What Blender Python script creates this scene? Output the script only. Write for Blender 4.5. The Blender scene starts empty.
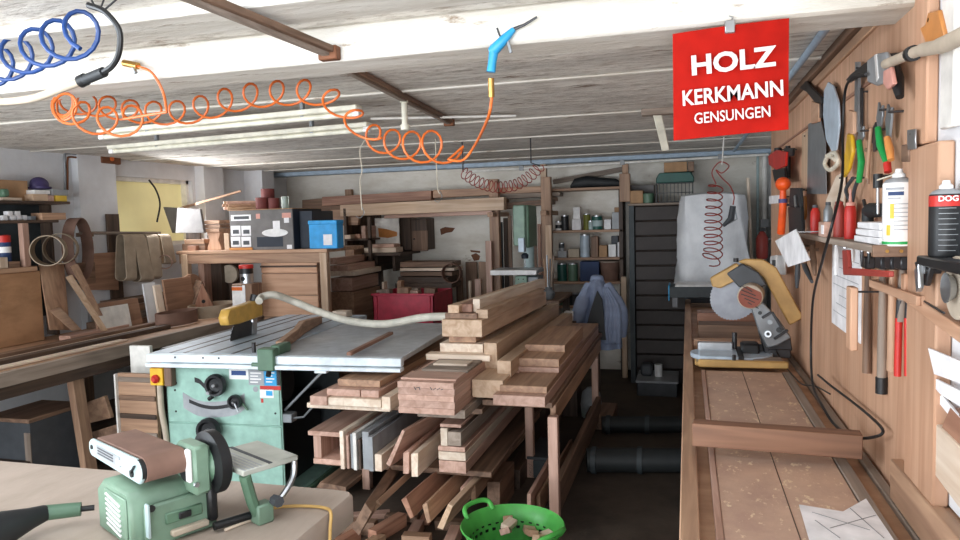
import bpy, bmesh, random
from math import sin, cos, pi, radians, atan2, sqrt
from mathutils import Vector, Matrix, Euler
random.seed(7)
C = bpy.context.scene.collection
S = bpy.context.scene
V = Vector

# ---------------------------------------------------------------- camera
EYE = 1.62
FPX = 720.0                      # focal length in pixels of the 960 px wide frame
YAW, PIT, ROL = radians(16.13), radians(4.04), radians(1.55)
_f = V((-sin(YAW)*cos(PIT), cos(YAW)*cos(PIT), -sin(PIT)))
_r0 = V((cos(YAW), sin(YAW), 0)); _d0 = _f.cross(_r0)
_r = cos(ROL)*_r0 + sin(ROL)*_d0
_d = -sin(ROL)*_r0 + cos(ROL)*_d0
cam = bpy.data.cameras.new('camera'); camo = bpy.data.objects.new('camera', cam); C.objects.link(camo)
cam.sensor_width = 36; cam.lens = 36*FPX/960; cam.clip_start = 0.05
camo.matrix_world = Matrix(((_r.x, -_d.x, -_f.x, 0), (_r.y, -_d.y, -_f.y, 0), (_r.z, -_d.z, -_f.z, EYE), (0, 0, 0, 1)))
S.camera = camo

# ---------------------------------------------------------------- world, lights, exposure
S.view_settings.view_transform = 'Standard'; S.view_settings.look = 'None'
S.view_settings.gamma = 1; S.view_settings.use_curve_mapping = False
S.view_settings.exposure = 0.15
w = bpy.data.worlds.new('world'); S.world = w; w.use_nodes = True
w.node_tree.nodes['Background'].inputs[0].default_value = (0.80, 0.90, 1.0, 1)
w.node_tree.nodes['Background'].inputs[1].default_value = 1.4
def area(name, loc, rot, sx, sy, power, col):
    l = bpy.data.lights.new(name, 'AREA'); l.shape = 'RECTANGLE'; l.size = sx; l.size_y = sy
    l.energy = power; l.color = col
    o = bpy.data.objects.new(name, l); C.objects.link(o); o.location = loc; o.rotation_euler = rot
    return o
# daylight: a wide window in the left wall beside the camera, the open gate behind it, sunlit ground outside
area('left_window_daylight', (-4.40, 0.65, 1.62), (radians(88), 0, radians(-72)), 2.8, 1.1, 135, (0.84, 0.92, 1.0))
area('gate_daylight', (-1.4, -4.5, 1.5), (radians(92), 0, radians(2)), 6.0, 2.4, 105, (0.97, 0.97, 0.97))
area('gate_ground_light', (-1.6, -3.2, .06), (radians(120), 0, 0), 6.0, 1.6, 315, (0.95, 0.97, 1.0))
area('overhead_fill', (-1.9, 0.9, 2.12), (radians(50), 0, 0), 3.2, .25, 20, (0.84, 0.92, 1.0))  # added fill lamp out of view, brightens the tops of tables and lumber
area('rear_window_daylight', (-4.36, 5.40, 1.80), (radians(82), 0, radians(-80)), .9, .5, 15, (0.95, 0.97, 1.0))

# ---------------------------------------------------------------- pixel -> point at a real depth
def ray(u, v):
    return _r*((u-480)/FPX) + _d*((v-270)/FPX) + _f
def at(u, v, x=None, y=None, z=None):
    r = ray(u, v)
    t = x/r.x if x is not None else (y/r.y if y is not None else (z-EYE)/r.z)
    return r*t + V((0, 0, EYE))
def fr(u0, v0, u1, v1, y):
    um, vm = (u0+u1)/2, (v0+v1)/2
    return at(u0, vm, y=y).x, at(u1, vm, y=y).x, at(um, v1, y=y).z, at(um, v0, y=y).z

# ---------------------------------------------------------------- materials
def lin(c):
    if isinstance(c, str):
        c = [int(c[i:i+2], 16)/255 for i in (0, 2, 4)]
    return tuple((x/12.92 if x <= .04045 else ((x+.055)/1.055)**2.4) for x in c) + (1,)
_M = {}
def node(nt, t, **kw):
    n = nt.nodes.new(t)
    for k, v in kw.items(): setattr(n, k, v)
    return n
def base(name, rough=.6, metal=0.0, coat=0.0):
    m = bpy.data.materials.new(name); m.use_nodes = True
    b = m.node_tree.nodes['Principled BSDF']
    b.inputs['Roughness'].default_value = rough; b.inputs['Metallic'].default_value = metal
    b.inputs['Coat Weight'].default_value = coat
    return m, m.node_tree, b
def plain(name, col, rough=.55, metal=0.0, vary=.12, scale=14, coat=0.0, bump=.0):
    """one colour with a mottling noise"""
    if name in _M: return _M[name]
    m, nt, b = base(name, rough, metal, coat)
    tc = node(nt, 'ShaderNodeTexCoord'); no = node(nt, 'ShaderNodeTexNoise')
    no.inputs['Scale'].default_value = scale; no.inputs['Detail'].default_value = 4
    nt.links.new(tc.outputs['Object'], no.inputs['Vector'])
    cr = node(nt, 'ShaderNodeValToRGB'); c = lin(col)
    cr.color_ramp.elements[0].color = tuple(x*(1-vary*1.6) for x in c[:3])+(1,)
    cr.color_ramp.elements[1].color = tuple(min(1, x*(1+vary)) for x in c[:3])+(1,)
    cr.color_ramp.elements[0].position = .3; cr.color_ramp.elements[1].position = .7
    nt.links.new(no.outputs['Fac'], cr.inputs['Fac']); nt.links.new(cr.outputs['Color'], b.inputs['Base Color'])
    if bump:
        bp = node(nt, 'ShaderNodeBump'); bp.inputs['Strength'].default_value = bump; bp.inputs['Distance'].default_value = .01
        nt.links.new(no.outputs['Fac'], bp.inputs['Height']); nt.links.new(bp.outputs['Normal'], b.inputs['Normal'])
    _M[name] = m; return m
WOOD = {'pine': ('d6b490', 'b98f66', .5), 'beech': ('cfa28b', 'ae7f66', .5), 'oak': ('bd9068', '94694a', .55),
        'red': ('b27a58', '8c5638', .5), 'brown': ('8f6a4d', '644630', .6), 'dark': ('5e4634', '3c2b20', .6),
        'grey': ('a08d7c', '7a6858', .7), 'pale': ('ecd8c0', 'd3b596', .5), 'mdf': ('c39a74', 'b28560', .7),
        'warm': ('8c5c39', '6e462b', .6), 'bench': ('a37d5f', '7c583f', .55), 'tooled': ('cf9c74', 'b98258', .6), 'ply': ('b3825c', '8d6041', .6)}
def wood(sp, ax):
    k = 'wood_%s_%s' % (sp, ax)
    if k in _M: return _M[k]
    c1, c2, ro = WOOD[sp]
    m, nt, b = base(k, ro)
    tc = node(nt, 'ShaderNodeTexCoord'); oi = node(nt, 'ShaderNodeObjectInfo')
    add = node(nt, 'ShaderNodeVectorMath', operation='ADD'); mul = node(nt, 'ShaderNodeVectorMath', operation='SCALE')
    comb = node(nt, 'ShaderNodeCombineXYZ')
    for i in range(3): nt.links.new(oi.outputs['Random'], comb.inputs[i])
    mul.inputs['Scale'].default_value = 17
    nt.links.new(comb.outputs[0], mul.inputs[0]); nt.links.new(tc.outputs['Object'], add.inputs[0]); nt.links.new(mul.outputs[0], add.inputs[1])
    mp = node(nt, 'ShaderNodeMapping'); s = [26, 26, 26]; s['xyz'.index(ax)] = 1.6
    mp.inputs['Scale'].default_value = s
    nt.links.new(add.outputs[0], mp.inputs['Vector'])
    n1 = node(nt, 'ShaderNodeTexNoise'); n1.inputs['Scale'].default_value = 1.0; n1.inputs['Detail'].default_value = 5; n1.inputs['Distortion'].default_value = .8
    nt.links.new(mp.outputs[0], n1.inputs['Vector'])
    n2 = node(nt, 'ShaderNodeTexNoise'); n2.inputs['Scale'].default_value = 2.6; n2.inputs['Detail'].default_value = 3
    nt.links.new(add.outputs[0], n2.inputs['Vector'])
    cr = node(nt, 'ShaderNodeValToRGB'); cr.color_ramp.elements[0].color = lin(c2); cr.color_ramp.elements[1].color = lin(c1)
    cr.color_ramp.elements[0].position = .32; cr.color_ramp.elements[1].position = .66
    nt.links.new(n1.outputs['Fac'], cr.inputs['Fac'])
    hs = node(nt, 'ShaderNodeHueSaturation'); hs.inputs['Saturation'].default_value = .84
    mr = node(nt, 'ShaderNodeMapRange'); mr.inputs['To Min'].default_value = .84; mr.inputs['To Max'].default_value = 1.14
    nt.links.new(oi.outputs['Random'], mr.inputs['Value'])
    mr2 = node(nt, 'ShaderNodeMapRange'); mr2.inputs['From Min'].default_value = .3; mr2.inputs['From Max'].default_value = .7
    mr2.inputs['To Min'].default_value = .86; mr2.inputs['To Max'].default_value = 1.08
    nt.links.new(n2.outputs['Fac'], mr2.inputs['Value'])
    mm = node(nt, 'ShaderNodeMath', operation='MULTIPLY'); nt.links.new(mr.outputs[0], mm.inputs[0]); nt.links.new(mr2.outputs[0], mm.inputs[1])
    nt.links.new(mm.outputs[0], hs.inputs['Value']); nt.links.new(cr.outputs['Color'], hs.inputs['Color'])
    nt.links.new(hs.outputs['Color'], b.inputs['Base Color'])
    bp = node(nt, 'ShaderNodeBump'); bp.inputs['Strength'].default_value = .12; bp.inputs['Distance'].default_value = .004
    nt.links.new(n1.outputs['Fac'], bp.inputs['Height']); nt.links.new(bp.outputs['Normal'], b.inputs['Normal'])
    _M[k] = m; return m
def rough_surface(name, c1, c2, scale=(3, 3, 3), dirt='5a4c40', dirt_lo=.62, dirt_hi=.72, bump=.6, rough=.85, dscale=3.0, dstretch=(1, 1, 1), speck=0):
    """old paint / plaster / concrete: two tones, flaking stains with their own shape, strong bump"""
    m, nt, b = base(name, rough)
    tc = node(nt, 'ShaderNodeTexCoord'); mp = node(nt, 'ShaderNodeMapping'); mp.inputs['Scale'].default_value = scale
    nt.links.new(tc.outputs['Object'], mp.inputs['Vector'])
    n1 = node(nt, 'ShaderNodeTexNoise'); n1.inputs['Scale'].default_value = 1; n1.inputs['Detail'].default_value = 8; n1.inputs['Roughness'].default_value = .65
    nt.links.new(mp.outputs[0], n1.inputs['Vector'])
    cr = node(nt, 'ShaderNodeValToRGB'); cr.color_ramp.elements[0].color = lin(c2); cr.color_ramp.elements[1].color = lin(c1)
    cr.color_ramp.elements[0].position = .35; cr.color_ramp.elements[1].position = .62
    nt.links.new(n1.outputs['Fac'], cr.inputs['Fac'])
    mp2 = node(nt, 'ShaderNodeMapping'); mp2.inputs['Scale'].default_value = dstretch; nt.links.new(tc.outputs['Object'], mp2.inputs['Vector'])
    n2 = node(nt, 'ShaderNodeTexNoise'); n2.inputs['Scale'].default_value = dscale; n2.inputs['Detail'].default_value = 9; n2.inputs['Roughness'].default_value = .7
    nt.links.new(mp2.outputs[0], n2.inputs['Vector'])
    mr = node(nt, 'ShaderNodeMapRange'); mr.inputs['From Min'].default_value = dirt_lo; mr.inputs['From Max'].default_value = dirt_hi
    nt.links.new(n2.outputs['Fac'], mr.inputs['Value'])
    mx = node(nt, 'ShaderNodeMix', data_type='RGBA'); mx.inputs['B'].default_value = lin(dirt)
    nt.links.new(mr.outputs[0], mx.inputs['Factor']); nt.links.new(cr.outputs['Color'], mx.inputs['A'])
    if speck:
        n3 = node(nt, 'ShaderNodeTexNoise'); n3.inputs['Scale'].default_value = speck; n3.inputs['Detail'].default_value = 6; n3.inputs['Roughness'].default_value = .75
        nt.links.new(mp2.outputs[0], n3.inputs['Vector'])
        cr3 = node(nt, 'ShaderNodeValToRGB'); cr3.color_ramp.elements[0].position = .34; cr3.color_ramp.elements[1].position = .52
        cr3.color_ramp.elements[0].color = (.42, .36, .31, 1); cr3.color_ramp.elements[1].color = (1, 1, 1, 1)
        nt.links.new(n3.outputs['Fac'], cr3.inputs['Fac'])
        m3 = node(nt, 'ShaderNodeMix', data_type='RGBA', blend_type='MULTIPLY'); m3.inputs['Factor'].default_value = .8
        nt.links.new(mx.outputs['Result'], m3.inputs['A']); nt.links.new(cr3.outputs['Color'], m3.inputs['B']); mx = m3
    nt.links.new(mx.outputs['Result'], b.inputs['Base Color'])
    bp = node(nt, 'ShaderNodeBump'); bp.inputs['Strength'].default_value = bump; bp.inputs['Distance'].default_value = .02
    nt.links.new(n2.outputs['Fac'], bp.inputs['Height']); nt.links.new(bp.outputs['Normal'], b.inputs['Normal'])
    _M[name] = m; return m
rough_surface('ceiling_paint', 'efeae1', 'cdc8c0', (1.5, 5, 3), '86715e', .585, .65, 1.0, .85, 2.6, (1, 3.2, 1), speck=9)
rough_surface('beam_paint', 'e9e5dc', 'cfc8bb', (1.5, 12, 12), '9c8873', .60, .68, .5, .8, 5, (1, 4, 4))
rough_surface('plaster', 'e9ebee', 'd4d4d6', (1.5, 1.5, 1.5), 'a0988e', .66, .78, .3, .85, 2.0)
rough_surface('brick_wall', 'f3efe6', 'dcd5c8', (2, 2, 5), '8e7458', .64, .70, .7, .9, 2.6, (1, 1, 2.4))
rough_surface('concrete', '5a4c40', '3c322a', (2, 2, 2), '2a221c', .58, .72, .4, .75, 2.5)
rough_surface('dusty_floor', '5f5145', '41362d', (2, 2, 2), '2c241e', .58, .72, .4, .8, 2.5)
rough_surface('bench_top', 'bf987a', 'a07a5e', (3, 9, 3), 'cba988', .60, .66, .12, .55, 11, (1, .5, 1))
rough_surface('chipboard', 'cfae96', 'b79684', (5, 5, 5), 'e6cfae', .575, .63, .15, .55, 24, (1.6, .9, 1))
rough_surface('stained_ply', 'b98d68', '97704f', (2, 2, 5), 'd0c4b8', .60, .72, .1, .7, 2.4, (2, 2, 1))
rough_surface('table_ply', 'b9a99c', 'a49486', (6, 2, 3), 'a5886c', .66, .76, .1, .6, 5, (2.5, .8, 1))
rough_surface('canvas_cover', 'f0f1f3', 'dadcdf', (4, 4, 4), 'a9a9ab', .68, .8, .15, .7, 6)
def simple(name, col, **kw): return plain(name, col, **kw)
for n, c, r, mt in [('white_paint', 'e9e6df', .5, 0), ('cream_metal', 'e6e2d0', .4, 0), ('steel', 'b9bcbf', .3, .9), ('bright_alu', 'bac9d6', .42, .1), ('lit_rail_alu', 'e4eef4', .42, .1),  # second aluminium tone, lightened for the daylight on the saw's front rail
        ('dark_steel', '4a4a4c', .4, .7), ('cast_iron', 'bcc0c4', .42, .1), ('black', '17181a', .45, 0), ('rubber', '222426', .6, 0),
        ('green_machine', '93b8aa', .42, 0), ('green_dark', '5b7a63', .45, 0), ('green_sander', '748f7a', .45, 0), ('green_drill', '7f9a88', .45, 0),
        ('yellow_machine', 'd0a550', .45, 0), ('orange', 'e0702f', .4, 0), ('orange_bright', 'f05a1e', .45, 0), ('blue', '143c78', .45, 0), ('sky_blue', '2f9fd6', .4, 0),
        ('blue_box', '2d9fe0', .45, 0), ('signal_red', 'c32a22', .45, 0), ('red_sign', 'a8180e', .75, 0), ('red_bin', 'c03048', .45, 0), ('red_dull', '9c3a30', .5, 0),
        ('paper', 'efedee', .7, 0), ('white_plastic', 'eceae8', .4, 0), ('grey_plastic', '9a9da0', .45, 0), ('dark_grey', '45484c', .55, 0), ('cardboard', 'b08a66', .75, 0),
        ('box_grey', '6e6a68', .55, 0), ('navy', '232a36', .5, 0), ('purple', '4b4170', .55, 0), ('green_plastic', '4fae4d', .4, 0), ('green_tool', '1e9a4c', .4, 0),
        ('abrasive_brown', '7c5f52', .9, 0), ('abrasive_grey', 'a3937f', .85, 0), ('abrasive_red', '8e5244', .9, 0), ('hose_grey', 'cfcabc', .5, 0), ('shutter', '3a322f', .6, 0),
        ('slate', '3c4346', .6, 0), ('denim', '8a96b0', .85, 0), ('brass', 'b98f4e', .35, .8), ('rust', '7d5138', .7, .3), ('amber', 'cf8a4a', .4, 0),
        ('yellow', 'e6b52c', .45, 0), ('olive', '76772f', .6, 0), ('teal', '1f5a50', .45, 0), ('blue_pipe', 'a4b7c9', .5, 0), ('blade_steel', '9a9ea6', .4, .25),
        ('skin_pink', 'd59a8c', .6, 0), ('maroon', '6a2f2c', .7, 0), ('yellow_tag', 'e8c24a', .5, 0), ('deep_blue', '223a66', .6, 0), ('grey_metal', '8b8f92', .4, .5),
        ('pale_green', 'a9bcbc', .5, 0), ('cord_yellow', 'cda561', .6, 0), ('string', 'd9d0bd', .8, 0), ('dust', 'b9ab98', .9, 0), ('letter_white', 'd8cbc8', .6, 0), ('dark_pipe', '262a2b', .6, 0), ('tan_machine', 'c19a5e', .5, 0), ('table_grey', 'a7a89e', .5, 0)]:
    plain(n, c, r, mt)
_M['red_sign'].node_tree.nodes['Principled BSDF'].inputs['Specular IOR Level'].default_value = .12
_M['paper'].node_tree.nodes['Principled BSDF'].inputs['Specular IOR Level'].default_value = .1
def glow(name, col, s):
    m, nt, b = base(name, .6); b.inputs['Base Color'].default_value = lin(col)
    tc = node(nt, 'ShaderNodeTexCoord'); no = node(nt, 'ShaderNodeTexNoise'); no.inputs['Scale'].default_value = 1.6; no.inputs['Detail'].default_value = 5
    nt.links.new(tc.outputs['Object'], no.inputs['Vector'])
    cr = node(nt, 'ShaderNodeValToRGB'); cr.color_ramp.elements[0].position = .35; cr.color_ramp.elements[1].position = .7
    c = lin(col); cr.color_ramp.elements[0].color = (c[0]*.45, c[1]*.42, c[2]*.38, 1); cr.color_ramp.elements[1].color = c
    nt.links.new(no.outputs['Fac'], cr.inputs['Fac']); nt.links.new(cr.outputs['Color'], b.inputs['Emission Color'])
    b.inputs['Emission Strength'].default_value = s; _M[name] = m; return m
glow('window_glow', 'd6cc98', .5)
def glass(name, col, a=.35):
    m, nt, b = base(name, .1); b.inputs['Base Color'].default_value = lin(col); b.inputs['Transmission Weight'].default_value = a; _M[name] = m
glass('jar_glass', 'b8c8bc', .6)

# ---------------------------------------------------------------- mesh building
class MB:
    def __init__(s): s.b = bmesh.new()
    def mat(s, M, vs):
        bmesh.ops.transform(s.b, matrix=M, verts=vs); return s
    def box(s, x0, x1, y0, y1, z0, z1, R=None):
        """axis box; R = Matrix applied about its own centre"""
        x0, x1 = min(x0, x1), max(x0, x1); y0, y1 = min(y0, y1), max(y0, y1); z0, z1 = min(z0, z1), max(z0, z1)
        c = V(((x0+x1)/2, (y0+y1)/2, (z0+z1)/2))
        M = Matrix.Translation(c) @ (R.to_4x4() if R else Matrix()) @ Matrix.Diagonal((x1-x0, y1-y0, z1-z0, 1))
        bmesh.ops.create_cube(s.b, size=1, matrix=M); return s
    def bar(s, p, q, w, h, up=(0, 0, 1)):
        """square bar from p to q, w across, h along up"""
        p, q, up = V(p), V(q), V(up); d = q-p; L = d.length; d.normalize()
        a = d.cross(up)
        if a.length < 1e-5: a = d.cross(V((1, 0, 0)))
        a.normalize(); u = a.cross(d)
        M = Matrix((a, d, u)).transposed().to_4x4(); M.translation = (p+q)/2
        bmesh.ops.create_cube(s.b, size=1, matrix=M @ Matrix.Diagonal((w, L, h, 1))); return s
    def cyl(s, p, q, r, r2=None, n=16, caps=True):
        p, q = V(p), V(q); d = q-p; L = d.length
        M = d.to_track_quat('Z', 'Y').to_matrix().to_4x4(); M.translation = (p+q)/2
        bmesh.ops.create_cone(s.b, cap_ends=caps, segments=n, radius1=r, radius2=r if r2 is None else r2, depth=L, matrix=M); return s
    def ball(s, c, r, sc=(1, 1, 1), n=12):
        bmesh.ops.create_uvsphere(s.b, u_segments=n, v_segments=max(6, n//2+2), radius=r, matrix=Matrix.Translation(V(c)) @ Matrix.Diagonal((*sc, 1))); return s
    def loft(s, rings, closed=True, caps=True):
        R = [[s.b.verts.new(p) for p in ring] for ring in rings]
        n = len(R[0])
        for a, b in zip(R, R[1:]):
            for i in range(n if closed else n-1):
                j = (i+1) % n
                s.b.faces.new((a[i], a[j], b[j], b[i]))
        if caps and closed:
            for r in (R[0][::-1], R[-1]): s.b.faces.new(r)
        return s
    def tube(s, pts, r, n=8, caps=True):
        pts = [V(p) for p in pts]; rings = []; prev = None
        for i, p in enumerate(pts):
            t = (pts[min(i+1, len(pts)-1)]-pts[max(i-1, 0)])
            if t.length < 1e-7: t = V((0, 0, 1))
            t.normalize()
            if prev is None:
                a = t.cross(V((0, 0, 1)))
                if a.length < 1e-3: a = t.cross(V((1, 0, 0)))
            else:
                a = prev - t*prev.dot(t)
                if a.length < 1e-5: a = t.orthogonal()
            a.normalize(); prev = a; bb = t.cross(a)
            rr = r[i] if isinstance(r, (list, tuple)) else r
            rings.append([p + (a*cos(2*pi*k/n)+bb*sin(2*pi*k/n))*rr for k in range(n)])
        return s.loft(rings, True, caps)
    def lathe(s, prof, c=(0, 0, 0), n=24, axis=(0, 0, 1), caps=True):
        """prof = [(r, h)] revolved about axis through c"""
        q = V(axis).to_track_quat('Z', 'Y').to_matrix(); c = V(c)
        return s.loft([[c + q @ V((max(r, 1e-4)*cos(2*pi*k/n), max(r, 1e-4)*sin(2*pi*k/n), h)) for k in range(n)] for r, h in prof], True, caps)
    def prism(s, poly, o, ax, ay, d):
        """polygon in the plane o + x*ax + y*ay, swept by vector d"""
        o, ax, ay, d = V(o), V(ax), V(ay), V(d)
        a = [s.b.verts.new(o+ax*x+ay*y) for x, y in poly]; b = [s.b.verts.new(o+ax*x+ay*y+d) for x, y in poly]
        n = len(a); s.b.faces.new(a[::-1]); s.b.faces.new(b)
        for i in range(n): s.b.faces.new((a[i], a[(i+1) % n], b[(i+1) % n], b[i]))
        return s
    def xf(s, M):
        bmesh.ops.transform(s.b, matrix=M, verts=s.b.verts[:]); return s
    def done(s, name, mat, parent=None, bevel=0, smooth=True, label=None, axis=None):
        b = s.b
        bmesh.ops.recalc_face_normals(b, faces=b.faces[:])
        if bevel:
            es = [e for e in b.edges if len(e.link_faces) == 2 and e.calc_face_angle(0) > .5]
            bmesh.ops.bevel(b, geom=es, offset=bevel, segments=1, affect='EDGES', clamp_overlap=True)
        lo = V([min(v.co[i] for v in b.verts) for i in range(3)]); hi = V([max(v.co[i] for v in b.verts) for i in range(3)])
        c = V(((lo.x+hi.x)/2, (lo.y+hi.y)/2, lo.z))
        bmesh.ops.translate(b, vec=-c, verts=b.verts[:])
        me = bpy.data.meshes.new(name); b.to_mesh(me); b.free()
        if smooth: me.shade_smooth(); me.set_sharp_from_angle(angle=radians(38))
        if mat in WOOD:
            d = hi-lo; mat = wood(mat, axis or 'xyz'[max(range(3), key=lambda i: d[i])])
        elif isinstance(mat, str): mat = _M[mat]
        me.materials.append(mat)
        o = bpy.data.objects.new(name, me); C.objects.link(o); o.location = c
        if parent: o.parent = parent
        if parent and parent.type == 'MESH': o.location = c - parent.location
        if label: o['label'] = label
        return o
def tag(o, label, cat, group=None):
    o['label'] = label; o['category'] = cat
    if group: o['group'] = group
    return o
def struct(o): o['kind'] = 'structure'; return o
_roots = []
def thing(name, label, cat, group=None):
    """an Empty; its parts are built in world (or rotated local) coordinates and it is moved to their base by settle()"""
    o = bpy.data.objects.new(name, None); C.objects.link(o); o.empty_display_size = .05
    _roots.append(o); return tag(o, label, cat, group)
def settle(t, M=None):
    """put the Empty at the base centre of its parts, optionally placing the whole thing with M = (location, rotz)"""
    if t.get('_s'): return
    ch = [c for c in t.children]
    pts = [c.location + V(v.co) for c in ch if c.type == 'MESH' for v in c.data.vertices]
    if M is None:
        c = V(((min(p.x for p in pts)+max(p.x for p in pts))/2, (min(p.y for p in pts)+max(p.y for p in pts))/2, min(p.z for p in pts)))
        for k in ch: k.location -= c
        t.location = c
    else:
        t.location = M[0]; t.rotation_euler = (0, 0, M[1])
    _roots.remove(t)
def dup(t, loc, rotz=0, label=None, group=None):
    r = t.copy(); C.objects.link(r); r.location = loc
    if t.type == 'MESH' and rotz == 0: r.rotation_euler = t.rotation_euler
    else: r.rotation_euler = (0, 0, rotz)
    if label: r['label'] = label
    if group: r['group'] = group
    for ch in t.children:
        c = ch.copy(); C.objects.link(c); c.parent = r
        for g in ch.children:
            d = g.copy(); C.objects.link(d); d.parent = c
    return r
_ORD = ['', '', 'second', 'third', 'fourth', 'fifth', 'sixth', 'seventh', 'eighth', 'ninth', 'tenth', 'eleventh', 'twelfth']
def nth(i, n, first='leftmost', last='rightmost', frm='left'):
    return first if i == 0 else (last if i == n-1 else '%s from the %s' % (_ORD[i+1], frm))
def board(name, label, cat, mat, x0, x1, y0, y1, z0, z1, group=None, bevel=.002, R=None, axis=None):
    o = MB().box(x0, x1, y0, y1, z0, z1, R).done(name, mat, None, bevel, axis=axis)
    return tag(o, label, cat, group)
def plank(name, label, cat, mat, p, q, w, h, group=None, up=(0, 0, 1), bevel=.002):
    """a straight piece of timber from p to q; its mesh lies along its own local Y so the grain follows"""
    p, q, up = V(p), V(q), V(up); d = q-p; L = d.length; d.normalize()
    a = d.cross(up); a.normalize(); u = a.cross(d)
    o = MB().box(-w/2, w/2, -L/2, L/2, -h/2, h/2).done(name, mat, None, bevel, axis='y')
    M = Matrix((a, d, u)).transposed().to_4x4(); M.translation = (p+q)/2 - u*(h/2)
    o.matrix_world = M
    return tag(o, label, cat, group)
def text(name, s, size, M, mat, parent, depth=.0015, bold=0.0, sx=1.0):
    cu = bpy.data.curves.new(name, 'FONT'); cu.body = s; cu.size = size; cu.extrude = depth; cu.offset = bold
    cu.align_x = 'CENTER'; cu.align_y = 'CENTER'; cu.resolution_u = 3
    tmp = bpy.data.objects.new(name, cu); C.objects.link(tmp)
    dg = bpy.context.evaluated_depsgraph_get()
    me = bpy.data.meshes.new_from_object(tmp.evaluated_get(dg)); bpy.data.objects.remove(tmp)
    me.name = name; me.transform(M @ Matrix.Diagonal((sx, 1, 1, 1)))
    c = sum((v.co for v in me.vertices), V())/len(me.vertices)
    me.transform(Matrix.Translation(-c))
    me.materials.clear(); me.materials.append(_M[mat])
    o = bpy.data.objects.new(name, me); C.objects.link(o); o.parent = parent; o.location = c
    if parent.type == 'MESH': o.location = c - parent.location
    return o
def spline(pts, n=8):
    """Catmull-Rom through pts"""
    P = [V(p) for p in pts]; P = [P[0]*2-P[1]] + P + [P[-1]*2-P[-2]]; out = []
    for i in range(1, len(P)-2):
        for k in range(n):
            t = k/n; a, b, c, d = P[i-1:i+3]
            out.append(.5*((2*b)+(c-a)*t+(2*a-5*b+4*c-d)*t*t+(3*b-a-3*c+d)*t**3))
    out.append(P[-2]); return out
def helix(pts, r, turns, n=14, up=V((0, 0, 1)), ph=0, lean=.72):
    """coil of radius r round the path pts"""
    L = [0]
    for a, b in zip(pts, pts[1:]): L.append(L[-1]+(b-a).length)
    N = int(turns*n); out = []; j = 0; prev = None
    for k in range(N+1):
        s = L[-1]*k/N
        while j < len(L)-2 and L[j+1] < s: j += 1
        t = (s-L[j])/max(1e-9, L[j+1]-L[j]); p = pts[j].lerp(pts[j+1], t)
        d = (pts[min(j+2, len(pts)-1)]-pts[max(j-1, 0)]).normalized()
        a = up.cross(d) if prev is None else prev - d*prev.dot(d)
        if a.length < 1e-4: a = d.orthogonal()
        a.normalize(); prev = a; b = d.cross(a)
        th = 2*pi*k/n+ph; rr = r[0]+(r[1]-r[0])*k/N if isinstance(r, tuple) else r
        bl = a*sqrt(1-lean*lean)+d*lean; out.append(p+(bl*cos(th)+b*sin(th))*rr)
    return out
Rx = lambda a: Matrix.Rotation(radians(a), 3, 'X'); Ry = lambda a: Matrix.Rotation(radians(a), 3, 'Y'); Rz = lambda a: Matrix.Rotation(radians(a), 3, 'Z')
# ================================================================ the room
CZ = 2.2; XL = -4.55; XR = .75; YB = 7.6
struct(MB().box(-5, 1.2, -2.2, 7.9, -.1, 0).done('floor', 'concrete', smooth=False))
struct(MB().box(-5, 1.2, -.5, 7.9, CZ, CZ+.12).done('ceiling', 'ceiling_paint', smooth=False))
struct(MB().box(-5, 1.2, YB, YB+.15, 0, CZ).done('wall_back', 'brick_wall', smooth=False))
struct(MB().box(XR, XR+.2, -.5, YB, 0, CZ).done('wall_right', 'plaster', smooth=False))
wl = MB()                                  # left wall with a window opening y 4.95..5.9, z 1.42..2.05
WY0, WY1, WZ0, WZ1 = 4.9, 5.9, 1.46, 2.06
wl.box(XL-.2, XL, -.5, WY0, 0, CZ).box(XL-.2, XL, WY1, YB, 0, CZ).box(XL-.2, XL, WY0, WY1, 0, WZ0).box(XL-.2, XL, WY0, WY1, WZ1, CZ)
struct(wl.done('wall_left', 'plaster', smooth=False))
win = struct(MB().box(XL-.12, XL-.10, WY0, WY1, WZ0, WZ1).done('window_1', 'window_glow', smooth=False))
fm = MB(); fm.box(XL-.1, XL-.04, WY0, WY0+.035, WZ0, WZ1).box(XL-.1, XL-.04, WY1-.035, WY1, WZ0, WZ1).box(XL-.1, XL-.04, WY0, WY1, WZ0, WZ0+.035).box(XL-.1, XL-.04, WY0, WY1, WZ1-.035, WZ1)
fm.done('window_frame', 'white_paint', win)
struct(MB().box(XL, XL+.06, 4.5, 4.88, 0, CZ).done('wall_pier', 'plaster', smooth=False))
struct(MB().box(XL, XL+.10, 5.95, 6.25, 0, CZ).done('wall_pier', 'plaster', smooth=False))
struct(MB().box(XL, XL+.22, 6.75, 6.98, 0, CZ).done('wall_pier', 'plaster', smooth=False))
# ribs of the ceiling and the big painted beam
struct(MB().box(XL, XR, 1.96, 2.14, 2.095, 2.2).done('ceiling_beam', 'beam_paint', bevel=.008))
struct(MB().box(XL, XR, 1.62, 1.80, 2.165, 2.2).done('ceiling_beam', 'beam_paint', bevel=.006))
for y in (3.03, 4.15, 5.1, 6.0, 6.8):
    struct(MB().box(XL, XR, y-.012, y+.02, 2.19, 2.2).done('ceiling_rib', 'beam_paint', bevel=.004))
struct(MB().box(XL, XR, 7.2, 7.32, 2.155, 2.2).done('ceiling_beam', 'blue_pipe', bevel=.006))
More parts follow.
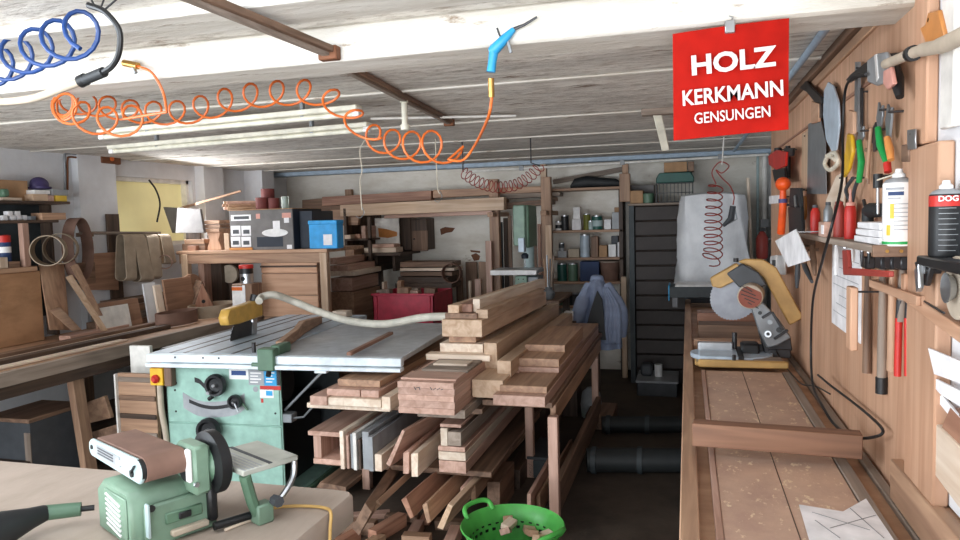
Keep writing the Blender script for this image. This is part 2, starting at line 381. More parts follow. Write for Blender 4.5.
# wooden wall lining behind the tools, its top strips, and the pier at its near end
TB = .52
struct(MB().box(TB, TB+.025, 1.92, 5.0, .86, 2.13).done('wall_lining', 'tooled', axis='z', smooth=False))
struct(MB().box(TB-.012, TB+.03, 1.92, 5.0, 2.13, 2.165).done('trim_1', 'oak', bevel=.003))
struct(MB().box(TB-.03, TB+.03, 2.14, 5.0, 2.168, 2.2).done('trim_2', 'brown', bevel=.003))
struct(MB().box(TB-.006, TB, 1.92, 5.0, 1.985, 1.995).done('trim_3', 'red', smooth=False))
struct(MB().box(TB+.02, XR, 4.97, 5.0, 0, 2.2).done('wall_lining', 'tooled', axis='z', smooth=False))
struct(MB().box(TB+.002, XR, 1.887, 1.915, .99, 2.13).done('wall_lining', 'dark', smooth=False))
struct(MB().box(TB-.018, .526, 1.80, 1.885, 1.76, 2.13).done('trim_4', 'tooled', axis='z', bevel=.004))
struct(MB().box(TB-.025, .526, 1.69, 1.90, .985, 1.755).done('trim_5', 'tooled', axis='z', bevel=.004))
struct(MB().box(.527, XR, .6, 1.885, .99, CZ).done('wall_right', 'plaster', smooth=False))
struct(MB().box(.508, .526, 1.655, 1.73, 1.78, 2.12).done('trim_6', 'white_paint', bevel=.003))
# pipes on the far walls and under the ceiling
def pipe(label, pts, r, mat, clips=()):
    t = thing('pipe', label, 'pipe'); MB().tube(pts, r, 10).done('run', mat, t)
    for c in clips: MB().box(c[0]-r*1.6, c[0]+r*1.6, c[1]-r*1.6, c[1]+r*1.6, c[2]-r*1.3, c[2]+r*2.2).done('clip', 'grey_plastic', t)
    return t
pipe('thin pale pipe running along below the blue ceiling beam at the back', [(-2.2, 7.14, 2.11), (XR-.03, 7.14, 2.14)], .013, 'white_paint', [(-1.6, 7.14, 2.115), (-.6, 7.14, 2.125), (.3, 7.14, 2.135)])
pipe('thick pale vertical pipe in the far right corner behind the covered machine', [(.70, 7.3, .4), (.70, 7.3, 2.19)], .022, 'white_paint', [(.70, 7.3, 1.5)])
pipe('thin grey vertical pipe left of the thick pipe in the far right corner', [(.645, 7.34, .4), (.645, 7.34, 2.19)], .013, 'pale_green')
pipe('blue pipe running along the ceiling beside the tool wall', [(.42, 2.16, 2.185), (.42, 7.1, 2.185)], .013, 'blue_pipe')
pipe('grey conduit bending down the left wall beside the pale wall pier', spline([at(101, 157, x=-4.5), at(84, 155, x=-4.5), at(68, 153.5, x=-4.5), at(64.5, 156, x=-4.5), at(65, 170, x=-4.5), at(65, 190, x=-4.5)]), .009, 'grey_metal')
pipe('second grey conduit below the first one under the ceiling on the left', spline([at(100, 160.5, x=-4.5), at(84, 158.5, x=-4.5), at(70, 157, x=-4.5), at(67.5, 160, x=-4.5), at(67.5, 172, x=-4.5), at(67.5, 190, x=-4.5)]), .008, 'rust')
jb = thing('junction_box', 'rusty orange junction box at the end of the conduits on the left wall', 'junction box')
a, b = at(102, 163, x=-4.48), at(121, 155, x=-4.48); MB().box(-4.52, -4.48, a.y, b.y, a.z, b.z-.01).done('body', 'rust', jb, .006); c = (a+b)/2; MB().cyl((-4.48, c.y, c.z), (-4.47, c.y, c.z), .018).done('lid', 'orange', jb)
# conduit and stub pipe under the ceiling by the lamps
pipe('thin pale conduit under the ceiling right of the fluorescent lamps', [(-1.62, 3.58, 2.17), (-.9, 3.9, 2.18)], .007, 'white_paint', [(-1.3, 3.72, 2.175)])
sp = thing('stub_pipe', 'short cream pipe stub hanging down from the brown lath', 'pipe')
MB().cyl((-1.25, 3.14, 2.06), (-1.25, 3.14, 2.18), .014).done('pipe', 'cream_metal', sp)
MB().cyl((-1.25, 3.14, 2.04), (-1.25, 3.14, 2.065), .02).done('collar', 'cream_metal', sp); MB().cyl((-1.25, 3.14, 2.165), (-1.25, 3.14, 2.199), .019).done('socket', 'cream_metal', sp)
# brown laths on the ceiling, before and behind the beam
def lath(label, p, q):
    t = thing('ceiling_lath', label, 'lath')
    MB().bar(p, q, .05, .02).done('lath', 'brown', t, .002, axis='y'); MB().bar((p[0], p[1], p[2]-.013), (q[0], q[1], q[2]-.013), .022, .012).done('groove', 'grey', t, axis='y')
    MB().box(q[0]-.03, q[0]+.03, q[1]-.02, q[1]+.01, q[2]-.028, q[2]+.012).done('bracket', 'rust', t, .003)
lath('brown grooved ceiling lath in front of the white beam', tuple(at(205, 0, z=2.152)*2-at(330, 51, y=1.945)), tuple(at(330, 51, y=1.945)))
lath('brown grooved ceiling lath behind the white beam ending by the stub pipe', (-1.17, 2.16, 2.185), (-1.31, 3.98, 2.185))
# fluorescent battens
def batten(label, p, q, g):
    t = thing('fluorescent_lamp', label, 'lamp', g); p, q = V(p), V(q); d = (q-p).normalized(); up = V((0, 0, 1))
    MB().bar(p+up*.026, q+up*.026, .06, .026).done('housing', 'cream_metal', t, .004)
    MB().cyl(p+d*.03+up*.0, q-d*.03+up*.0, .0125, n=14).done('tube', 'cream_metal', t)
    for e, s in ((p, 1), (q, -1)): MB().bar(e-d*s*.004+up*.008, e+d*s*.03+up*.008, .035, .04).done('end_cap', 'white_plastic', t, .004)
    for k in (.2, .8): MB().bar(p.lerp(q, k)+up*.06, p.lerp(q, k+.01)+up*.06, .02, .13).done('hanger', 'grey_metal', t)
batten('unlit cream fluorescent batten, the upper one nearer the white beam', (-2.95, 3.12, 2.10), (-1.42, 3.02, 2.11), None)
batten('unlit cream fluorescent batten, the lower one farther from the beam', (-3.45, 3.72, 2.10), (-1.62, 3.56, 2.11), None)
# pale square drop post under the ceiling and a hook block on the beam
cp = thing('ceiling_drop', 'pale square drop bracket hanging under the ceiling left of the red sign', 'bracket')
MB().bar((-.16, 4.15, 2.19), (-.12, 4.35, 2.0), .045, .045, (0, 1, 0)).done('post', 'cream_metal', cp, .004); MB().box(-.24, -.02, 4.1, 4.17, 2.165, 2.2).done('plate', 'grey', cp, .003)
bh = thing('beam_hook', 'small pale block with a screw on the beam above the red sign', 'hook')
MB().box(.345, .385, 1.915, 1.96, 2.13, 2.165).done('block', 'grey', bh, .004); MB().cyl((.365, 1.915, 2.145), (.365, 1.90, 2.145), .008).done('screw', 'brass', bh)
# ================================================================ red sign on the beam
sg = thing('hanging_sign', 'red square plastic sign with white lettering hanging from the beam', 'sign')
SY = 1.94
x0, x1, z0, z1 = fr(673, 26, 789, 135, SY)
def sgz(x, z):   # slightly buckled sheet
    return SY - .008*sin((x-x0)/(x1-x0)*pi) - .006*sin(z*9)
n = 14; tilt = .012
rf = []; rb = []
for j in range(n+1):
    z = z0+(z1-z0)*j/n
    rf.append([V((x0+(x1-x0)*i/n, sgz(x0+(x1-x0)*i/n, z), z+tilt*(i/n-.5))) for i in range(n+1)])
m = MB()
rings = [[p for p in r] + [p+V((0, .002, 0)) for p in reversed(r)] for r in rf]
m.loft(rings, True, True); m.done('panel', 'red_sign', sg)
def stext(s, u, v, size, bold, sx, nm):
    p = at(u, v, y=SY-.019); M = Matrix.Translation(p) @ Matrix.Rotation(radians(2.2), 4, 'Y').inverted() @ Matrix.Rotation(radians(90), 4, 'X')
    return text(nm, s, size, M, 'letter_white', sg, .0008, bold, sx)
stext('HOLZ', 732, 62, .066, .0022, 1.12, 'large_lettering')
stext('KERKMANN', 732, 94, .053, .0011, .84, 'middle_lettering')
stext('GENSUNGEN', 732, 115.5, .038, .0004, .80, 'small_lettering')
xm = (x0+x1)/2
MB().box(xm-.012, xm+.012, SY-.014, SY+.008, z1-.02, z1+.012).done('clip', 'steel', sg, .002)
MB().tube(spline([(xm, SY, z1+.01), (xm+.008, SY+.01, z1+.022), (xm, SY+.022, z1+.03)]), .002, 6).done('wire_hook', 'steel', sg)

# ================================================================ coiled air hoses
def hose(name, label, straight1, coilpath, r, turns, straight2, tr, mat, ph=0):
    t = thing(name, label, 'hose')
    pts = [V(p) for p in straight1] + helix([V(p) for p in coilpath], r, turns, 16, ph=ph) + [V(p) for p in straight2]
    MB().tube(pts, tr, 8).done('coil', mat, t); return t
Y1 = 2.32
p1 = spline([at(137, 66, y=1.935), at(152, 73, y=1.935), at(163, 92, y=1.95), at(167, 112, y=1.98)], 6)
cpth = spline([at(u, v, y=2.02) for u, v in [(140, 119), (115, 122), (88, 118), (66, 108)]] + [at(u, v, y=Y1) for u, v in [(66, 103), (100, 106), (140, 112), (185, 112), (240, 98), (285, 93), (318, 94), (345, 110), (368, 135)]], 8)
hc = hose('air_hose', 'long orange coiled air hose hanging below the beam, feeding the blue blow gun', p1, cpth, .048, 20, [], .0045, 'orange')
c2 = spline([at(u, v, y=Y1+.10) for u, v in [(368, 135), (392, 143), (420, 147), (448, 146)]], 8)
e2 = spline([at(448, 160, y=Y1+.1), at(463, 160, y=Y1+.08), at(475, 145, y=Y1+.02), at(488, 118, y=2.0), at(492, 97, y=1.96)], 8)
MB().tube(helix(c2, (.042, .06), 4.0, 16)+e2, .0045, 8).done('coil_tail', 'orange', hc)
MB().cyl(at(124, 63, y=1.94), at(138, 66, y=1.935), .011).done('connector', 'brass', hc)
MB().cyl(at(133, 66, y=1.935), at(136, 73, y=1.935), .006).done('connector', 'steel', hc)
# blue blow gun resting over the beam edge
bg = thing('blow_gun', 'bright blue air blow gun hooked on the white beam edge', 'blow gun')
BY = 1.945
A, B_, Cc = at(491, 72, y=BY), at(494, 50, y=BY), at(514, 29, y=BY)
MB().tube([A, A.lerp(B_, .5), B_], [.0125, .0115, .0135], 10).done('handle', 'sky_blue', bg)
MB().tube([B_-V((.012, 0, .004)), B_, B_.lerp(Cc, .55), Cc], [.010, .016, .013, .007], 10).done('body', 'sky_blue', bg)
MB().tube([Cc, at(524, 25, y=BY), at(537, 17, y=BY)], [.005, .004, .003], 8).done('nozzle', 'dark_steel', bg)
MB().tube(spline([at(497, 28, y=BY), at(500, 36, y=BY), at(504, 38, y=BY)]), .003, 6).done('hook', 'dark_steel', bg)
MB().bar(at(507, 38, y=BY), at(511, 53, y=BY), .008, .006, (0, 1, 0)).done('trigger', 'grey_metal', bg, .001)
MB().cyl(at(491.5, 97, y=BY+.01), at(491, 78, y=BY), .0085, n=12).done('coupling', 'brass', bg)
# blue coil near the camera with its fat grey feed hose
yb = 1.55
cb = spline([at(u, v, y=yb+(dy)) for u, v, dy in [(-40, 82, .25), (0, 64, .15), (40, 48, .05), (92, 30, -.06)]], 8)
bt = hose('air_hose', 'dark blue coiled air hose at the top left near the camera', [], cb, .055, 6.6, [], .006, 'blue', ph=.6)
MB().tube(spline([at(88, 5, y=yb-.06), at(105, 12, y=yb-.06), at(119, 30, y=yb-.05), at(119, 52, y=yb-.04), at(112, 66, y=yb-.03), at(100, 74, y=yb-.02)]), .0075, 8).done('bend_sleeve', 'black', bt)
MB().cyl(at(104, 72, y=yb-.02), at(82, 81, y=yb), .013, n=14).done('coupling', 'rubber', bt); MB().cyl(at(86, 79, y=yb), at(80, 82, y=yb), .016, n=14).done('coupling_ring', 'black', bt)
MB().tube(spline([at(88, 79, y=yb), at(60, 89, y=yb), at(30, 99, y=yb+.02), at(-10, 102, y=yb+.05), at(-60, 100, y=yb+.1)]), .0105, 10).done('feed_hose', 'dust', bt)
for k, (a, b) in enumerate([((97, 10), (88, -6)), ((100, 10), (106, -6)), ((102, 12), (118, -2))]):
    MB().cyl(at(*a, y=yb-.05), at(*b, y=yb-.03), .0025, n=6).done('hanging_wire', 'dark_steel', bt)
# small hoses at the back
Yr = 5.2
c3 = spline([at(u, v, y=Yr) for u, v in [(463, 172), (476, 181), (495, 187), (515, 185), (530, 176), (540, 166)]], 8)
h3 = thing('air_hose', 'thin reddish coiled hose sagging under the ceiling before the far lumber rack', 'hose')
MB().tube(helix(c3, .042, 17, 12, lean=.3), .0035, 6).done('coil', 'red_dull', h3); MB().cyl(at(463, 172, y=Yr), V((at(463, 172, y=Yr).x, Yr, 2.199)), .006).done('connector', 'dark_steel', h3)
q_ = at(531, 160, y=Yr); MB().tube([at(540, 166, y=Yr), q_+V((0, 0, -.02)), V((q_.x, q_.y, 2.199))], .005, 6).done('hanger', 'dark_steel', h3)
Yv = 5.9
c4 = spline([at(u, v, y=Yv) for u, v in [(716, 184), (714, 205), (713, 230), (713, 252), (710, 262)]], 8)
h4 = thing('air_hose', 'red coiled air hose hanging in front of the white covered machine', 'hose')
MB().tube(helix(c4, (.055, .075), 11, 14, lean=.35), .005, 6).done('coil', 'red_dull', h4)
MB().tube(spline([at(*q, y=Yv) for q in [(716, 184), (712, 172), (720, 162), (729, 166), (722, 173), (716, 170), (722, 178), (730, 186), (734, 196), (733, 205)]]), .005, 6).done('loop', 'red_dull', h4)
MB().tube([at(722, 165, y=Yv), V((at(724, 154, y=Yv).x, Yv, 2.199))], .006, 6).done('hanger', 'white_paint', h4)
g2 = thing('blow_gun', 'small grey blue blow gun hanging from the red coiled hose', 'blow gun')
MB().tube([at(733, 206, y=Yv), at(731, 219, y=Yv), at(723, 226, y=Yv)], [.022, .026, .012], 8).done('body', 'dark_grey', g2); MB().tube([at(735, 209, y=Yv), at(737, 219, y=Yv), at(730, 223, y=Yv)], .006, 6).done('lever', 'steel', g2)
# hanging strings
def strand(label, pts, y, hook=True):
    t = thing('ceiling_string', label, 'cord'); q_ = at(*pts[0], y=y); MB().tube(spline([V((q_.x, y, 2.199))]+[at(*q, y=y) for q in pts[1:]], 5), .004, 6).done('strand', 'string', t)
    if hook: MB().tube(spline([at(pts[-1][0]+dx, pts[-1][1]+dy, y=y) for dx, dy in [(0, -3), (2, 3), (-2, 8), (-6, 6)]], 5), .003, 6).done('hook', 'steel', t)
strand('white rod with cord hanging from the lamp at the left of the far lumber', [(366, 118), (360, 150), (362, 170), (360, 182), (362, 210)], 4.6)
strand('thin cord with a wire hook hanging below the orange hose', [(436, 162), (437, 178), (438, 190), (440, 194)], 4.9)
# ================================================================ right workbench
RB = thing('workbench', 'long wooden workbench under the tool wall on the right', 'workbench')
MB().box(-.02, TB-.004, .9, 6.25, .83, .87).done('worktop', 'bench_top', RB)
MB().box(.075, .405, .9, 3.45, .868, .893).done('inset_panel', 'chipboard', RB, .003)
MB().box(-.022, .022, .9, 6.25, .80, .90).done('edge_rail', 'oak', RB, .003)
MB().box(.058, .074, .9, 3.45, .868, .896).done('lipping', 'beech', RB, .002); MB().box(.407, .44, .9, 3.45, .868, .897).done('lipping', 'grey', RB, .002)
MB().box(.235, .238, .9, 3.45, .89, .8937).done('panel_seam', 'dark', RB)
MB().box(.485, .512, .9, 6.2, .868, .885).done('back_strip', 'grey', RB, .003)
MB().box(.505, .74, .9, 2.0, .962, .985).done('bench_end', 'bench_top', RB, .003); MB().box(.490, .519, .9, 2.0, .885, .988).done('end_rail', 'oak', RB, .003)
for y in (1.3, 3.6, 6.0):
    MB().box(0, .09, y, y+.09, 0, .8).done('leg', 'oak', RB, .003); MB().box(.40, .49, y, y+.09, 0, .83).done('leg', 'oak', RB, .003)
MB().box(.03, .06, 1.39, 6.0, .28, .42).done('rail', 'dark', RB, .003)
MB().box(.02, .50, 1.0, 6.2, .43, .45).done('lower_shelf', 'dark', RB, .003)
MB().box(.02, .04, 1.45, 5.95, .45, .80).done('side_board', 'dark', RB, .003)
# wooden stop bar across the bench
plank('timber_bar', 'thick wooden bar lying across the right workbench', 'timber', 'warm', (.012, 2.215, .897), (.462, 2.18, .897), .055, .068, up=(0, 0, 1)).location.z = .93
ps = thing('paper_sheet', 'white sheet with pencil lines lying on the near end of the right workbench', 'paper')
q = [at(u, v, z=.897) for u, v in [(799, 505), (843, 512), (866, 499), (897, 545), (815, 560)]]
m = MB(); m.loft([[V((p.x, p.y, .8965)) for p in q], [V((p.x, p.y, .8985)) for p in q]], True, True); m.done('sheet', 'paper', ps)
for a, b in [((812, 512), (870, 530)), ((830, 528), (876, 515)), ((815, 520), (840, 538)), ((850, 508), (884, 538))]:
    pa, pb = at(*a, z=.899), at(*b, z=.899); MB().bar(pa, pb, .0018, .0006).done('pencil_line', 'grey_metal', ps)
# rails of the saw fence behind the bar and boards beyond the mitre saw
board('timber_offcut', 'orange brown board lying across the far end of the right workbench', 'board', 'red', .06, .46, 5.0, 5.18, .872, .955)
board('timber_offcut', 'brown block just behind the mitre saw on the right workbench', 'board', 'brown', .06, .44, 4.45, 4.62, .872, .955)
board('timber_offcut', 'flat reddish batten between the mitre saw and the brown block', 'board', 'oak', .03, .40, 4.10, 4.17, .872, .925)
# things at the very end of the bench
db = thing('drawer_box', 'dark grey box with a blue end under the white covered machine', 'box')
MB().box(-.14, .40, 5.9, 6.2, .955, 1.04).done('body', 'slate', db, .004); MB().box(-.15, -.14, 5.9, 6.2, .93, 1.05).done('end', 'sky_blue', db, .003)
for x in (-.10, .36):
    MB().box(x-.02, x+.02, 5.95, 6.15, .872, .955).done('foot', 'dark_steel', db)
pk = thing('plastic_packet', 'white plastic packet lying on the dark box at the end of the right bench', 'packet')
MB().loft([[V((-.10, 5.9, 1.041)), V((.25, 5.9, 1.041)), V((.25, 6.15, 1.041)), V((-.1, 6.15, 1.041))], [V((-.09, 5.91, 1.058)), V((.22, 5.92, 1.052)), V((.2, 6.13, 1.06)), V((-.08, 6.12, 1.065))]]).done('wrap', 'white_plastic', pk, .003)

# ================================================================ mitre saw
ms = thing('mitre_saw', 'yellow mitre saw tilted up on the right workbench', 'mitre saw')
MY = 3.5; Z0 = .897
MB().box(.045, .44, MY, MY+.03, Z0, Z0+.035).done('front_bar', 'tan_machine', ms, .006)
MB().box(.03, .43, MY+.03, MY+.36, Z0, Z0+.02).done('base', 'tan_machine', ms, .006)
tp = MB(); tp.prism([(cos(a)*.19, sin(a)*.14) for a in [pi*2*k/40 for k in range(40)]], (.20, MY+.17, Z0+.02), (1, 0, 0), (0, 1, 0), (0, 0, .022)); tp.done('turntable', 'bright_alu', ms, .002)
MB().box(.05, .23, MY+.03, MY+.26, Z0+.02, Z0+.048).done('table_plate', 'bright_alu', ms, .004)
MB().box(.045, .21, MY+.20, MY+.225, Z0+.02, Z0+.085).done('fence', 'steel', ms, .003); MB().box(.27, .43, MY+.22, MY+.245, Z0+.02, Z0+.075).done('fence', 'dark_steel', ms, .003)
MB().box(.225, .25, MY+.03, MY+.3, Z0+.02, Z0+.05).done('kerf_slot', 'black', ms); MB().cyl((.205, MY+.01, Z0+.035), (.205, MY+.01, Z0+.06), .008).done('clamp_knob', 'black', ms)
MB().cyl((.22, MY+.23, Z0+.05), (.22, MY+.23, Z0+.13), .012).done('post', 'dark_steel', ms); MB().box(.245, .33, MY+.15, MY+.24, Z0+.03, Z0+.09).done('locking_knob', 'black', ms, .01)
MB().box(.29, .42, MY+.02, MY+.12, Z0+.02, Z0+.035).done('side_plate', 'grey', ms, .003)
# swung head: blade, guard, motor, arm.  Built in the plane facing the camera at y = HY
HY = MY+.20
def hp(u, v, d=0): return at(u, v, y=HY+d)
def slab(pts, d0, d1, nm, mt, bev=.003):
    a = [hp(u, v) for u, v in pts]; m = MB(); m.loft([[p+V((0, d0, 0)) for p in a], [p+V((0, d1, 0)) for p in a]]); m.done(nm, mt, ms, bev)
bc = hp(735, 296); R = .122
bl = MB(); teeth = []
for k in range(96):
    rr = R if k % 2 else R*.955
    teeth.append((cos(2*pi*k/96)*rr, sin(2*pi*k/96)*rr))
bl.prism(teeth, bc, (cos(.25), -sin(.25)*.2, .12), (0, -.12, 1), (0, .003, 0)); bl.done('blade', 'blade_steel', ms)
slab([(710, 278), (736, 263), (744, 268), (746, 275), (720, 288), (712, 286)], -.03, .03, 'blade_guard', 'tan_machine', .005)
slab([(738, 262), (746, 259), (764, 259.5), (777, 268), (804, 318), (790, 326), (774, 296), (764, 278), (752, 268)], .01, .05, 'arm_cover', 'tan_machine', .006)
slab([(726, 273), (742, 263), (758, 272), (766, 284), (752, 291), (738, 286)], -.045, .01, 'gearbox', 'dark_grey', .006)
MB().cyl(hp(752, 293, .0), hp(750, 297, -.11), .058, n=24).done('motor', 'dust', ms, .004)
MB().cyl(hp(750, 297, -.11), hp(750, 297, -.118), .052, n=24).done('motor_grille', 'abrasive_red', ms)
for k in range(5):
    c = hp(750+(k-2)*1.6, 297+(k-2)*4.2, -.121); MB().bar(c-V((.040-abs(k-2)*.008, 0, -.014)), c+V((.040-abs(k-2)*.008, 0, -.014)), .003, .004).done('grille_slot', 'black', ms)
slab([(750, 306), (762, 301), (778, 318), (790, 336), (776, 344), (766, 346), (758, 330)], -.05, .0, 'pivot_housing', 'grey_metal', .005)
for (u, v, r_, mt) in [(760, 313, .009, 'black'), (770, 322, .012, 'grey_metal'), (779, 330, .013, 'black'), (768, 334, .016, 'steel'), (768, 334, .008, 'black')]:
    MB().cyl(hp(u, v, -.05), hp(u, v, -.062 if r_ > .008 else -.068), r_, n=14).done('bolt', mt, ms)
for a, b in [((772, 312), (783, 330)), ((774, 339), (788, 330)), ((762, 318), (772, 312))]:
    MB().bar(hp(*a, -.06), hp(*b, -.06), .009, .012).done('linkage', 'dark_steel', ms, .002)
slab([(758, 330), (790, 336), (792, 350), (776, 356), (764, 352)], -.02, .05, 'hinge_block', 'dark_steel', .005)
MB().box(hp(768, 345).x, hp(790, 345).x, HY-.03, HY+.06, Z0+.02, hp(770, 348).z).done('hinge_foot', 'dark_steel', ms, .004)
MB().cyl(hp(736, 262, .03), hp(736, 258, .03), .012).done('handle_button', 'black', ms)
# black cables
def cable(label, pts, r, mat='black'):
    o = MB().tube(spline(pts, 8), r, 8).done('power_cable', mat); return tag(o, label, 'cable')
cable('black cable hanging down from the grey tool on the wall and looping onto the bench',
      [at(866, 74, x=.46), at(852, 78, x=.47), at(845, 92, x=.47), at(843, 130, x=.47), at(842, 180, x=.45), at(832, 225, x=.40), at(822, 262, x=.40), at(813, 300, x=.42), at(811, 350, x=.43), at(813, 385, x=.42), at(822, 405, x=.42), at(835, 425, x=.44), at(856, 437, x=.46), at(874, 437, x=.48), at(883, 431, x=.495), at(872, 418, x=.50), at(850, 400, x=.495), at(830, 385, x=.48), at(818, 375, x=.47)], .0042)
cable('thin black cable running from the mitre saw over the back of the bench',
      [at(776, 350, y=3.6), at(781, 360, z=.905), at(790, 372, z=.903), at(802, 384, x=.44), at(815, 386, x=.46), at(830, 394, x=.48)], .003)
# ================================================================ tools on the wall (they hang at x about .5)
HX = .495
def T(u, v, x=HX): return at(u, v, x=x)
def wallprism(t, pts, nm, mt, x0=HX, d=.011, bev=.002):
    """outline given on the wall plane x = x0, thickness d towards the wall"""
    d = min(d, .011); a = [at(u, v, x=x0) for u, v in pts]; m = MB(); m.loft([a, [p+V((d, 0, 0)) for p in a]]); return m.done(nm, mt, t, bev)
def rod(t, a, b, r, nm, mt, x=HX, r2=None, n=10): return MB().cyl(T(*a, x), T(*b, x), r, r2, n).done(nm, mt, t)
def hook(t, u, v, x=HX): return MB().cyl(T(u, v, x), at(u, v, x=x)+V((TB-x+.004, 0, 0)), .003, n=6).done('nail', 'dark_steel', t)
# long narrow tool shelf
sh = thing('tool_shelf', 'narrow brown shelf with small tools fixed to the tool wall', 'shelf')
ya, yb_, sz = 3.35, 1.92, 1.53
MB().box(.43, TB, yb_, ya, sz-.018, sz).done('board', 'grey', sh, .003)
MB().box(.425, TB, yb_-.012, yb_, sz-.026, sz+.003).done('end_lip', 'brown', sh, .002); MB().box(.506, TB, yb_, yb_+.02, sz-.11, sz-.018).done('bracket', 'brown', sh, .002)
MB().box(.45, TB, ya-.03, ya, sz-.08, sz-.018).done('bracket', 'brown', sh, .002)
for k in range(2): MB().cyl((.455+k*.03, yb_-.015, sz-.012), (.455+k*.03, yb_-.011, sz-.012), .004).done('screw', 'brass', sh)
# spray cans
def can(name, label, p, r, h, body, band, bz, foot):
    t = thing(name, label, 'spray can')
    MB().lathe([(r*.97, .0), (r, .004), (r, h*.80), (r*.96, h*.82)], p, 32).done('body', body, t)
    MB().lathe([(r*.96, h*.82), (r*.8, h*.86), (r*.5, h*.885), (r*.42, h*.89)], p, 32).done('shoulder', 'grey_plastic', t)
    MB().lathe([(r*.42, h*.89), (r*.42, h*.93), (r*.25, h*.96), (r*.22, h)], p, 20).done('spray_cap', 'white_plastic', t)
    if band: MB().lathe([(r*1.006, h*bz[0]), (r*1.006, h*bz[1])], p, 32, caps=False).done('label_band', band, t)
    if foot: MB().lathe([(r*1.006, .004), (r*1.006, h*.06)], p, 32, caps=False).done('foot_band', foot, t)
    return t
pc = at(898, 242, x=.483); pc.z = sz
c1 = can('spray_can', 'white spray can with green foot and straw standing on the tool shelf', pc, .034, .182, 'white_plastic', None, None, 'green_tool')
MB().cyl(pc+V((0, 0, .172)), pc+V((-.03, .07, .160)), .002, n=6).done('straw', 'string', c1)
def canmark(t, p, r, a0, a1, z0, z1, mt, nm):
    m = MB(); N = 5; R2 = r*1.012
    m.loft([[p+V((R2*cos(a0+(a1-a0)*k/N), R2*sin(a0+(a1-a0)*k/N), z)) for k in range(N+1)] for z in (z0, z1)], False, False); m.done(nm, mt, t)
ca = -pi*.70
canmark(c1, pc, .034, ca-.5, ca+.7, .132, .138, 'grey_plastic', 'label_text'); canmark(c1, pc, .034, ca-.3, ca+.7, .119, .128, 'deep_blue', 'label_text'); canmark(c1, pc, .034, ca-.3, ca+.5, .111, .114, 'grey_plastic', 'label_text')
for k in range(7): canmark(c1, pc, .034, ca+.1, ca+1.0, .098-k*.010, .1002-k*.010, 'grey_plastic', 'label_text')
canmark(c1, pc, .034, ca-.15, ca+.12, .065, .10, 'yellow', 'label_mark'); canmark(c1, pc, .034, ca-.4, ca-.1, .025, .05, 'yellow', 'label_mark')
pc2 = at(945, 256, x=.50)
c2_ = can('spray_can', 'black spray can with a red label band on the ledge at the right edge', pc2, .030, .152, 'black', 'signal_red', (.66, .80), None)
ca = atan2(-pc2.y, -pc2.x)+.12
for k in range(9): canmark(c2_, pc2, .032, ca-.5, ca+(.6 if k % 2 else .45), .096-k*.0105, .0972-k*.0105, 'grey_plastic', 'label_text')
M = Matrix.Translation(pc2+V((cos(ca)*.0335, sin(ca)*.0335, .115))) @ Matrix.Rotation(ca+pi/2, 4, 'Z') @ Matrix.Rotation(pi/2, 4, 'X')
text('label_lettering', 'DOG', .015, M, 'white_plastic', c2_, .0006, .0004)
# items on the shelf, from far (left) to near (right)
def onshelf(u, x=.47, v=240): p = at(u, v, x=x); p.z = sz; return p
p = onshelf(846, .44)
for i, (u, lb, h) in enumerate([(839, 'dark red glue bottle, the left one of the pair on the tool shelf', .105), (850, 'orange red glue bottle with nozzle, right one of the pair on the tool shelf', .10)]):
    p = onshelf(u, .475); t = thing('glue_bottle', lb, 'bottle')
    MB().lathe([(.016, 0), (.017, .004), (.017, h*.75), (.015, h*.95), (.013, h)], p, 20).done('body', ['red_dull', 'signal_red'][i], t)
    MB().lathe([(.012, h), (.012, h+.01), (.005, h+.012), (.0025, h+.05 if i else h+.016)], p, 14).done('nozzle' if i else 'cap', ['red_dull', 'skin_pink'][i], t)
for k in range(3):
    a = onshelf(856, .45); b = onshelf(882, .45)
    board('screw_box', 'white cardboard box, %s of three stacked on the tool shelf' % ['bottom', 'middle', 'top'][k], 'box', 'paper', .445, .495, b.y+.005, a.y-.02*k, sz+.001+k*.0185, sz+.018+k*.0185, 'screw boxes on the tool shelf')
t = thing('electric_screwdriver', 'dark cordless screwdriver lying behind the white boxes on the tool shelf', 'screwdriver')
a, b = onshelf(866, .495, 222), onshelf(880, .495, 222)
for o_ in (a, b): o_.z = sz+.085
MB().tube([a, a.lerp(b, .4), b], [.012, .022, .018], 10).done('body', 'rubber', t); MB().cyl(V((a.x, a.y-.02, sz)), V((a.x, a.y-.02, sz+.09)), .016).done('handle', 'rubber', t); MB().cyl(a+V((0, 0, .0)), a+V((0, .03, .03)), .005).done('bit', 'dark_steel', t)
t = thing('scissors', 'scissors with black grips hanging above the red bottles', 'scissors')
MB().tube(spline([T(853, 178), T(846, 190), T(851, 203)]), .006, 8).done('grip', 'dark_grey', t); MB().tube(spline([T(860, 176), T(855, 188), T(852, 203)]), .006, 8).done('grip', 'dark_grey', t)
wallprism(t, [(849, 203), (855, 203), (847, 245), (846, 240)], 'blade', 'skin_pink', HX, .003, 0); hook(t, 855, 178)
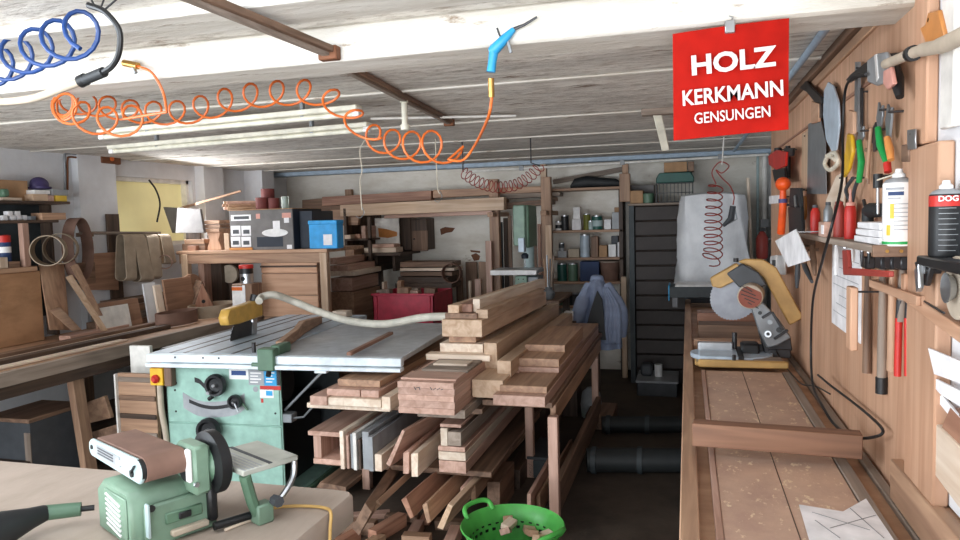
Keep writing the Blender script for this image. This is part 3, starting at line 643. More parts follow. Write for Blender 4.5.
# cup with pencils, screwdrivers standing in front of the shelf's far end
for i, (u, v0, v1, c, hc, lb) in enumerate([(804, 205, 226, 'amber', .011, 'wooden handled chisel leaning at the far end of the tool shelf'), (815, 205, 226, 'signal_red', .016, 'red round glue pot on the far end of the tool shelf'),
        (828, 202, 238, 'grey_metal', .014, 'grey metal tube standing beside the red glue pot')]):
    p = onshelf(u, .48); t = thing(['chisel', 'glue_pot', 'metal_tube'][i], lb, ['chisel', 'pot', 'tube'][i]); top = at(u, v0, x=.48).z
    if i == 0:
        MB().cyl(p, p+V((0, 0, .05)), .005).done('blade', 'steel', t); MB().lathe([(.008, .05), (.013, .07), (.012, .12), (.009, .15)], p, 12).done('handle', c, t)
    else:
        H = max(.07, top-sz); MB().lathe([(hc, 0), (hc*1.15, H*.3), (hc*1.1, H*.75), (hc*.6, H*.9)], p, 16).done('body', c, t); MB().lathe([(hc*.65, H*.9), (hc*.65, H)], p, 14).done('cap', 'dark_grey', t)
t = thing('small_box', 'small pinkish cardboard box on the tool shelf below the red pot', 'box'); p = onshelf(816, .415)
MB().box(.432, .46, p.y-.05, p.y+.06, sz, sz+.05).done('body', 'beech', t, .002); MB().box(.430, .433, p.y-.04, p.y+.0, sz+.01, sz+.04).done('label', 'paper', t)
# hammers under the shelf, in a wooden rack bar
bar_ = thing('hammer_rack', 'short wooden rack bar with hammers hanging through it under the tool shelf', 'tool rack')
a, b = at(871, 283, x=.483), at(919, 283, x=.483)
MB().box(.478, .488, b.y, a.y, a.z-.011, a.z+.011).done('front_bar', 'tooled', bar_, .002)
MB().box(.488, TB, a.y-.012, a.y, a.z-.011, a.z+.011).done('side_bar', 'tooled', bar_, .002); MB().box(.488, TB, b.y, b.y+.012, a.z-.011, a.z+.011).done('side_bar', 'tooled', bar_, .002)
rackz = a.z
for i, (u, vb, hm, lb, rub) in enumerate([(868, 374, 'brown', 'hammer with a dark wooden handle, leftmost of the hammers under the tool shelf', 0), (883, 395, 'grey', 'hammer with pale handle and black rubber end under the tool shelf', 1), (893, 372, 'oak', 'hammer with a brown handle, third of the hammers under the tool shelf', 0), (903, 322, 'grey', 'hammer with a short handle, rightmost of the hammers under the tool shelf', 0)]):
    t = thing('hammer', lb, 'hammer'); xh = .506
    top = at(u, 262, x=xh); bot = at(u, vb, x=xh)
    yv = top.y
    MB().box(xh-.013, xh+.013, yv-.03, yv+.03, top.z-.018, top.z+.016).done('head', 'dark_steel', t, .003)
    zb = bot.z + (.045 if rub else 0)
    MB().tube([V((xh, yv, top.z-.016)), V((xh, yv, (top.z+zb)/2)), V((xh, yv, zb))], [.008, .011, .012], 10).done('handle', hm, t, axis='z')
    if rub: MB().cyl(V((xh, yv, zb)), V((xh, yv, bot.z)), .015, n=14).done('rubber_end', 'black', t)
for i, (u, lb) in enumerate([(899, 'red handled pincers, left handle pair below the rack bar'), (908, 'red handled pliers hanging right of the pincers below the rack bar')]):
    t = thing('pliers', lb, 'pliers'); xh = .50
    rod(t, (u+1, 300), (u, 318), .008, 'jaw', 'dark_steel', xh); rod(t, (u, 318), (u-1.5 if i == 0 else u, 376), .0085, 'grip', 'signal_red', xh); hook(t, u+1, 302, xh)
# red clamp
t = thing('bar_clamp', 'red L shaped bar clamp hanging under the tool shelf', 'clamp')
wallprism(t, [(842, 250), (847, 250), (848, 268), (889, 271), (889, 277), (843, 275)], 'frame', 'red_dull', .435, .018); MB().cyl(T(845, 247, .42), V((.42, T(845, 247, .42).y, sz-.018)), .006).done('screw', 'steel', t)
for i, (u, v1, lb, mt) in enumerate([(836, 275, 'white handled paint brush hanging under the left of the tool shelf', 'white_plastic'), (852, 263, 'slim white file hanging left of the hammers', 'white_plastic'), (862, 266, 'dark drill bit hanging from the tool shelf beside the hammers', 'dark_steel'), (869, 264, 'black bit holder hanging from the tool shelf', 'black')]):
    t = thing(['paint_brush', 'file', 'drill_bit', 'bit_holder'][i], lb, ['brush', 'file', 'drill bit', 'holder'][i]); a = T(u, 246, .48); a.z = sz-.02
    b = at(u, v1, x=.48); MB().tube([a, a.lerp(b, .4), V((a.x, a.y, b.z))], [.004, .009 if i < 2 else .005, .006 if i < 2 else .003], 8).done('body', mt, t); MB().cyl(a, a-V((0, 0, .012)), .006).done('ferrule', 'steel', t)
# wall calendar sheet and wood strips under the shelf
t = thing('wall_chart', 'white paper chart with faint lines pinned to the wall below the tool shelf', 'chart')
a = [T(*q, TB-.003) for q in [(834, 276), (858, 284), (857, 344), (834, 328)]]
ylo, yhi = T(862, 300, TB).y, T(833, 300, TB).y
MB().box(TB-.004, TB-.001, ylo, yhi, 1.20, 1.50).done('sheet', 'paper', t)
for k in range(7): MB().box(TB-.0048, TB-.004, ylo+.03, yhi-.03-.05*(k % 3), 1.25+k*.033, 1.252+k*.033).done('written_line', 'grey_plastic', t)
t = thing('wood_strip', 'vertical pale wooden strip hanging left of the hammers', 'strip'); y_ = T(860, 300, .47).y
MB().box(.44, .46, y_-.03, y_+.03, 1.22, 1.40).done('strip', 'tooled', t, .003, axis='z'); MB().cyl((.46, y_, 1.385), (TB+.004, y_, 1.385), .003).done('nail', 'dark_steel', t)

# upper row of hanging tools, far to near
t = thing('tool_clamp', 'black and red clamp hanging at the far end of the tool wall', 'clamp'); rod(t, (778, 148), (778, 180), .02, 'bar', 'black', .48); wallprism(t, [(768, 156), (776, 150), (786, 152), (785, 166), (776, 170), (769, 165)], 'grip', 'signal_red', .45, .03); wallprism(t, [(772, 170), (784, 168), (785, 182), (775, 184)], 'jaw', 'black', .45, .03)
hook(t, 778, 150, .48)
t = thing('tool_clamp', 'plain black clamp hanging right of the red and black one', 'clamp'); rod(t, (788, 146), (788, 178), .012, 'bar', 'black', .48); wallprism(t, [(784, 148), (793, 148), (792, 156), (784, 158)], 'jaw', 'black', .46, .03); hook(t, 788, 150, .48)
t = thing('rubber_mallet', 'bright orange mallet hanging head up at the far end of the tool wall', 'mallet')
pm = T(783, 184, .43); MB().ball(pm, .048, (.7, 1.0, .68), 18).done('head', 'orange_bright', t); MB().tube([pm-V((0, 0, .03)), T(783, 205, .43), T(781, 233, .43)], [.014, .017, .018], 12).done('handle', 'orange_bright', t); MB().cyl(T(783, 199, .43), T(783, 203, .43), .02).done('collar', 'purple', t); MB().cyl(T(783, 205, .43), T(783, 205, .43)+V((TB-.43+.004, 0, 0)), .006).done('nail', 'dark_steel', t)
t = thing('hand_brush', 'black hand brush hanging right of the orange mallet', 'brush'); wallprism(t, [(788, 207), (801, 207), (802, 233), (789, 233)], 'bristles', 'black', .44, .05); wallprism(t, [(790, 188), (800, 188), (801, 207), (789, 207)], 'back', 'rubber', .45, .04); rod(t, (795, 196), (796, 207), .006, 'ferrule', 'steel', .44); MB().cyl(T(795, 190, .46), T(795, 190, .46)+V((.064, 0, 0)), .005).done('nail', 'dark_steel', t)
t = thing('paper_tag', 'small white tag hanging left of the orange mallet', 'tag'); wallprism(t, [(769, 196), (780, 195), (780, 203), (769, 204)], 'card', 'paper', .45, .004, 0); MB().cyl(T(775, 197, .45), T(775, 197, .45)+V((.074, 0, 0)), .003).done('pin', 'dark_steel', t)
t = thing('paper_note', 'white paper sheet hanging askew at the far end of the tool shelf', 'paper')
a = [at(u, v, x=.37) for u, v in [(775, 241), (796, 229), (810, 260), (788, 267)]]
m = MB(); m.loft([a, [p+V((.003, .003, 0)) for p in a]]); m.done('sheet', 'paper', t); MB().cyl(at(797, 232, x=.37), at(797, 232, x=.37)+V((.15, 0, 0)), .002, n=6).done('pin', 'steel', t)
t = thing('brown_fabric_strap', 'dark leather strap bundle hanging below the paper note', 'strap')
for (u0, v0, u1, v1) in [(798, 262, 797, 288), (801, 256, 812, 282), (812, 246, 815, 275), (806, 246, 804, 268)]: MB().tube([T(u0, v0, .46), T((u0+u1)/2, (v0+v1)/2+1, .46), T(u1, v1, .46)], [.010, .012, .006], 8).done('strap_end', 'dark_grey' if u0 < 805 else 'brown', t)
MB().cyl(T(803, 250, .46), T(803, 250, .46)+V((.064, 0, 0)), .006).done('peg', 'brown', t); MB().tube([T(798, 262, .46), T(803, 250, .46), T(812, 246, .46), T(806, 246, .46)], .006, 6).done('loop', 'brown', t)
t = thing('hand_saw', 'hand saw with a black pistol grip hanging beside the sign', 'saw')
wallprism(t, [(797, 82), (805, 80), (812, 88), (821, 97), (821, 104), (814, 102), (806, 92), (798, 88)], 'handle', 'black', .49, .02, .003); wallprism(t, [(818, 104), (821, 104), (822, 118), (819, 118)], 'tang', 'dark_steel', .495, .006, 0); hook(t, 820, 102)
t = thing('hand_saw', 'wide grey rip saw blade with a wooden handle hanging on the tool wall', 'saw')
wallprism(t, [(808, 124), (820, 118), (825, 140), (826, 194), (807, 194)], 'blade', 'grey_metal', .50, .003, 0); wallprism(t, [(811, 101), (818, 104), (818, 122), (811, 124)], 'handle', 'tooled', .49, .018, .003); hook(t, 814, 106)
t = thing('flat_lath', 'tall light wooden lath hanging left of the rip saw', 'lath'); wallprism(t, [(802, 134), (808, 130), (807, 190), (801, 190)], 'lath', 'pine', .50, .012, .002); hook(t, 804, 136)
t = thing('veneer_saw', 'long pale oval saw blade hanging on the tool wall right of the hand saws', 'saw')
wallprism(t, [(824, 90), (828, 82), (833, 86), (838, 102), (839, 125), (836, 150), (832, 152), (826, 140), (823, 115)], 'blade', 'bright_alu', .495, .006, .001); hook(t, 829, 88)
t = thing('wooden_rule', 'cream wooden rule hanging under the oval saw blade', 'ruler'); wallprism(t, [(836, 176), (843, 172), (843, 210), (828, 232), (826, 200)], 'rule', 'pale', .505, .008, .001); hook(t, 839, 178)
t = thing('measuring_tape', 'dusty rope coil hanging below the oval saw blade', 'rope'); MB().tube(spline([T(827, 156), T(835, 153), T(838, 163), T(830, 170), T(825, 164), T(829, 156), T(836, 160)]), .008, 8).done('coil', 'string', t); hook(t, 830, 157)
t = thing('flat_file', 'long dark file hanging between the oval blade and the yellow pliers', 'file'); wallprism(t, [(855, 62), (858, 62), (858, 132), (854, 132)], 'blade', 'grey_metal', .50, .008, 0); rod(t, (856, 132), (855, 148), .009, 'handle', 'brown', .50); hook(t, 856, 68)
t = thing('square_blade', 'thin black square blade hanging left of the green pliers', 'square'); wallprism(t, [(860, 88), (861.3, 88), (861.3, 126), (860, 126)], 'blade', 'black', .50, .006, 0); MB().cyl(T(860.6, 92, .50), T(860.6, 92, .50)+V((.024, 0, 0)), .003, n=6).done('pin', 'dark_steel', t)
t = thing('pipe_pliers', 'yellow handled pliers hanging on the tool wall', 'pliers'); wallprism(t, [(847, 133), (851, 135), (852, 152), (848, 170), (843, 178), (842, 168), (845, 150)], 'grip', 'yellow', .485, .022, .004); wallprism(t, [(848, 110), (853, 112), (853, 134), (848, 134)], 'jaw', 'tooled', .49, .015, .002); hook(t, 850, 116)
def pliers(label, u, v0, v1, v2, grip, tip=None, du=3):
    t = thing('pliers', label, 'pliers')
    wallprism(t, [(u-3, v0+2), (u-2, v0-8), (u, v0-1), (u+2, v0-5), (u+2, v0+6), (u, v1), (u-3, v1), (u-4, v0+8)], 'jaw', 'grey_metal', .495, .006, .001)
    MB().tube([T(u-2, v1, .485), T(u+.5, (v1+v2)/2, .485), T(u+du, v2, .485)], [.008, .010, .008], 10).done('grip', grip, t)
    if tip: MB().tube([T(u+du, v2, .485), T(u+du+1, v2+9, .485)], [.0095, .009], 10).done('grip_end', tip, t)
    hook(t, u-1, v0, .485); return t
pliers('pliers with a long green grip, left of the two green ones', 861, 131, 141, 182, 'green_tool', du=-2)
pliers('green pliers with a red grip end hanging left of the orange handle', 880, 110, 128, 163, 'green_tool', 'signal_red', 7)
t = pliers('orange wooden handled pliers hanging right of the green ones', 889, 112, 138, 160, 'amber', None, 2)
t = thing('pincers', 'small dark pincers hanging between the two green pliers', 'pliers'); wallprism(t, [(872, 128), (875, 122), (877, 130), (875, 142), (876, 150), (873, 152), (872, 140), (870, 136)], 'jaw', 'dark_steel', .495, .006, .001); rod(t, (871, 128), (867, 178), .005, 'grip', 'oak', .49); hook(t, 875, 130, .49)
t = thing('padlock_hinge', 'small galvanised hinge plate and dark bolt hanging near the post on the tool wall', 'hinge'); wallprism(t, [(907, 130), (915, 129), (915, 149), (907, 150)], 'plate', 'steel', .49, .004, .001); wallprism(t, [(901, 145), (908, 144), (908, 162), (901, 162)], 'bolt', 'brown', .49, .014, .002); hook(t, 910, 134, .49)
t = thing('oil_can', 'thin black screwdriver hanging left of the white spray can', 'screwdriver'); rod(t, (878, 174), (878, 188), .012, 'handle', 'black', .49); rod(t, (878, 188), (878, 214), .004, 'shank', 'steel', .49); hook(t, 878, 176, .49)
t = thing('wooden_gauge', 'thin brown gauge stick hanging right of the rope coil', 'gauge'); rod(t, (869, 140), (868, 184), .004, 'stick', 'brown', .50); rod(t, (866.5, 150), (870, 150), .006, 'stop', 'brown', .5); hook(t, 869, 142, .5)
# grey hanging sander with cable, and grey tube from the right
t = thing('power_tool', 'grey hand sander with a red label hanging upside down high on the tool wall', 'sander')
wallprism(t, [(867, 60), (875, 54), (885, 52), (890, 64), (888, 80), (876, 86), (867, 82)], 'body', 'grey_plastic', .47, .03, .003); wallprism(t, [(874, 55), (876, 54), (878, 78), (876, 82)], 'edge_strip', 'white_plastic', .468, .01, .001)
wallprism(t, [(883, 71), (890, 67), (893, 84), (887, 90), (883, 84)], 'red_label', 'skin_pink', .466, .01, .002); wallprism(t, [(868, 60), (850, 74), (845, 80), (848, 83), (856, 78), (868, 77)], 'handle', 'black', .475, .03, .003)
MB().tube([T(893, 64, .485), T(897, 80, .485), T(900, 97, .485)], [.014, .016, .009], 12).done('dust_bag', 'black', t); MB().cyl(T(886, 56, .475), T(886, 56, .475)+V((.05, 0, 0)), .006).done('peg', 'dark_steel', t)
t = thing('suction_tube', 'pale grey curved tube coming in from the right to the grey tool', 'tube')
MB().tube(spline([at(u, v, x=.47) for u, v in [(886, 64), (896, 60), (908, 55), (922, 50), (940, 46), (962, 36), (990, 22)]]), [.012]*24+[.014]*8+[.016]*17, 12).done('tube', 'dust', t)
MB().cyl(T(911, 54, .47), T(914, 53, .47), .017).done('clip_ring', 'black', t)
t = thing('amber_cover', 'amber plastic cover hanging at the top of the post by the pier', 'cover'); wallprism(t, [(919, 28), (925, 24), (928, 12), (938, 10), (944, 36), (938, 50), (928, 50), (924, 40)], 'cover', 'amber', .50, .01, .003)
MB().cyl(T(928, 20, .5), T(928, 20, .5)+V((.04, 0, 0)), .005).done('peg', 'dark_steel', t)
# near ledge at the right edge with roll, bracket, papers
t = thing('wall_ledge', 'black ledge under the black spray can at the right edge', 'ledge')
lz = pc2.z; MB().box(.462, .526, pc2.y-.30, pc2.y+.05, lz-.022, lz-.001).done('board', 'black', t, .003); MB().box(.505, .526, pc2.y-.25, pc2.y+.02, lz-.08, lz-.022).done('bracket', 'black', t, .003)
t = thing('bolt_bracket', 'dark iron tool bracket on the post below the ledge', 'bracket'); wallprism(t, [(914, 262), (926, 258), (930, 266), (925, 286), (920, 284)], 'plate', 'dark_steel', .475, .02, .002); wallprism(t, [(914, 270), (918, 264), (918, 288), (916, 292)], 'arm', 'steel', .46, .012, .001); MB().cyl(T(924, 270, .47), T(924, 270, .47)+V((.03, 0, 0)), .008).done('bolt', 'dark_steel', t)
t = thing('disc_sander_roll', 'round brown abrasive disc standing on the wooden bracket at the right edge', 'sanding disc')
pr_ = at(960, 288, x=.505); MB().cyl(pr_+V((-.008, 0, 0)), pr_+V((.008, 0, 0)), .062, n=32).done('disc', 'dust', t, .002); MB().lathe([(.03, -.025), (.022, -.012)], pr_, 16, axis=(1, 0, 0)).done('hub', 'steel', t)
zt = pr_.z-.076
t = thing('wooden_bracket', 'sloping wooden bracket board at the right edge below the spray can', 'bracket')
a, b = at(906, 294, x=.50), at(985, 350, x=.50)
MB().bar((.508, a.y, a.z), (.508, b.y, b.z), .035, .03).done('shelf_board', 'tooled', t, .003, axis='y'); MB().box(.488, .512, a.y-.03, a.y, a.z-.01, a.z+.05).done('end_post', 'tooled', t, .003, axis='z'); MB().cyl(at(922, 300, x=.494), at(944, 313, x=.494), .0025, n=6).done('wire', 'dark_steel', t)
for i, (qs, lb) in enumerate([([(928, 348), (962, 362), (962, 384), (934, 374)], 'curled white paper, upper of the papers stuck behind the bracket at the right edge'), ([(925, 376), (932, 377), (962, 392), (962, 408), (940, 394)], 'folded white paper, middle of the papers at the right edge'), ([(935, 398), (942, 395), (962, 420), (962, 432)], 'white paper scrap, lowest of the papers at the right edge')]):
    t = thing('paper_sheet', lb, 'paper', 'papers at the right edge'); a = [at(u, v, x=.49+.008*i) for u, v in qs]
    m = MB(); m.loft([a, [p+V((.004, .002, 0)) for p in a]]); m.done('sheet', 'paper', t)
t = thing('wood_block', 'striped reddish wooden wedge standing on the bench end at the right edge', 'wood block'); a = [at(u, v, x=.505) for u, v in [(938, 435), (950, 407), (962, 420), (962, 470)]]
m = MB(); m.loft([a, [p+V((.03, 0, 0)) for p in a]]); m.done('wedge', 'red', t, .002)
t = thing('wood_block', 'pale pine block leaning on the bench end at the right edge', 'wood block'); a = [at(u, v, x=.50) for u, v in [(931, 428), (936, 424), (975, 462), (975, 530), (931, 470)]]
m = MB(); m.loft([a, [p+V((.015, 0, 0)) for p in a]]); m.done('block', 'pale', t, .002, axis='y')
# ================================================================ table saw
TS = thing('table_saw', 'green table saw with a wide aluminium table and yellow blade guard', 'table saw')
cx0, cx1, cy0, cy1 = -2.92, -2.185, 3.45, 4.25
m = MB(); m.box(cx0, cx0+.012, cy0+.004, cy1, .03, .84).box(cx0, cx1, cy0+.004, cy0+.014, .03, .84).box(cx0, cx1, cy0+.01, cy1, .03, .05); m.done('cabinet', 'green_machine', TS)
MB().box(cx0, cx1, cy1-.012, cy1, .03, .84).done('rear_panel', 'slate', TS)  # dark colour stands in for the shade inside the open cabinet
MB().box(cx0+.10, cx1-.10, cy0+.12, cy1-.1, .05, .52).done('motor_housing', 'black', TS, .01); MB().cyl((cx0+.2, cy0+.3, .64), (cx1-.12, cy0+.3, .64), .10, n=20).done('arbor_motor', 'dark_steel', TS)
MB().box(cx0+.008, cx1-.006, cy0-.004, cy0+.005, .475, .835).done('front_panel', 'green_machine', TS, .003)
MB().box(cx0+.008, cx1-.006, cy0-.004, cy0+.005, .06, .468).done('lower_door', 'green_machine', TS, .003)
MB().box(cx0-.02, cx1+.02, cy0-.01, cy1, 0, .03).done('plinth', 'green_dark', TS, .004)
MB().box(-2.985, -2.30, 3.43, 5.06, .845, .880).done('main_table', 'bright_alu', TS, .004)
MB().box(-2.295, -1.45, 3.43, 4.66, .848, .878).done('extension_table', 'cast_iron', TS, .004)
for x in (-2.86, -2.77, -2.60, -2.46):
    MB().box(x-.009, x+.009, 3.43, 5.06, .8795, .8812).done('table_groove', 'dark_steel', TS)
MB().box(-2.95, -2.91, 3.5, 5.3, .84, .905).done('sliding_rail', 'dark_steel', TS, .003) if False else None
MB().box(-2.99, -1.44, 3.385, 3.43, .832, .878).done('front_rail', 'lit_rail_alu', TS, .004); MB().box(-2.99, -1.44, 3.37, 3.43, .805, .828).done('rail_tube', 'lit_rail_alu', TS, .004)
MB().box(-3.06, -2.99, 3.6, 5.0, .83, .872).done('side_rail', 'black', TS, .003)
for x in (-2.80, -2.62, -2.52): MB().cyl((x, 3.386, .862), (x, 3.383, .862), .006, n=10).done('screw', 'dark_steel', TS)
MB().box(-1.93, -1.86, 3.36, 3.40, .795, .808).done('rail_foot', 'lit_rail_alu', TS, .002)
MB().bar((-1.9, 3.42, .80), (-2.19, 3.5, .55), .012, .012).done('table_strut', 'grey_metal', TS); MB().box(-2.20, -2.13, 3.46, 3.53, .49, .54).done('strut_foot', 'grey_metal', TS, .004)
MB().tube([(-2.14, 3.49, .51), (-2.06, 3.47, .525), (-1.98, 3.45, .60)], .006, 6).done('brace', 'grey_metal', TS)
# blade, riving knife, guard
bcx = -2.72; byy = 3.97
m = MB(); m.prism([(cos(2*pi*k/80)*(.155 if k % 2 else .148), sin(2*pi*k/80)*(.155 if k % 2 else .148)) for k in range(80)], (bcx, byy, .86), (0, 1, 0), (0, 0, 1), (.004, 0, 0)); m.done('saw_blade', 'dark_steel', TS)
MB().loft([[V((bcx-.003, byy+.10, .882)), V((bcx-.003, byy+.16, .882)), V((bcx-.003, byy+.18, 1.02)), V((bcx-.003, byy+.13, 1.02))], [V((bcx+.008, byy+.10, .882)), V((bcx+.008, byy+.16, .882)), V((bcx+.008, byy+.18, 1.02)), V((bcx+.008, byy+.13, 1.02))]]).done('riving_knife', 'steel', TS)
gp = [(q.y, q.z) for q in [at(u, v, x=bcx) for u, v in [(223, 322), (226, 314), (247, 308), (259, 304), (263, 309), (263, 320), (238, 328), (225, 330)]]]
MB().loft([[V((bcx-.03, y, z)) for y, z in gp], [V((bcx+.035, y, z)) for y, z in gp]]).done('blade_guard', 'yellow_machine', TS, .008)
MB().cyl(at(258, 309, x=bcx), at(260, 299, x=bcx+.01), .032, n=18).done('hose_collar', 'black', TS)
# front face: slots, handwheels, stickers, switch
fy = cy0-.004
def fp(u, v): return at(u, v, y=fy)
def slot(pts, wd, nm, mt, dy): 
    a = spline([fp(*q)+V((0, dy, 0)) for q in pts], 6); m = MB()
    up = [p+V((0, 0, wd)) for p in a]; dn = [p-V((0, 0, wd)) for p in a]
    ring = up+dn[::-1]; m.loft([ring, [p+V((0, -dy*.9+.0005, 0)) for p in ring]]); m.done(nm, mt, TS)
slot([(193, 384), (198, 386), (203, 391), (210, 396)], .014, 'slot', 'black', -.002)
slot([(182, 404), (196, 412), (212, 414), (232, 412), (242, 406)], .045, 'scale_plate', 'grey_plastic', -.002)
slot([(188, 405), (200, 410), (213, 412), (230, 410)], .010, 'slot', 'black', -.004)
def wheel(u, v, r, d):
    p = fp(u, v); MB().lathe([(r*.45, 0), (r*.5, d*.4), (r, d*.5), (r*1.02, d*.75), (r*.95, d), (r*.75, d*.98), (r*.6, d*.75), (r*.2, d*.72)], p, 32, (0, -1, 0)).done('handwheel', 'black', TS)
    MB().lathe([(r*.2, d*.6), (r*.18, d*1.05), (r*.10, d*1.12)], p, 14, (0, -1, 0)).done('hub_cap', 'steel', TS); return p
p = wheel(218, 388, .062, .07); MB().cyl(p+V((-.02, -.07, -.035)), p+V((-.02, -.10, -.035)), .010).done('crank_knob', 'steel', TS); MB().cyl(p+V((-.035, -.03, -.07)), p+V((-.06, -.03, -.085)), .012).done('lever', 'black', TS)
p = wheel(236, 405, .04, .06); MB().cyl(p+V((0, -.05, 0)), p+V((.03, -.06, -.05)), .006).done('lever', 'steel', TS); MB().cyl(p+V((.03, -.02, -.01)), p+V((.065, -.02, -.05)), .006).done('lever', 'green_dark', TS)
p = wheel(212, 432, .07, .08)
def sticker(u0, v0, u1, v1, mt, nm='sticker', lift=.001):
    a, b = fp(u0, v1), fp(u1, v0); return MB().box(a.x, b.x, fy-lift-.001, fy-lift+.0015, a.z, b.z).done(nm, mt, TS)
sticker(227, 370, 245, 384, 'white_plastic'); sticker(229, 376, 243, 380, 'blue', 'sticker_print', .0022); sticker(229, 372, 242, 374, 'grey_plastic', 'sticker_print', .0022)
sticker(246, 375, 261, 390, 'grey_plastic'); sticker(261, 375, 273, 391, 'sky_blue'); sticker(273, 376, 276, 391, 'black')
for k in range(4): sticker(247.5, 378+k*3, 258-(k % 2)*3, 378.8+k*3, 'white_plastic', 'sticker_print', .0022); sticker(263, 378+k*3, 271-(k % 2)*2, 378.8+k*3, 'white_plastic', 'sticker_print', .0022)
sticker(257, 392, 277, 395, 'signal_red'); sticker(257, 395, 270, 403, 'white_plastic'); sticker(263, 396.5, 269, 401, 'sky_blue', 'sticker_print', .0022); sticker(258, 404, 260, 408, 'signal_red'); sticker(263, 366, 270, 372, 'paper')
MB().cyl(fp(252.5, 394.5)+V((0, -.002, 0)), fp(252.5, 394.5), .016, n=20).done('sticker', 'grey_plastic', TS)
for u, v in [(212, 369.5), (166, 372), (174, 394), (175, 415), (272, 419), (175, 387)]: MB().cyl(fp(u, v)+V((0, -.003, 0)), fp(u, v), .006, n=10).done('screw', 'black', TS)
a = fp(163, 382); MB().box(a.x-.055, a.x+.03, fy-.05, fy+.0, .695, .795).done('switch_box', 'yellow', TS, .004)
MB().box(a.x-.05, a.x+.025, fy-.05, fy, .798, .855).done('switch_cap', 'skin_pink', TS, .004); MB().lathe([(.024, 0), (.024, .015), (.017, .022), (.012, .03)], (a.x-.012, fy-.05, .735), 20, (0, -1, 0)).done('stop_button', 'signal_red', TS)
MB().box(a.x+.035, a.x+.085, fy-.045, fy, .69, .80).done('plug_box', 'brown', TS, .004)
MB().tube(spline([(a.x-.005, fy-.03, .695), (a.x-.012, fy-.02, .55), (a.x+.0, fy-.01, .40), (a.x+.01, fy-.01, .2)]), .017, 10).done('switch_cable', 'dust', TS)
# fence bracket and wooden fence
FX = -2.22
m = MB(); m.box(FX-.05, FX+.05, 3.36, 3.44, .80, .92).box(FX+.0, FX+.055, 3.42, 3.56, .878, .93); m.done('fence_bracket', 'green_dark', TS, .006)
MB().cyl((FX-.07, 3.37, .90), (FX-.07, 3.37, .955), .011).done('clamp_lever', 'dark_steel', TS); MB().cyl((FX-.09, 3.38, .83), (FX-.02, 3.38, .83), .013).done('clamp_lever', 'green_dark', TS); MB().cyl((FX+.01, 3.38, .80), (FX+.015, 3.36, .775), .014).done('clamp_lever', 'black', TS)
MB().loft([[V((x, 3.52, z)) for x, z in ((FX-.02, .882), (FX+.02, .882), (FX+.02, .935), (FX-.02, .935))], [V((x, 3.95, z)) for x, z in ((FX-.13, .882), (FX-.09, .882), (FX-.09, .945), (FX-.13, .945))], [V((x, 4.12, z)) for x, z in ((FX-.18, .882), (FX-.14, .882), (FX-.14, .965), (FX-.18, .965))], [V((x, 4.6, z)) for x, z in ((FX-.28, .882), (FX-.24, .882), (FX-.24, .93), (FX-.28, .93))]]).done('fence', 'oak', TS, .003, axis='y')
t = thing('dust_hose', 'thick pale grey extraction hose running from the saw guard to the lumber pile', 'hose')
hpts = spline([at(259, 301, x=bcx+.01), at(262, 297, y=4.2), at(275, 295, y=4.25), at(295, 302, y=4.36), at(320, 312, y=4.3), at(350, 321, y=4.25), at(385, 324, y=4.2), at(420, 318, y=4.15), at(445, 316.5, y=4.1), at(462, 317, y=4.1)], 8)
MB().tube(hpts, .025, 12).done('tube', 'hose_grey', t)
tag(plank('wood_strip', 'reddish wooden strip lying on the grey extension table of the saw', 'strip', 'red', at(349, 354, z=.917), at(391, 333, z=.917), .03, .018), 'reddish wooden strip lying on the grey extension table of the saw', 'strip')
board('wood_block', 'small pale block at the back of the saw table behind the fence', 'wood block', 'pale', -2.62, -2.50, 4.95, 5.05, .8995, .945)

settle(TS); TS.rotation_euler = (0, 0, radians(3.2)); TS.location.y += .07; TS.location.x -= .065; TS.scale = (1, 1, 1.02)
# ribbed panels left of the saw
def leaning(name, label, cat, mt, u0, v0, u1, v1, y, d, zb=None, lean=0, g=None):
    x0, x1, z0, z1 = fr(u0, v0, u1, v1, y); z0 = zb if zb is not None else z0
    m = MB(); m.loft([[V((x0, y, z0)), V((x1, y, z0)), V((x1, y+lean, z1)), V((x0, y+lean, z1))], [V((x0, y+d, z0)), V((x1, y+d, z0)), V((x1, y+d+lean, z1)), V((x0, y+d+lean, z1))]])
    return tag(m.done(name, mt, None, .002), label, cat, g)
t = thing('grooved_panel', 'brown grooved wooden panel standing left of the green saw', 'panel')
x0, x1, z0, z1 = fr(120, 374, 157, 460, 3.62)
MB().box(x0, x1, 3.62, 3.65, 0, z1).done('panel', 'oak', t, .002, axis='x')
for k in range(6): MB().box(x0+.008, x1, 3.608, 3.62, z1-.05-k*.115, z1-.02-k*.115).done('groove_strip', ['grey', 'brown', 'dark'][k % 3], t, .003, axis='x')
MB().box(x0-.012, x0, 3.60, 3.66, 0, z1-.004).done('edge_strip', 'white_paint', t, .002)
leaning('panel_offcut', 'white ribbed panel offcut standing behind the grooved brown panel', 'panel', 'white_paint', 130, 346, 150, 372, 3.8, .03, 0)

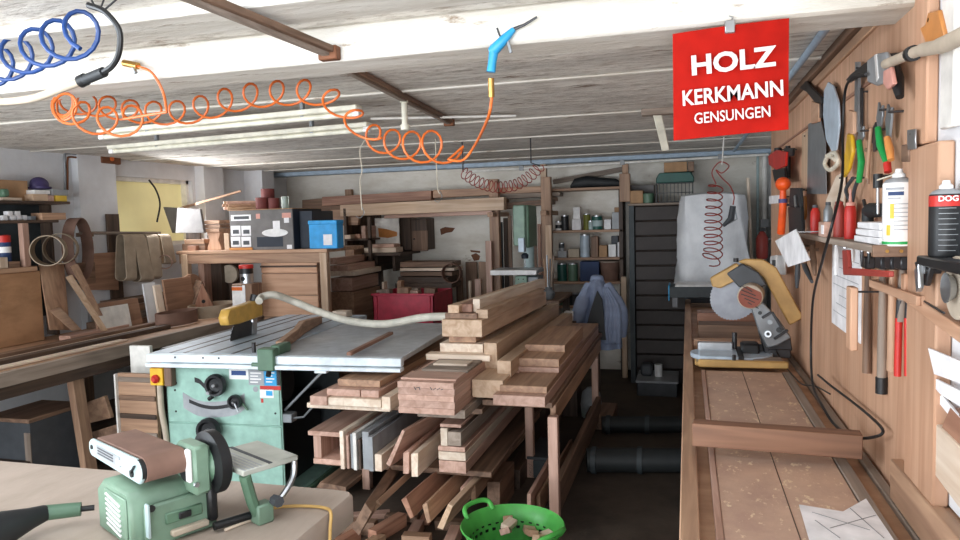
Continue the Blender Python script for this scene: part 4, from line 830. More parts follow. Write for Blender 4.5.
# ================================================================ lumber rack in the middle
RK = thing('lumber_rack', 'low wooden rack carrying the lumber in the middle of the workshop', 'rack')
rx0, rx1, ry0, ry1 = -1.93, -.655, 3.40, 5.7
MB().box(rx0, -1.02, ry0+.1, ry1, .615, .645).done('upper_deck', 'brown', RK, .003); MB().box(-1.02, rx1, ry0+.1, ry1, .665, .695).done('upper_deck', 'brown', RK, .003); MB().box(rx0, -.98, ry0+.1, ry1, .285, .315).done('lower_deck', 'brown', RK, .003)
for x, y in ((rx1+.02, 3.52), (rx1-.02, 5.55), (-.93, 4.3), (-1.0, 5.5), (rx0+.07, 3.9), (rx0+.02, 5.5)):
    MB().box(x-.05, x, y, y+.05, 0, .615).done('leg', 'beech', RK, .003)
MB().box(rx1-.03, rx1+.0, 3.6, 5.6, .57, .66).done('side_rail', 'oak', RK, .003); MB().box(rx1-.035, rx1-.0, 3.575, 5.55, .06, .22).done('side_rail', 'brown', RK, .003)
G1 = 'timber stacked on the lumber rack'
# right pile on the deck
def lb(label, mt, u0, v0, u1, v1, y, L, dx=0, g=None, name='timber_board', cat='board', zb=None):
    x0, x1, z0, z1 = fr(u0, v0, u1, v1, y)
    if zb is not None: z1 += zb-z0; z0 = zb
    m = MB(); m.loft([[V((x0, y, z0)), V((x1, y, z0)), V((x1, y, z1)), V((x0, y, z1))], [V((x0+dx, y+L, z0)), V((x1+dx, y+L, z0)), V((x1+dx, y+L, z1)), V((x0+dx, y+L, z1))]])
    o = m.done(name, mt, None, .002, axis='y'); return tag(o, label, cat, g), z1
z = .696
_, z = lb('pinkish beech plank at the front right corner of the rack, lowest of the right stack', 'beech', 493, 396.5, 545, 407, 3.40, 2.2, zb=z)
_, z2 = lb('reddish brown plank lying on the pinkish plank at the front right corner of the rack', 'oak', 500, 391, 547, 398, 3.46, 2.15, zb=z)
_, z3 = lb('brown plank under the top planks of the right stack, set back on the rack', 'beech', 516, 372, 559, 377, 3.78, .95, zb=z2)
_, z4 = lb('thicker brown plank second from the top of the right stack on the rack', 'oak', 517, 363, 559, 371, 3.80, .93, zb=z3)
_, z5 = lb('wide brown plank on top of the right stack on the rack', 'oak', 525, 352, 565, 359, 4.0, .72, zb=z4)
lb('narrow batten lying along the right edge of the rack beside the top planks', 'oak', 572, 352, 582, 362, 4.1, 1.5, zb=.78) if False else None
# beams between the right stack and the tall pile
lb('squared pale beam on the rack left of the right stack, lying lowest', 'pine', 472, 376, 503, 394, 3.47, 1.9, zb=.712)
lb('small square beam end tucked beside the lowest pale beam on the rack', 'beech', 511, 374, 519, 386, 3.75, 1.7, zb=.725)
lb('long square beam whose pale end rests on the lowest beam of the rack', 'pine', 497, 358, 511, 374, 3.62, 1.9, dx=.03, zb=.79)
lb('long brown beam on the rack left of the pale ended square beam', 'pine', 484, 338, 497, 366, 3.75, 1.8, dx=.03, zb=.79)
# wide red brown stack at the left (front end in daylight), with pencil marks
sx0, sx1, _, _ = fr(398, 380, 454, 413, 3.2)
zz = .69; hs = [.030, .034, .028, .034, .030]
for k, h in enumerate(hs):
    ex = [0, .002, -.001, .002, -.001][k]
    o = board('timber_board', 'pinkish plank, %s of the five stacked at the rack front' % nth(k, 5, 'bottom one', 'top one', 'bottom'), 'board', 'beech', sx0+ex, sx1+ex, 3.2+abs(ex), 3.86, zz, zz+h-.0004, 'pinkish planks stacked at the front of the rack', axis='y', bevel=.0008); zz += h
# support for the overhanging stack
board('timber_board', 'grey plank carrying the five pinkish planks at the front of the rack', 'board', 'grey', -1.30, -1.05, 3.3, 5.2, .647, .69)
for u0, v0, u1, v1 in [(414, 384.5, 416, 388), (416, 386, 420, 385), (419, 385, 420, 388), (430, 385, 432, 388), (433, 388, 436, 386), (437, 388, 440, 386), (441, 388, 443, 387)]:
    pa, pb = at(u0, v0+2, y=3.2015), at(u1, v1+2, y=3.2015); MB().bar(pa, pb, .003, .003).done('pencil_mark', 'dark_grey', o)
for u0, v0, u1, v1 in [(414, 384.5, 416, 388), (416, 386, 420, 385), (419, 385, 420, 388), (430, 385, 432, 388), (433, 388, 436, 386), (437, 388, 440, 386), (441, 388, 443, 387), (424, 391, 424.5, 396), (424, 396, 427, 397)]:
    pass
zt = zz
board('timber_board', 'pale frame board lying on the pinkish stack at the front of the rack', 'board', 'beech', sx0-.0, sx1+.0, 3.24, 3.40, zt, zt+.010, axis='x'); 
board('timber_board', 'wide grey board lying behind the frame board on the pinkish stack', 'board', 'grey', sx0+.04, sx1+.0, 3.43, 3.70, zt, zt+.014, axis='x')
board('timber_board', 'white edged flat board lying on the wide grey board of the stack', 'board', 'pale', sx0+.07, sx1-.03, 3.52, 3.62, zt+.0145, zt+.026, axis='x')
board('timber_board', 'pale cross batten with pencil marks in front of the tall pile', 'board', 'pale', *fr(426, 355, 490, 364, 3.72)[:2], 3.72, 3.80, zt+.001, zt+.035, axis='x')
# tall pile
TP = 'beams of the tall pile on the rack'
_, za = lb('lowest board of the tall pile, hidden behind the pale cross batten', 'oak', 446, 354, 492, 384, 3.9, 1.6, zb=.69)
_, za = lb('thin pale boards in the tall pile just above the cross batten', 'pale', 440, 344, 483, 355, 3.8, 1.7, zb=za+.001)
_, za = lb('narrow board set back below the wide beam of the tall pile', 'oak', 449, 337, 476, 345, 3.84, 1.7, dx=.05, zb=za+.001)
_, zw = lb('wide squared beam in the middle of the tall pile with a pale end', 'pine', 442, 321, 482, 338, 3.75, 1.5, dx=.07, zb=za+.001)
_, zd = lb('dark rough bark board lying on the wide beam of the tall pile', 'brown', 445, 315.5, 477, 321, 3.78, .5, zb=zw+.001)
lb('pale beam along the right top of the tall pile', 'pine', 476, 312, 488, 321, 3.80, 1.2, dx=.08, zb=zw+.001)
lb('pale squared beam at the top left of the tall pile', 'pine', 448, 308, 459, 316, 3.78, 1.35, dx=.12, zb=zd+.001)
lb('short brown block between the two top beams of the tall pile', 'red', 459, 307, 472, 315, 3.82, .3, zb=zd+.001)
lb('long pale beam at the very top of the tall pile', 'pale', 473, 301, 480, 314, 3.84, 1.3, dx=.12, zb=zd+.001)
lb('thin pale lath lying between the top beams of the tall pile', 'pale', 463, 302, 470, 306, 4.1, 1.4, dx=.14, zb=1.085) if False else None
# left stack under the saw extension table
zl = .645
_, zl1 = lb('long pale plank at the bottom of the left stack on the rack', 'pale', 307, 407, 390, 412, 3.36, 1.9, zb=zl)
_, zl2 = lb('pale plank second from the bottom of the left stack on the rack', 'pale', 327, 400, 381, 408, 3.33, 1.9, zb=zl1+.001)
lb('squared beam end with a dark mortise at the left of the left stack', 'beech', 310, 396, 327, 405, 3.32, 1.9, zb=zl1+.001)
_, zl3 = lb('pinkish board with bolt holes in the left stack on the rack', 'beech', 327, 394, 360, 401, 3.36, 1.9, zb=zl2+.001)
lb('short pinkish board right of the board with bolt holes in the left stack', 'beech', 361, 394, 379, 401, 3.36, 1.9, zb=zl2+.001)
lb('wide board on top of the left stack under the saw table', 'oak', 338, 386, 380, 393, 3.42, 1.8, zb=zl3+.001)
lb('pale square edged beam at the right of the left stack', 'pale', 380, 393, 389, 402, 3.34, 1.9, zb=zl1+.045) if False else lb('pale square edged beam at the right of the left stack', 'pale', 381.5, 390, 390, 403, 3.30, 1.9, zb=zl1+.001)
# ---------------------------------------------------------------- boards on the lower rack shelf and on the floor under it
fb = thing('timber_crate', 'small open wooden box frame at the left end of the lower rack shelf', 'box')
x0, x1, z0, z1 = fr(312, 432, 344, 473, 3.42); zq = .316
MB().box(x0-.02, x1+.03, 3.42, 4.3, z1-.025, z1).done('top_board', 'beech', fb, .002, axis='y'); MB().box(x0, x0+.045, 3.44, 4.2, zq+.03, z1-.025).done('side_post', 'beech', fb, .002, axis='z'); MB().box(x0, x1, 3.43, 4.2, zq, zq+.03).done('bottom_board', 'beech', fb, .002, axis='y'); MB().box(x1-.045, x1, 3.48, 4.2, zq+.03, z1-.025).done('side_post', 'beech', fb, .002, axis='z')
ups = [(340, 344, 431, 'pale', 'white_paint'), (345.5, 348, 436, 'beech', 0), (349, 352, 435, 'grey_plastic', 0), (353, 356.5, 433, 'white_paint', 0), (357.5, 360, 440, 'dark', 0), (361, 367.5, 433, 'grey_plastic', 0), (368.5, 373, 437, 'grey_plastic', 0), (374, 381, 455, 'pale', 0)]
for k, (u0, u1, vt, mt, _) in enumerate(ups):
    x0, x1, z0, z1 = fr(u0, vt, u1, 474, 3.38)
    o = MB().box(x0, x1, 3.38+.01*(k % 3), 4.5+.05*k, zq, z1).done('panel_offcut', mt, None, .002, axis='y')
    tag(o, 'panel on edge on the lower rack shelf, %s of eight' % nth(k, 8), 'panel', 'panels on edge on the lower rack shelf')
def edgeboard(label, mt, pts, y, L, dx, zdrop=0, cat='board', name='timber_board', g=None):
    a = [at(u, v, y=y) for u, v in pts]; m = MB(); m.loft([a, [p+V((dx, L, zdrop)) for p in a]])
    return tag(m.done(name, mt, None, .002, axis='y'), label, cat, g)
edgeboard('brown board leaning sideways on the lower rack shelf between the panels and the pink edge', 'beech', [(386, 464), (390, 467), (405, 431), (402, 430)], 3.4, 1.2, .12)
edgeboard('pinkish narrow board standing on edge left of the pale thick board on the lower shelf', 'beech', [(403, 453), (409, 452), (409, 474), (403, 474)], 3.40, 1.6, .0)
edgeboard('pale thick board standing on edge on the lower rack shelf, its front end in daylight', 'pale', [(411, 454), (418, 453), (418, 477), (411.5, 477)], 3.36, 1.7, .0)
for k, (u0, v0, u1, v1, mt) in enumerate([(439, 461, 466, 473, 'beech'), (438.5, 452, 465.5, 460.5, 'pale'), (438, 446.5, 465, 451.5, 'beech'), (448, 432, 461, 446, 'grey'), (440.5, 428, 447.5, 446, 'pale'), (440, 424, 461, 427.5, 'beech')]):
    x0, x1, z0, z1 = fr(u0, v0, u1, v1, 3.40)
    board('timber_board', 'board end in the jagged stack on the lower shelf, %s' % ['bottom layer', 'second layer with a wavy joint', 'third layer', 'grey core piece under the lid', 'pale upright strip with knots', 'top lid board'][k], 'board', mt, x0, x1, 3.40, 5.1, z0, z1-.001, 'jagged stack on the lower rack shelf', axis='y')
board('timber_board', 'thick plank carrying the jagged stack and the edge boards on the lower rack shelf', 'board', 'brown', -1.50, -1.0, 3.44, 5.0, .316, .333, axis='y') if False else None
# sloping boards under the lower shelf
lo = [('brown sloping board under the lower shelf, leftmost', 'brown', [(352, 528), (359, 536), (372, 512), (365, 503)], 3.0, 1.4, -.25), ('sloping pale edged board under the lower shelf, second from the left', 'oak', [(369, 509), (374, 512), (381, 505), (377, 500)], 3.1, 1.6, -.02),
      ('wide reddish board on edge under the lower shelf with a pale end', 'red', [(401, 500), (410, 519), (414, 517), (406, 497)], 3.12, 1.7, .08), ('narrow board under the lower shelf right of the wide reddish board', 'oak', [(422, 505), (427, 524), (431, 522), (427, 503)], 3.15, 1.6, .05),
      ('orange brown strip leaning under the lower shelf left of the basket', 'pine', [(437, 528), (443, 530), (453, 506), (448, 504)], 3.15, 1.5, .06),
      ('pale ended narrow board standing on edge right of the strips under the shelf', 'beech', [(460, 488), (467, 486), (468, 500), (461, 501)], 3.45, 1.7, .02), ('second narrow board beside the pale ended one under the shelf', 'oak', [(470, 484), (475, 483), (476, 500), (471, 501)], 3.5, 1.6, .02)]
for lbl, mt, pts, y, L, dx in lo: edgeboard(lbl, mt, pts, y, L, dx, -.02 if y < 3.2 else 0)
edgeboard('wide dark board lying under the lower rack shelf at the back left', 'brown', [(316, 488), (346, 492), (346, 487), (320, 482)], 3.7, 1.4, .0)
edgeboard('dark heavy beam lying on the floor under the right stack', 'brown', [(487, 482), (500, 482), (500, 520), (487, 520)], 3.7, .34, .0)
edgeboard('second dark heavy beam lying right of the first under the right stack', 'dark', [(505, 470), (520, 470), (520, 500), (505, 500)], 4.1, 1.5, .0)
edgeboard('short pale ended lath standing between the beams under the right stack', 'beech', [(527, 494), (531, 494), (531, 516), (527, 516)], 3.6, .9, .0)
edgeboard('thin lath right of the short pale ended lath under the right stack', 'oak', [(536, 496), (540, 494), (541, 514), (537, 516)], 3.7, 1.0, .02)
gb = thing('floor_crate', 'dark blue grey box standing under the right stack of the rack', 'box')
x0, x1, z0, z1 = fr(528, 460, 547, 490, 4.3); MB().box(x0, x1, 4.3, 4.7, .0, z1).done('body', 'slate', gb, .006); MB().box(x0-.005, x1+.005, 4.295, 4.705, z1, z1+.02).done('lid', 'dark_grey', gb, .004)
random.seed(11)
spots = []
i = 0
while len(spots) < 12 and i < 4000:
    i += 1
    u, v = random.uniform(335, 452), random.uniform(512, 545); p = at(u, v, z=.02)
    L = random.uniform(.14, .26)
    if all((p-q).length > .5*(L+l2)*.72 for q, l2 in spots): spots.append((p, L))
spots.sort(key=lambda q: q[0].x/q[0].y)
for k, (p, L) in enumerate(spots):
    o = MB().box(-L/2, L/2, -.028, .028, 0, .03+.02*(k % 3)).done('wood_offcut', ['oak', 'red', 'brown', 'beech'][k % 4], None, .002); o.location = (p.x, p.y, 0); o.rotation_euler = (0, 0, random.choice([.1, .4, 1.3, 1.7, -.3]))
    tag(o, 'wood offcut on the floor before the rack, %s of twelve' % nth(k, 12), 'offcut', 'offcuts on the floor before the rack')
# green basket with kindling
bk = thing('laundry_basket', 'round green perforated plastic basket on the floor in front of the rack', 'basket')
bc_ = at(511, 528, z=.30); bx_, by_ = bc_.x, 2.93; RB_ = .215
prof = [(.135, 0), (.15, .03), (.175, .14), (.198, .25), (.213, .285), (.226, .30), (.222, .306), (.205, .285), (.188, .25), (.166, .14), (.142, .035), (.0, .03)]
m = MB(); N = 48
m.lathe(prof, (bx_, by_, 0), N, caps=True); m.done('bowl', 'green_plastic', bk)
# dark perforation holes round the wall
for row, z in enumerate((.215, .235)):
    r_ = .187+(z-.215)*.3
    for k in range(30):
        a = 2*pi*(k+.5*row)/30; c, s_ = cos(a), sin(a)
        if s_ < -.2: continue
        pc_ = V((bx_+c*(r_-.006), by_+s_*(r_-.006), z)); M_ = Matrix.Rotation(a, 3, 'Z')
        MB().box(pc_.x-.0025, pc_.x+.0025, pc_.y-.008, pc_.y+.008, z-.006, z+.006, M_).done('vent_hole', 'black', bk, 0, False)
for s_ in (1, -1):
    ang = radians(150 if s_ > 0 else -30); hpt = [V((bx_+cos(ang+d)*rr, by_+sin(ang+d)*rr, z)) for d, rr, z in [(-.38, .213, .295), (-.32, .235, .325), (-.15, .243, .335), (.15, .243, .335), (.32, .235, .325), (.38, .213, .295)]]
    MB().tube(spline(hpt, 5), .011, 8).done('handle', 'green_plastic', bk)
MB().cyl((bx_+.12, by_+.155, .262), (bx_+.117, by_+.15, .262), .012).done('orange_spot', 'orange', bk) if False else None
kn = []; i = 0
random.seed(5)
while len(kn) < 24 and i < 3000:
    i += 1
    a, r_ = random.uniform(0, 2*pi), .15*sqrt(random.random()); kn.append((bx_+r_*cos(a), by_+r_*sin(a), .06+.06*(len(kn)//6) if len(kn) < 12 else .195+.04*((len(kn)-12)//6)+random.uniform(0, .02)))
kn = kn[:12]+sorted(kn[12:], key=lambda q: q[0]/q[1])
for k, (x, y, z) in enumerate(kn):
    o = MB().box(-.045+.012*(k % 3), .045-.012*(k % 2), -.022, .022, -.012, .014).done('wood_offcut', ['pine', 'beech', 'oak', 'pale'][k % 4], None, .002)
    o.location = (x, y, z); o.rotation_euler = (random.uniform(-.35, .35), random.uniform(-.35, .35), random.uniform(0, pi)); tag(o, 'offcut on top in the green basket, %s' % nth(k-12, 12) if k > 11 else 'wood offcut buried under the others in the green basket', 'offcut', 'offcuts in the green basket' if k > 11 else 'buried offcuts in the green basket')
# ================================================================ foreground table, belt and disc sander
FT = thing('work_table', 'thick plywood topped table in the bottom left foreground', 'table')
m = MB(); o2 = [(-2.6, .9), (-.905, .9), (-.88, .93), (-.88, 1.74), (-.90, 1.765), (-.95, 1.77), (-2.6, 1.77)]
m.prism(o2, (0, 0, .80), (1, 0, 0), (0, 1, 0), (0, 0, .08)); m.done('table_top', 'table_ply', FT, .008)
for x, y in ((-.99, 1.66), (-2.5, 1.66), (-.99, 1.0), (-2.5, 1.0)): MB().box(x-.04, x+.04, y-.04, y+.04, 0, .80).done('leg', 'oak', FT, .004)
MB().box(-2.5, -.99, 1.64, 1.67, .68, .80).done('apron', 'oak', FT, .003); MB().box(-1.0, -.97, 1.0, 1.66, .68, .80).done('apron', 'oak', FT, .003)
SA = thing('belt_sander', 'green belt and disc sander standing on the foreground table', 'sander')
# local frame: x along the belt towards the near drum, y along the drum axis towards the disc, z up from the table top
zb_ = .185; hw = .105
m = MB(); ring = []
for k in range(13): a = -pi/2+pi*k/12; ring.append((.0+.030*cos(a), zb_+.030*sin(a)))
for k in range(13): a = pi/2+pi*k/12; ring.append((-.27+.024*cos(a), zb_+.024*sin(a)))
m.loft([[V((x, .012, z)) for x, z in ring], [V((x, hw, z)) for x, z in ring]]); m.done('sanding_belt', 'abrasive_brown', SA)
rp = []
for k in range(13): a = -pi/2+pi*k/12; rp.append((-.005+.029*cos(a), zb_-.003+.029*sin(a)))
for k in range(13): a = pi/2+pi*k/12; rp.append((-.285+.025*cos(a), zb_-.003+.023*sin(a)))
m = MB(); m.loft([[V((x, .0, z)) for x, z in rp], [V((x, .010, z)) for x, z in rp]]); m.done('side_plate', 'pale_green', SA, .003)
MB().box(-.25, -.10, -.002, .0, zb_-.012, zb_+.012).done('rating_label', 'grey_plastic', SA); MB().box(-.12, -.095, -.003, .0, zb_-.008, zb_+.004).done('label_mark', 'white_plastic', SA)
for k in range(3): MB().box(-.24, -.14, -.003, -.001, zb_-.008+k*.007, zb_-.005+k*.007).done('label_print', 'dark_grey', SA)
MB().cyl((-.285, -.003, zb_), (-.285, .0, zb_), .006, n=10).done('screw', 'black', SA); MB().cyl((-.03, -.004, zb_-.012), (-.03, .0, zb_-.012), .009, n=12).done('knob', 'black', SA); MB().bar((-.03, -.004, zb_-.01), (-.005, -.004, zb_+.012), .006, .004).done('tracking_lever', 'black', SA, .001)
MB().lathe([(.026, 0), (.026, .012)], (0, .002, zb_), 20, (0, 1, 0)).done('drum_rim', 'black', SA)
m = MB(); a = [(-.21, 0), (.0, 0), (.0, .11), (-.02, .135), (-.17, .135), (-.21, .105)]
m.prism(a, (0, -.02, 0), (1, 0, 0), (0, 0, 1), (0, .20, 0)); m.done('body', 'green_sander', SA, .008)
MB().box(-.15, -.02, -.024, -.019, .02, .118).done('vent_cover', 'green_sander', SA, .004)
for k in range(7): MB().box(-.135, -.05, -.028, -.022, .028+k*.012, .033+k*.012, Ry(8)).done('vent_slot', 'white_plastic', SA, .001)
MB().box(.0, .014, .005, .178, .0, .10).done('front_cover', 'green_sander', SA, .005)
MB().box(.012, .019, .05, .14, .045, .072).done('switch_plate', 'green_dark', SA, .003); MB().box(.018, .024, .08, .11, .05, .066).done('switch', 'black', SA, .002)
MB().box(.012, .03, .06, .15, .015, .03).done('dusty_ledge', 'dust', SA, .003); MB().cyl((.014, .02, .095), (.02, .02, .095), .008, n=12).done('screw', 'black', SA); MB().cyl((.014, .165, .085), (.02, .165, .085), .006, n=12).done('screw', 'black', SA)
MB().box(.012, .03, .005, .012, .03, .11).done('edge_flange', 'pale_green', SA, .002)
m = MB(); m.box(-.05, .045, hw+.006, hw+.05, .10, zb_+.035); m.done('belt_bracket', 'green_sander', SA, .008); MB().box(.02, .04, hw-.004, hw+.006, zb_-.05, zb_+.03).done('drum_cheek', 'white_plastic', SA, .003)
MB().cyl((.042, hw+.01, .13), (.05, hw+.01, .13), .006, n=8).done('screw', 'steel', SA)
MB().lathe([(.03, -.07), (.035, -.02), (.078, -.012), (.078, .012), (.074, .016)], (.0, .178, .16), 40, (0, 1, 0)).done('sanding_disc', 'black', SA)
MB().lathe([(.02, 0), (.04, .01), (.05, .02)], (.0, .14, .16), 20, (0, 1, 0)).done('disc_guard', 'green_dark', SA); MB().box(-.03, .03, .152, .175, .02, .13).done('disc_shroud', 'black', SA, .006)
m = MB(); m.box(-.10, .10, .205, .36, .135, .150); m.done('disc_table', 'table_grey', SA, .003)
MB().box(-.10, .101, .275, .285, .1495, .1512).done('mitre_slot', 'dark_grey', SA)
for k in range(5): MB().box(-.095, .10, .21+k*.011, .214+k*.011, .1495, .1508).done('table_rib', 'grey_plastic', SA)
MB().tube(spline([(.09, .215, .135), (.085, .225, .10), (.08, .24, .05), (.08, .26, .01)]), .014, 8).done('table_arm', 'green_dark', SA); MB().tube(spline([(.08, .36, .135), (.085, .35, .09), (.09, .31, .05), (.09, .28, .045)]), .008, 8).done('tilt_quadrant', 'steel', SA)
MB().box(.06, .10, .24, .285, .0, .05).done('arm_foot', 'green_sander', SA, .004); MB().cyl((.10, .285, .055), (.125, .285, .055), .014, n=7).done('tilt_knob', 'dark_grey', SA)
MB().cyl((.05, .15, .018), (.06, .26, .018), .010).done('arm_rod', 'black', SA)
SA.location = (0, 0, 0)
settle(SA, ((-1.215, 1.33, .88), radians(-27)))
t = thing('hand_tool', 'dark grey green hand sander lying at the left edge of the foreground table', 'sander')
a0, a1, a2, a3 = at(-40, 545, z=.93), at(5, 528, z=.93), at(45, 513, z=.925), at(90, 508, z=.92)
MB().tube([a0, a1, a1.lerp(a2, .6), a2], [.045, .04, .026, .02], 14).done('body', 'rubber', t); MB().tube([a2, a2.lerp(a3, .8)], [.019, .017], 14).done('grip', 'green_dark', t); MB().cyl(a2.lerp(a3, .8), a3.lerp(a2, -.10), .007).done('cord_sleeve', 'black', t); MB().lathe([(.0, 0), (.035, 0), (.03, .02)], (a1.x-.02, a1.y-.01, .88), 16).done('pad', 'black', t)
t = thing('extension_cord', 'thin yellow cord lying over the right edge of the foreground table', 'cord')
MB().tube(spline([at(258, 512, z=.886), at(280, 507, z=.886), at(305, 506, z=.886), at(325, 508, z=.887), (-.874, 1.60, .885), (-.868, 1.58, .84), (-.866, 1.56, .70), (-.866, 1.55, .4)]), .0042, 8).done('cord', 'cord_yellow', t)
t = thing('wood_splinter', 'long thin wood shaving lying on the foreground table right of the sander', 'shaving'); MB().tube([at(225, 530, z=.885), at(245, 522, z=.885), at(252, 520, z=.884)], .004, 6).done('shaving', 'pale', t)
# ================================================================ left bench along the wall
LB = thing('workbench', 'long dusty workbench along the left wall under the window', 'workbench')
bx0, bx1 = -4.48, -3.58
MB().box(bx0, bx1-.03, 2.2, 6.3, .80, .855).done('worktop', 'bench_top', LB, .003)
MB().box(bx1-.03, bx1, 2.2, 6.3, .775, .857).done('front_edge', 'grey', LB, .003)
MB().box(bx1-.09, bx1-.031, 2.2, 6.3, .70, .80).done('apron', 'dark', LB, .003)
for y in (2.5, 6.1): MB().box(bx1-.15, bx1-.06, y, y+.09, 0, .80).done('leg', 'brown', LB, .003)
for y in (2.5, 4.3, 6.1): MB().box(bx0+.03, bx0+.12, y, y+.09, 0, .80).done('leg', 'brown', LB, .003)
a, b = at(74, 374, x=-3.70), at(90, 460, x=-3.62)
MB().bar(a, (b.x, b.y, .02), .085, .05, (1, 0, 0)).done('slanted_leg', 'oak', LB, .003)
MB().box(bx0, bx1-.2, 2.3, 6.2, .22, .25).done('lower_shelf', 'dark', LB, .003)
ZB = .857
# long strips on the front of the bench
for k, (x, y1, mt, h) in enumerate([(-3.70, 4.0, 'pale', .012), (-3.80, 4.55, 'dark', .03), (-3.90, 4.72, 'pale', .014), (-4.0, 4.62, 'brown', .03), (-4.08, 4.50, 'pale', .012)]):
    board('timber_strip', 'long thin wooden strip lying along the left bench, %s' % nth(k, 5, 'nearest the front edge', 'farthest from the front edge', 'front edge'), 'strip', mt, x-.035, x+.035, 2.3, y1, ZB, ZB+h, 'long strips on the left bench', axis='y')
# tall brown cabinet panel with the shelves above
SX = -4.34
SU = thing('shelf_unit', 'brown and dark shelf unit standing on the left bench against the wall', 'shelf unit')
sy0, sy1 = 2.6, at(68, 200, x=SX).y
MB().box(SX-.02, SX, sy0, at(45, 340, x=SX).y, ZB, 1.345).done('front_panel', 'stained_ply', SU, .003)
MB().box(-4.54, SX+.015, sy0, at(36, 268, x=SX).y, 1.345, 1.38).done('shelf_board', 'oak', SU, .003)
zs1, zs2 = at(35, 220, x=SX).z, at(35, 201, x=SX).z
MB().box(-4.54, SX+.01, sy0, sy1-.1, zs1-.02, zs1).done('shelf_board', 'dark', SU, .003); MB().box(-4.54, SX+.02, sy0, sy1, zs2-.02, zs2).done('shelf_board', 'dark', SU, .003)
MB().box(-4.54, -4.52, sy0, sy1-.05, ZB, zs2).done('back_panel', 'teal', SU) if False else MB().box(-4.54, -4.53, sy0, sy1-.05, 1.0, zs2-.02).done('back_panel', 'slate', SU)
yp = at(25, 245, x=SX).y; MB().box(SX-.03, SX+.01, yp-.02, yp+.03, 1.38, zs1-.02).done('upright', 'beech', SU, .003)
MB().box(-4.54, -4.44, sy1-.075, sy1-.05, ZB, zs2-.02).done('end_upright', 'dark', SU, .003)
def lx(u0, v0, u1, v1, x, d, name, label, cat, mt, g=None, zb=None, bev=.002):
    """block whose front is on the plane x, measured on that plane; depth d towards the wall"""
    vm, um = (v0+v1)/2, (u0+u1)/2
    y0, y1 = at(u0, vm, x=x).y, at(u1, vm, x=x).y; z0, z1 = at(um, v1, x=x).z, at(um, v0, x=x).z
    if zb is not None: z1 += zb-z0; z0 = zb
    return tag(MB().box(x-d, x, y0, y1, z0, z1).done(name, mt, None, bev), label, cat, g)
zt = zs2
lx(-6, 178, 28, 199, -4.42, .10, 'cardboard_box', 'low brown cardboard box at the left of the top shelf', 'box', 'cardboard', zb=zt)
lx(32, 189, 47, 194, -4.345, .12, 'wood_block', 'pale wooden block lying below the white tray on the top left shelf', 'wood block', 'pine', zb=zt+.055) if False else None
b1 = lx(33, 193, 48, 200, -4.345, .12, 'wood_block', 'orange wooden block on the top left shelf under the white tray', 'wood block', 'pine', zb=zt)
lx(34, 186, 50, 190, -4.35, .14, 'white_tray', 'flat white tray lying on the orange block on the top left shelf', 'tray', 'white_plastic', zb=b1.location.z+at(40, 193, x=-4.345).z-at(40, 200, x=-4.345).z+.001)
y1_ = lx(56, 194, 67, 200, -4.345, .11, 'yellow_box', 'small yellow box at the right end of the top left shelf', 'box', 'yellow_tag', zb=zt)
lx(52, 187, 68, 193, -4.35, .12, 'parts_tray', 'light grey plastic tray stacked on the small yellow box on the top left shelf', 'tray', 'grey_plastic', zb=zt+at(60, 194, x=-4.345).z-at(60, 200, x=-4.345).z+.001)
lx(48, 194, 54, 200, -4.345, .10, 'wood_block', 'small salmon wooden block between the orange block and the yellow box', 'wood block', 'beech', zb=zt)
lx(2, 194, 22, 197, -4.345, .08, 'wood_board', 'thin pale board end lying at the left of the top shelf before the cardboard box', 'board', 'pale', zb=zt)
lx(3, 186, 10, 194, -4.34, .08, 'dark_tool', 'small dark green tool lying on the thin pale board on the top shelf', 'tool', 'green_dark', zb=zt+.024, bev=.01)
t = thing('round_bundle', 'dark purple round cap lying on the cardboard box at the top left shelf', 'cap'); p = at(39, 182, x=-4.47); MB().ball((p.x, p.y, p.z-.02), .075, (.6, 1, .75), 16).done('dome', 'purple', t); MB().cyl((p.x, p.y, p.z-.05), (p.x, p.y, p.z-.035), .078, n=20).done('rim', 'purple', t)
# second shelf: small white packs and a wood block
for k, (u, v, w_) in enumerate([(5, 214, 5), (10, 209, 5), (13, 213, 5), (18, 210, 5), (19, 214, 5), (25, 214, 4)]):
    zb = zs1 if v > 212 else zs1+.028
    lx(u-w_/2, v-3, u+w_/2, v+2, -4.35-.004*k, .04, 'small_pack', 'small white pack on the second left shelf, %s' % nth(k, 6), 'pack', 'paper', 'small white packs on the second left shelf', zb=zb)
lx(30, 215, 36, 219, -4.345, .05, 'grey_part', 'small grey metal part beside the white packs on the second left shelf', 'part', 'grey_metal', zb=zs1)
lx(42, 211, 66, 218, -4.33, .10, 'wood_block', 'long orange brown wooden block at the right end of the second left shelf', 'wood block', 'oak', zb=zs1)
# third compartment
t = thing('paint_can', 'blue can with a red lid standing at the left end of the lowest shelf', 'can'); a = at(4, 258, x=-4.42); 
MB().lathe([(.045, 0), (.045, .17)], (a.x, a.y, 1.381), 20).done('body', 'deep_blue', t); MB().lathe([(.047, .17), (.047, .215), (.03, .22)], (a.x, a.y, 1.381), 20).done('lid', 'signal_red', t); MB().lathe([(.0455, .10), (.0455, .14)], (a.x, a.y, 1.381), 20, caps=False).done('label', 'white_plastic', t)
lx(0, 256, 8, 267, -4.335, .06, 'wood_block', 'pale wooden block in front of the blue can on the lowest left shelf', 'wood block', 'pale', zb=1.381)
lx(9, 258, 20, 264, -4.34, .06, 'cork_block', 'dark brown block beside the pale block on the lowest left shelf', 'wood block', 'brown', zb=1.381)
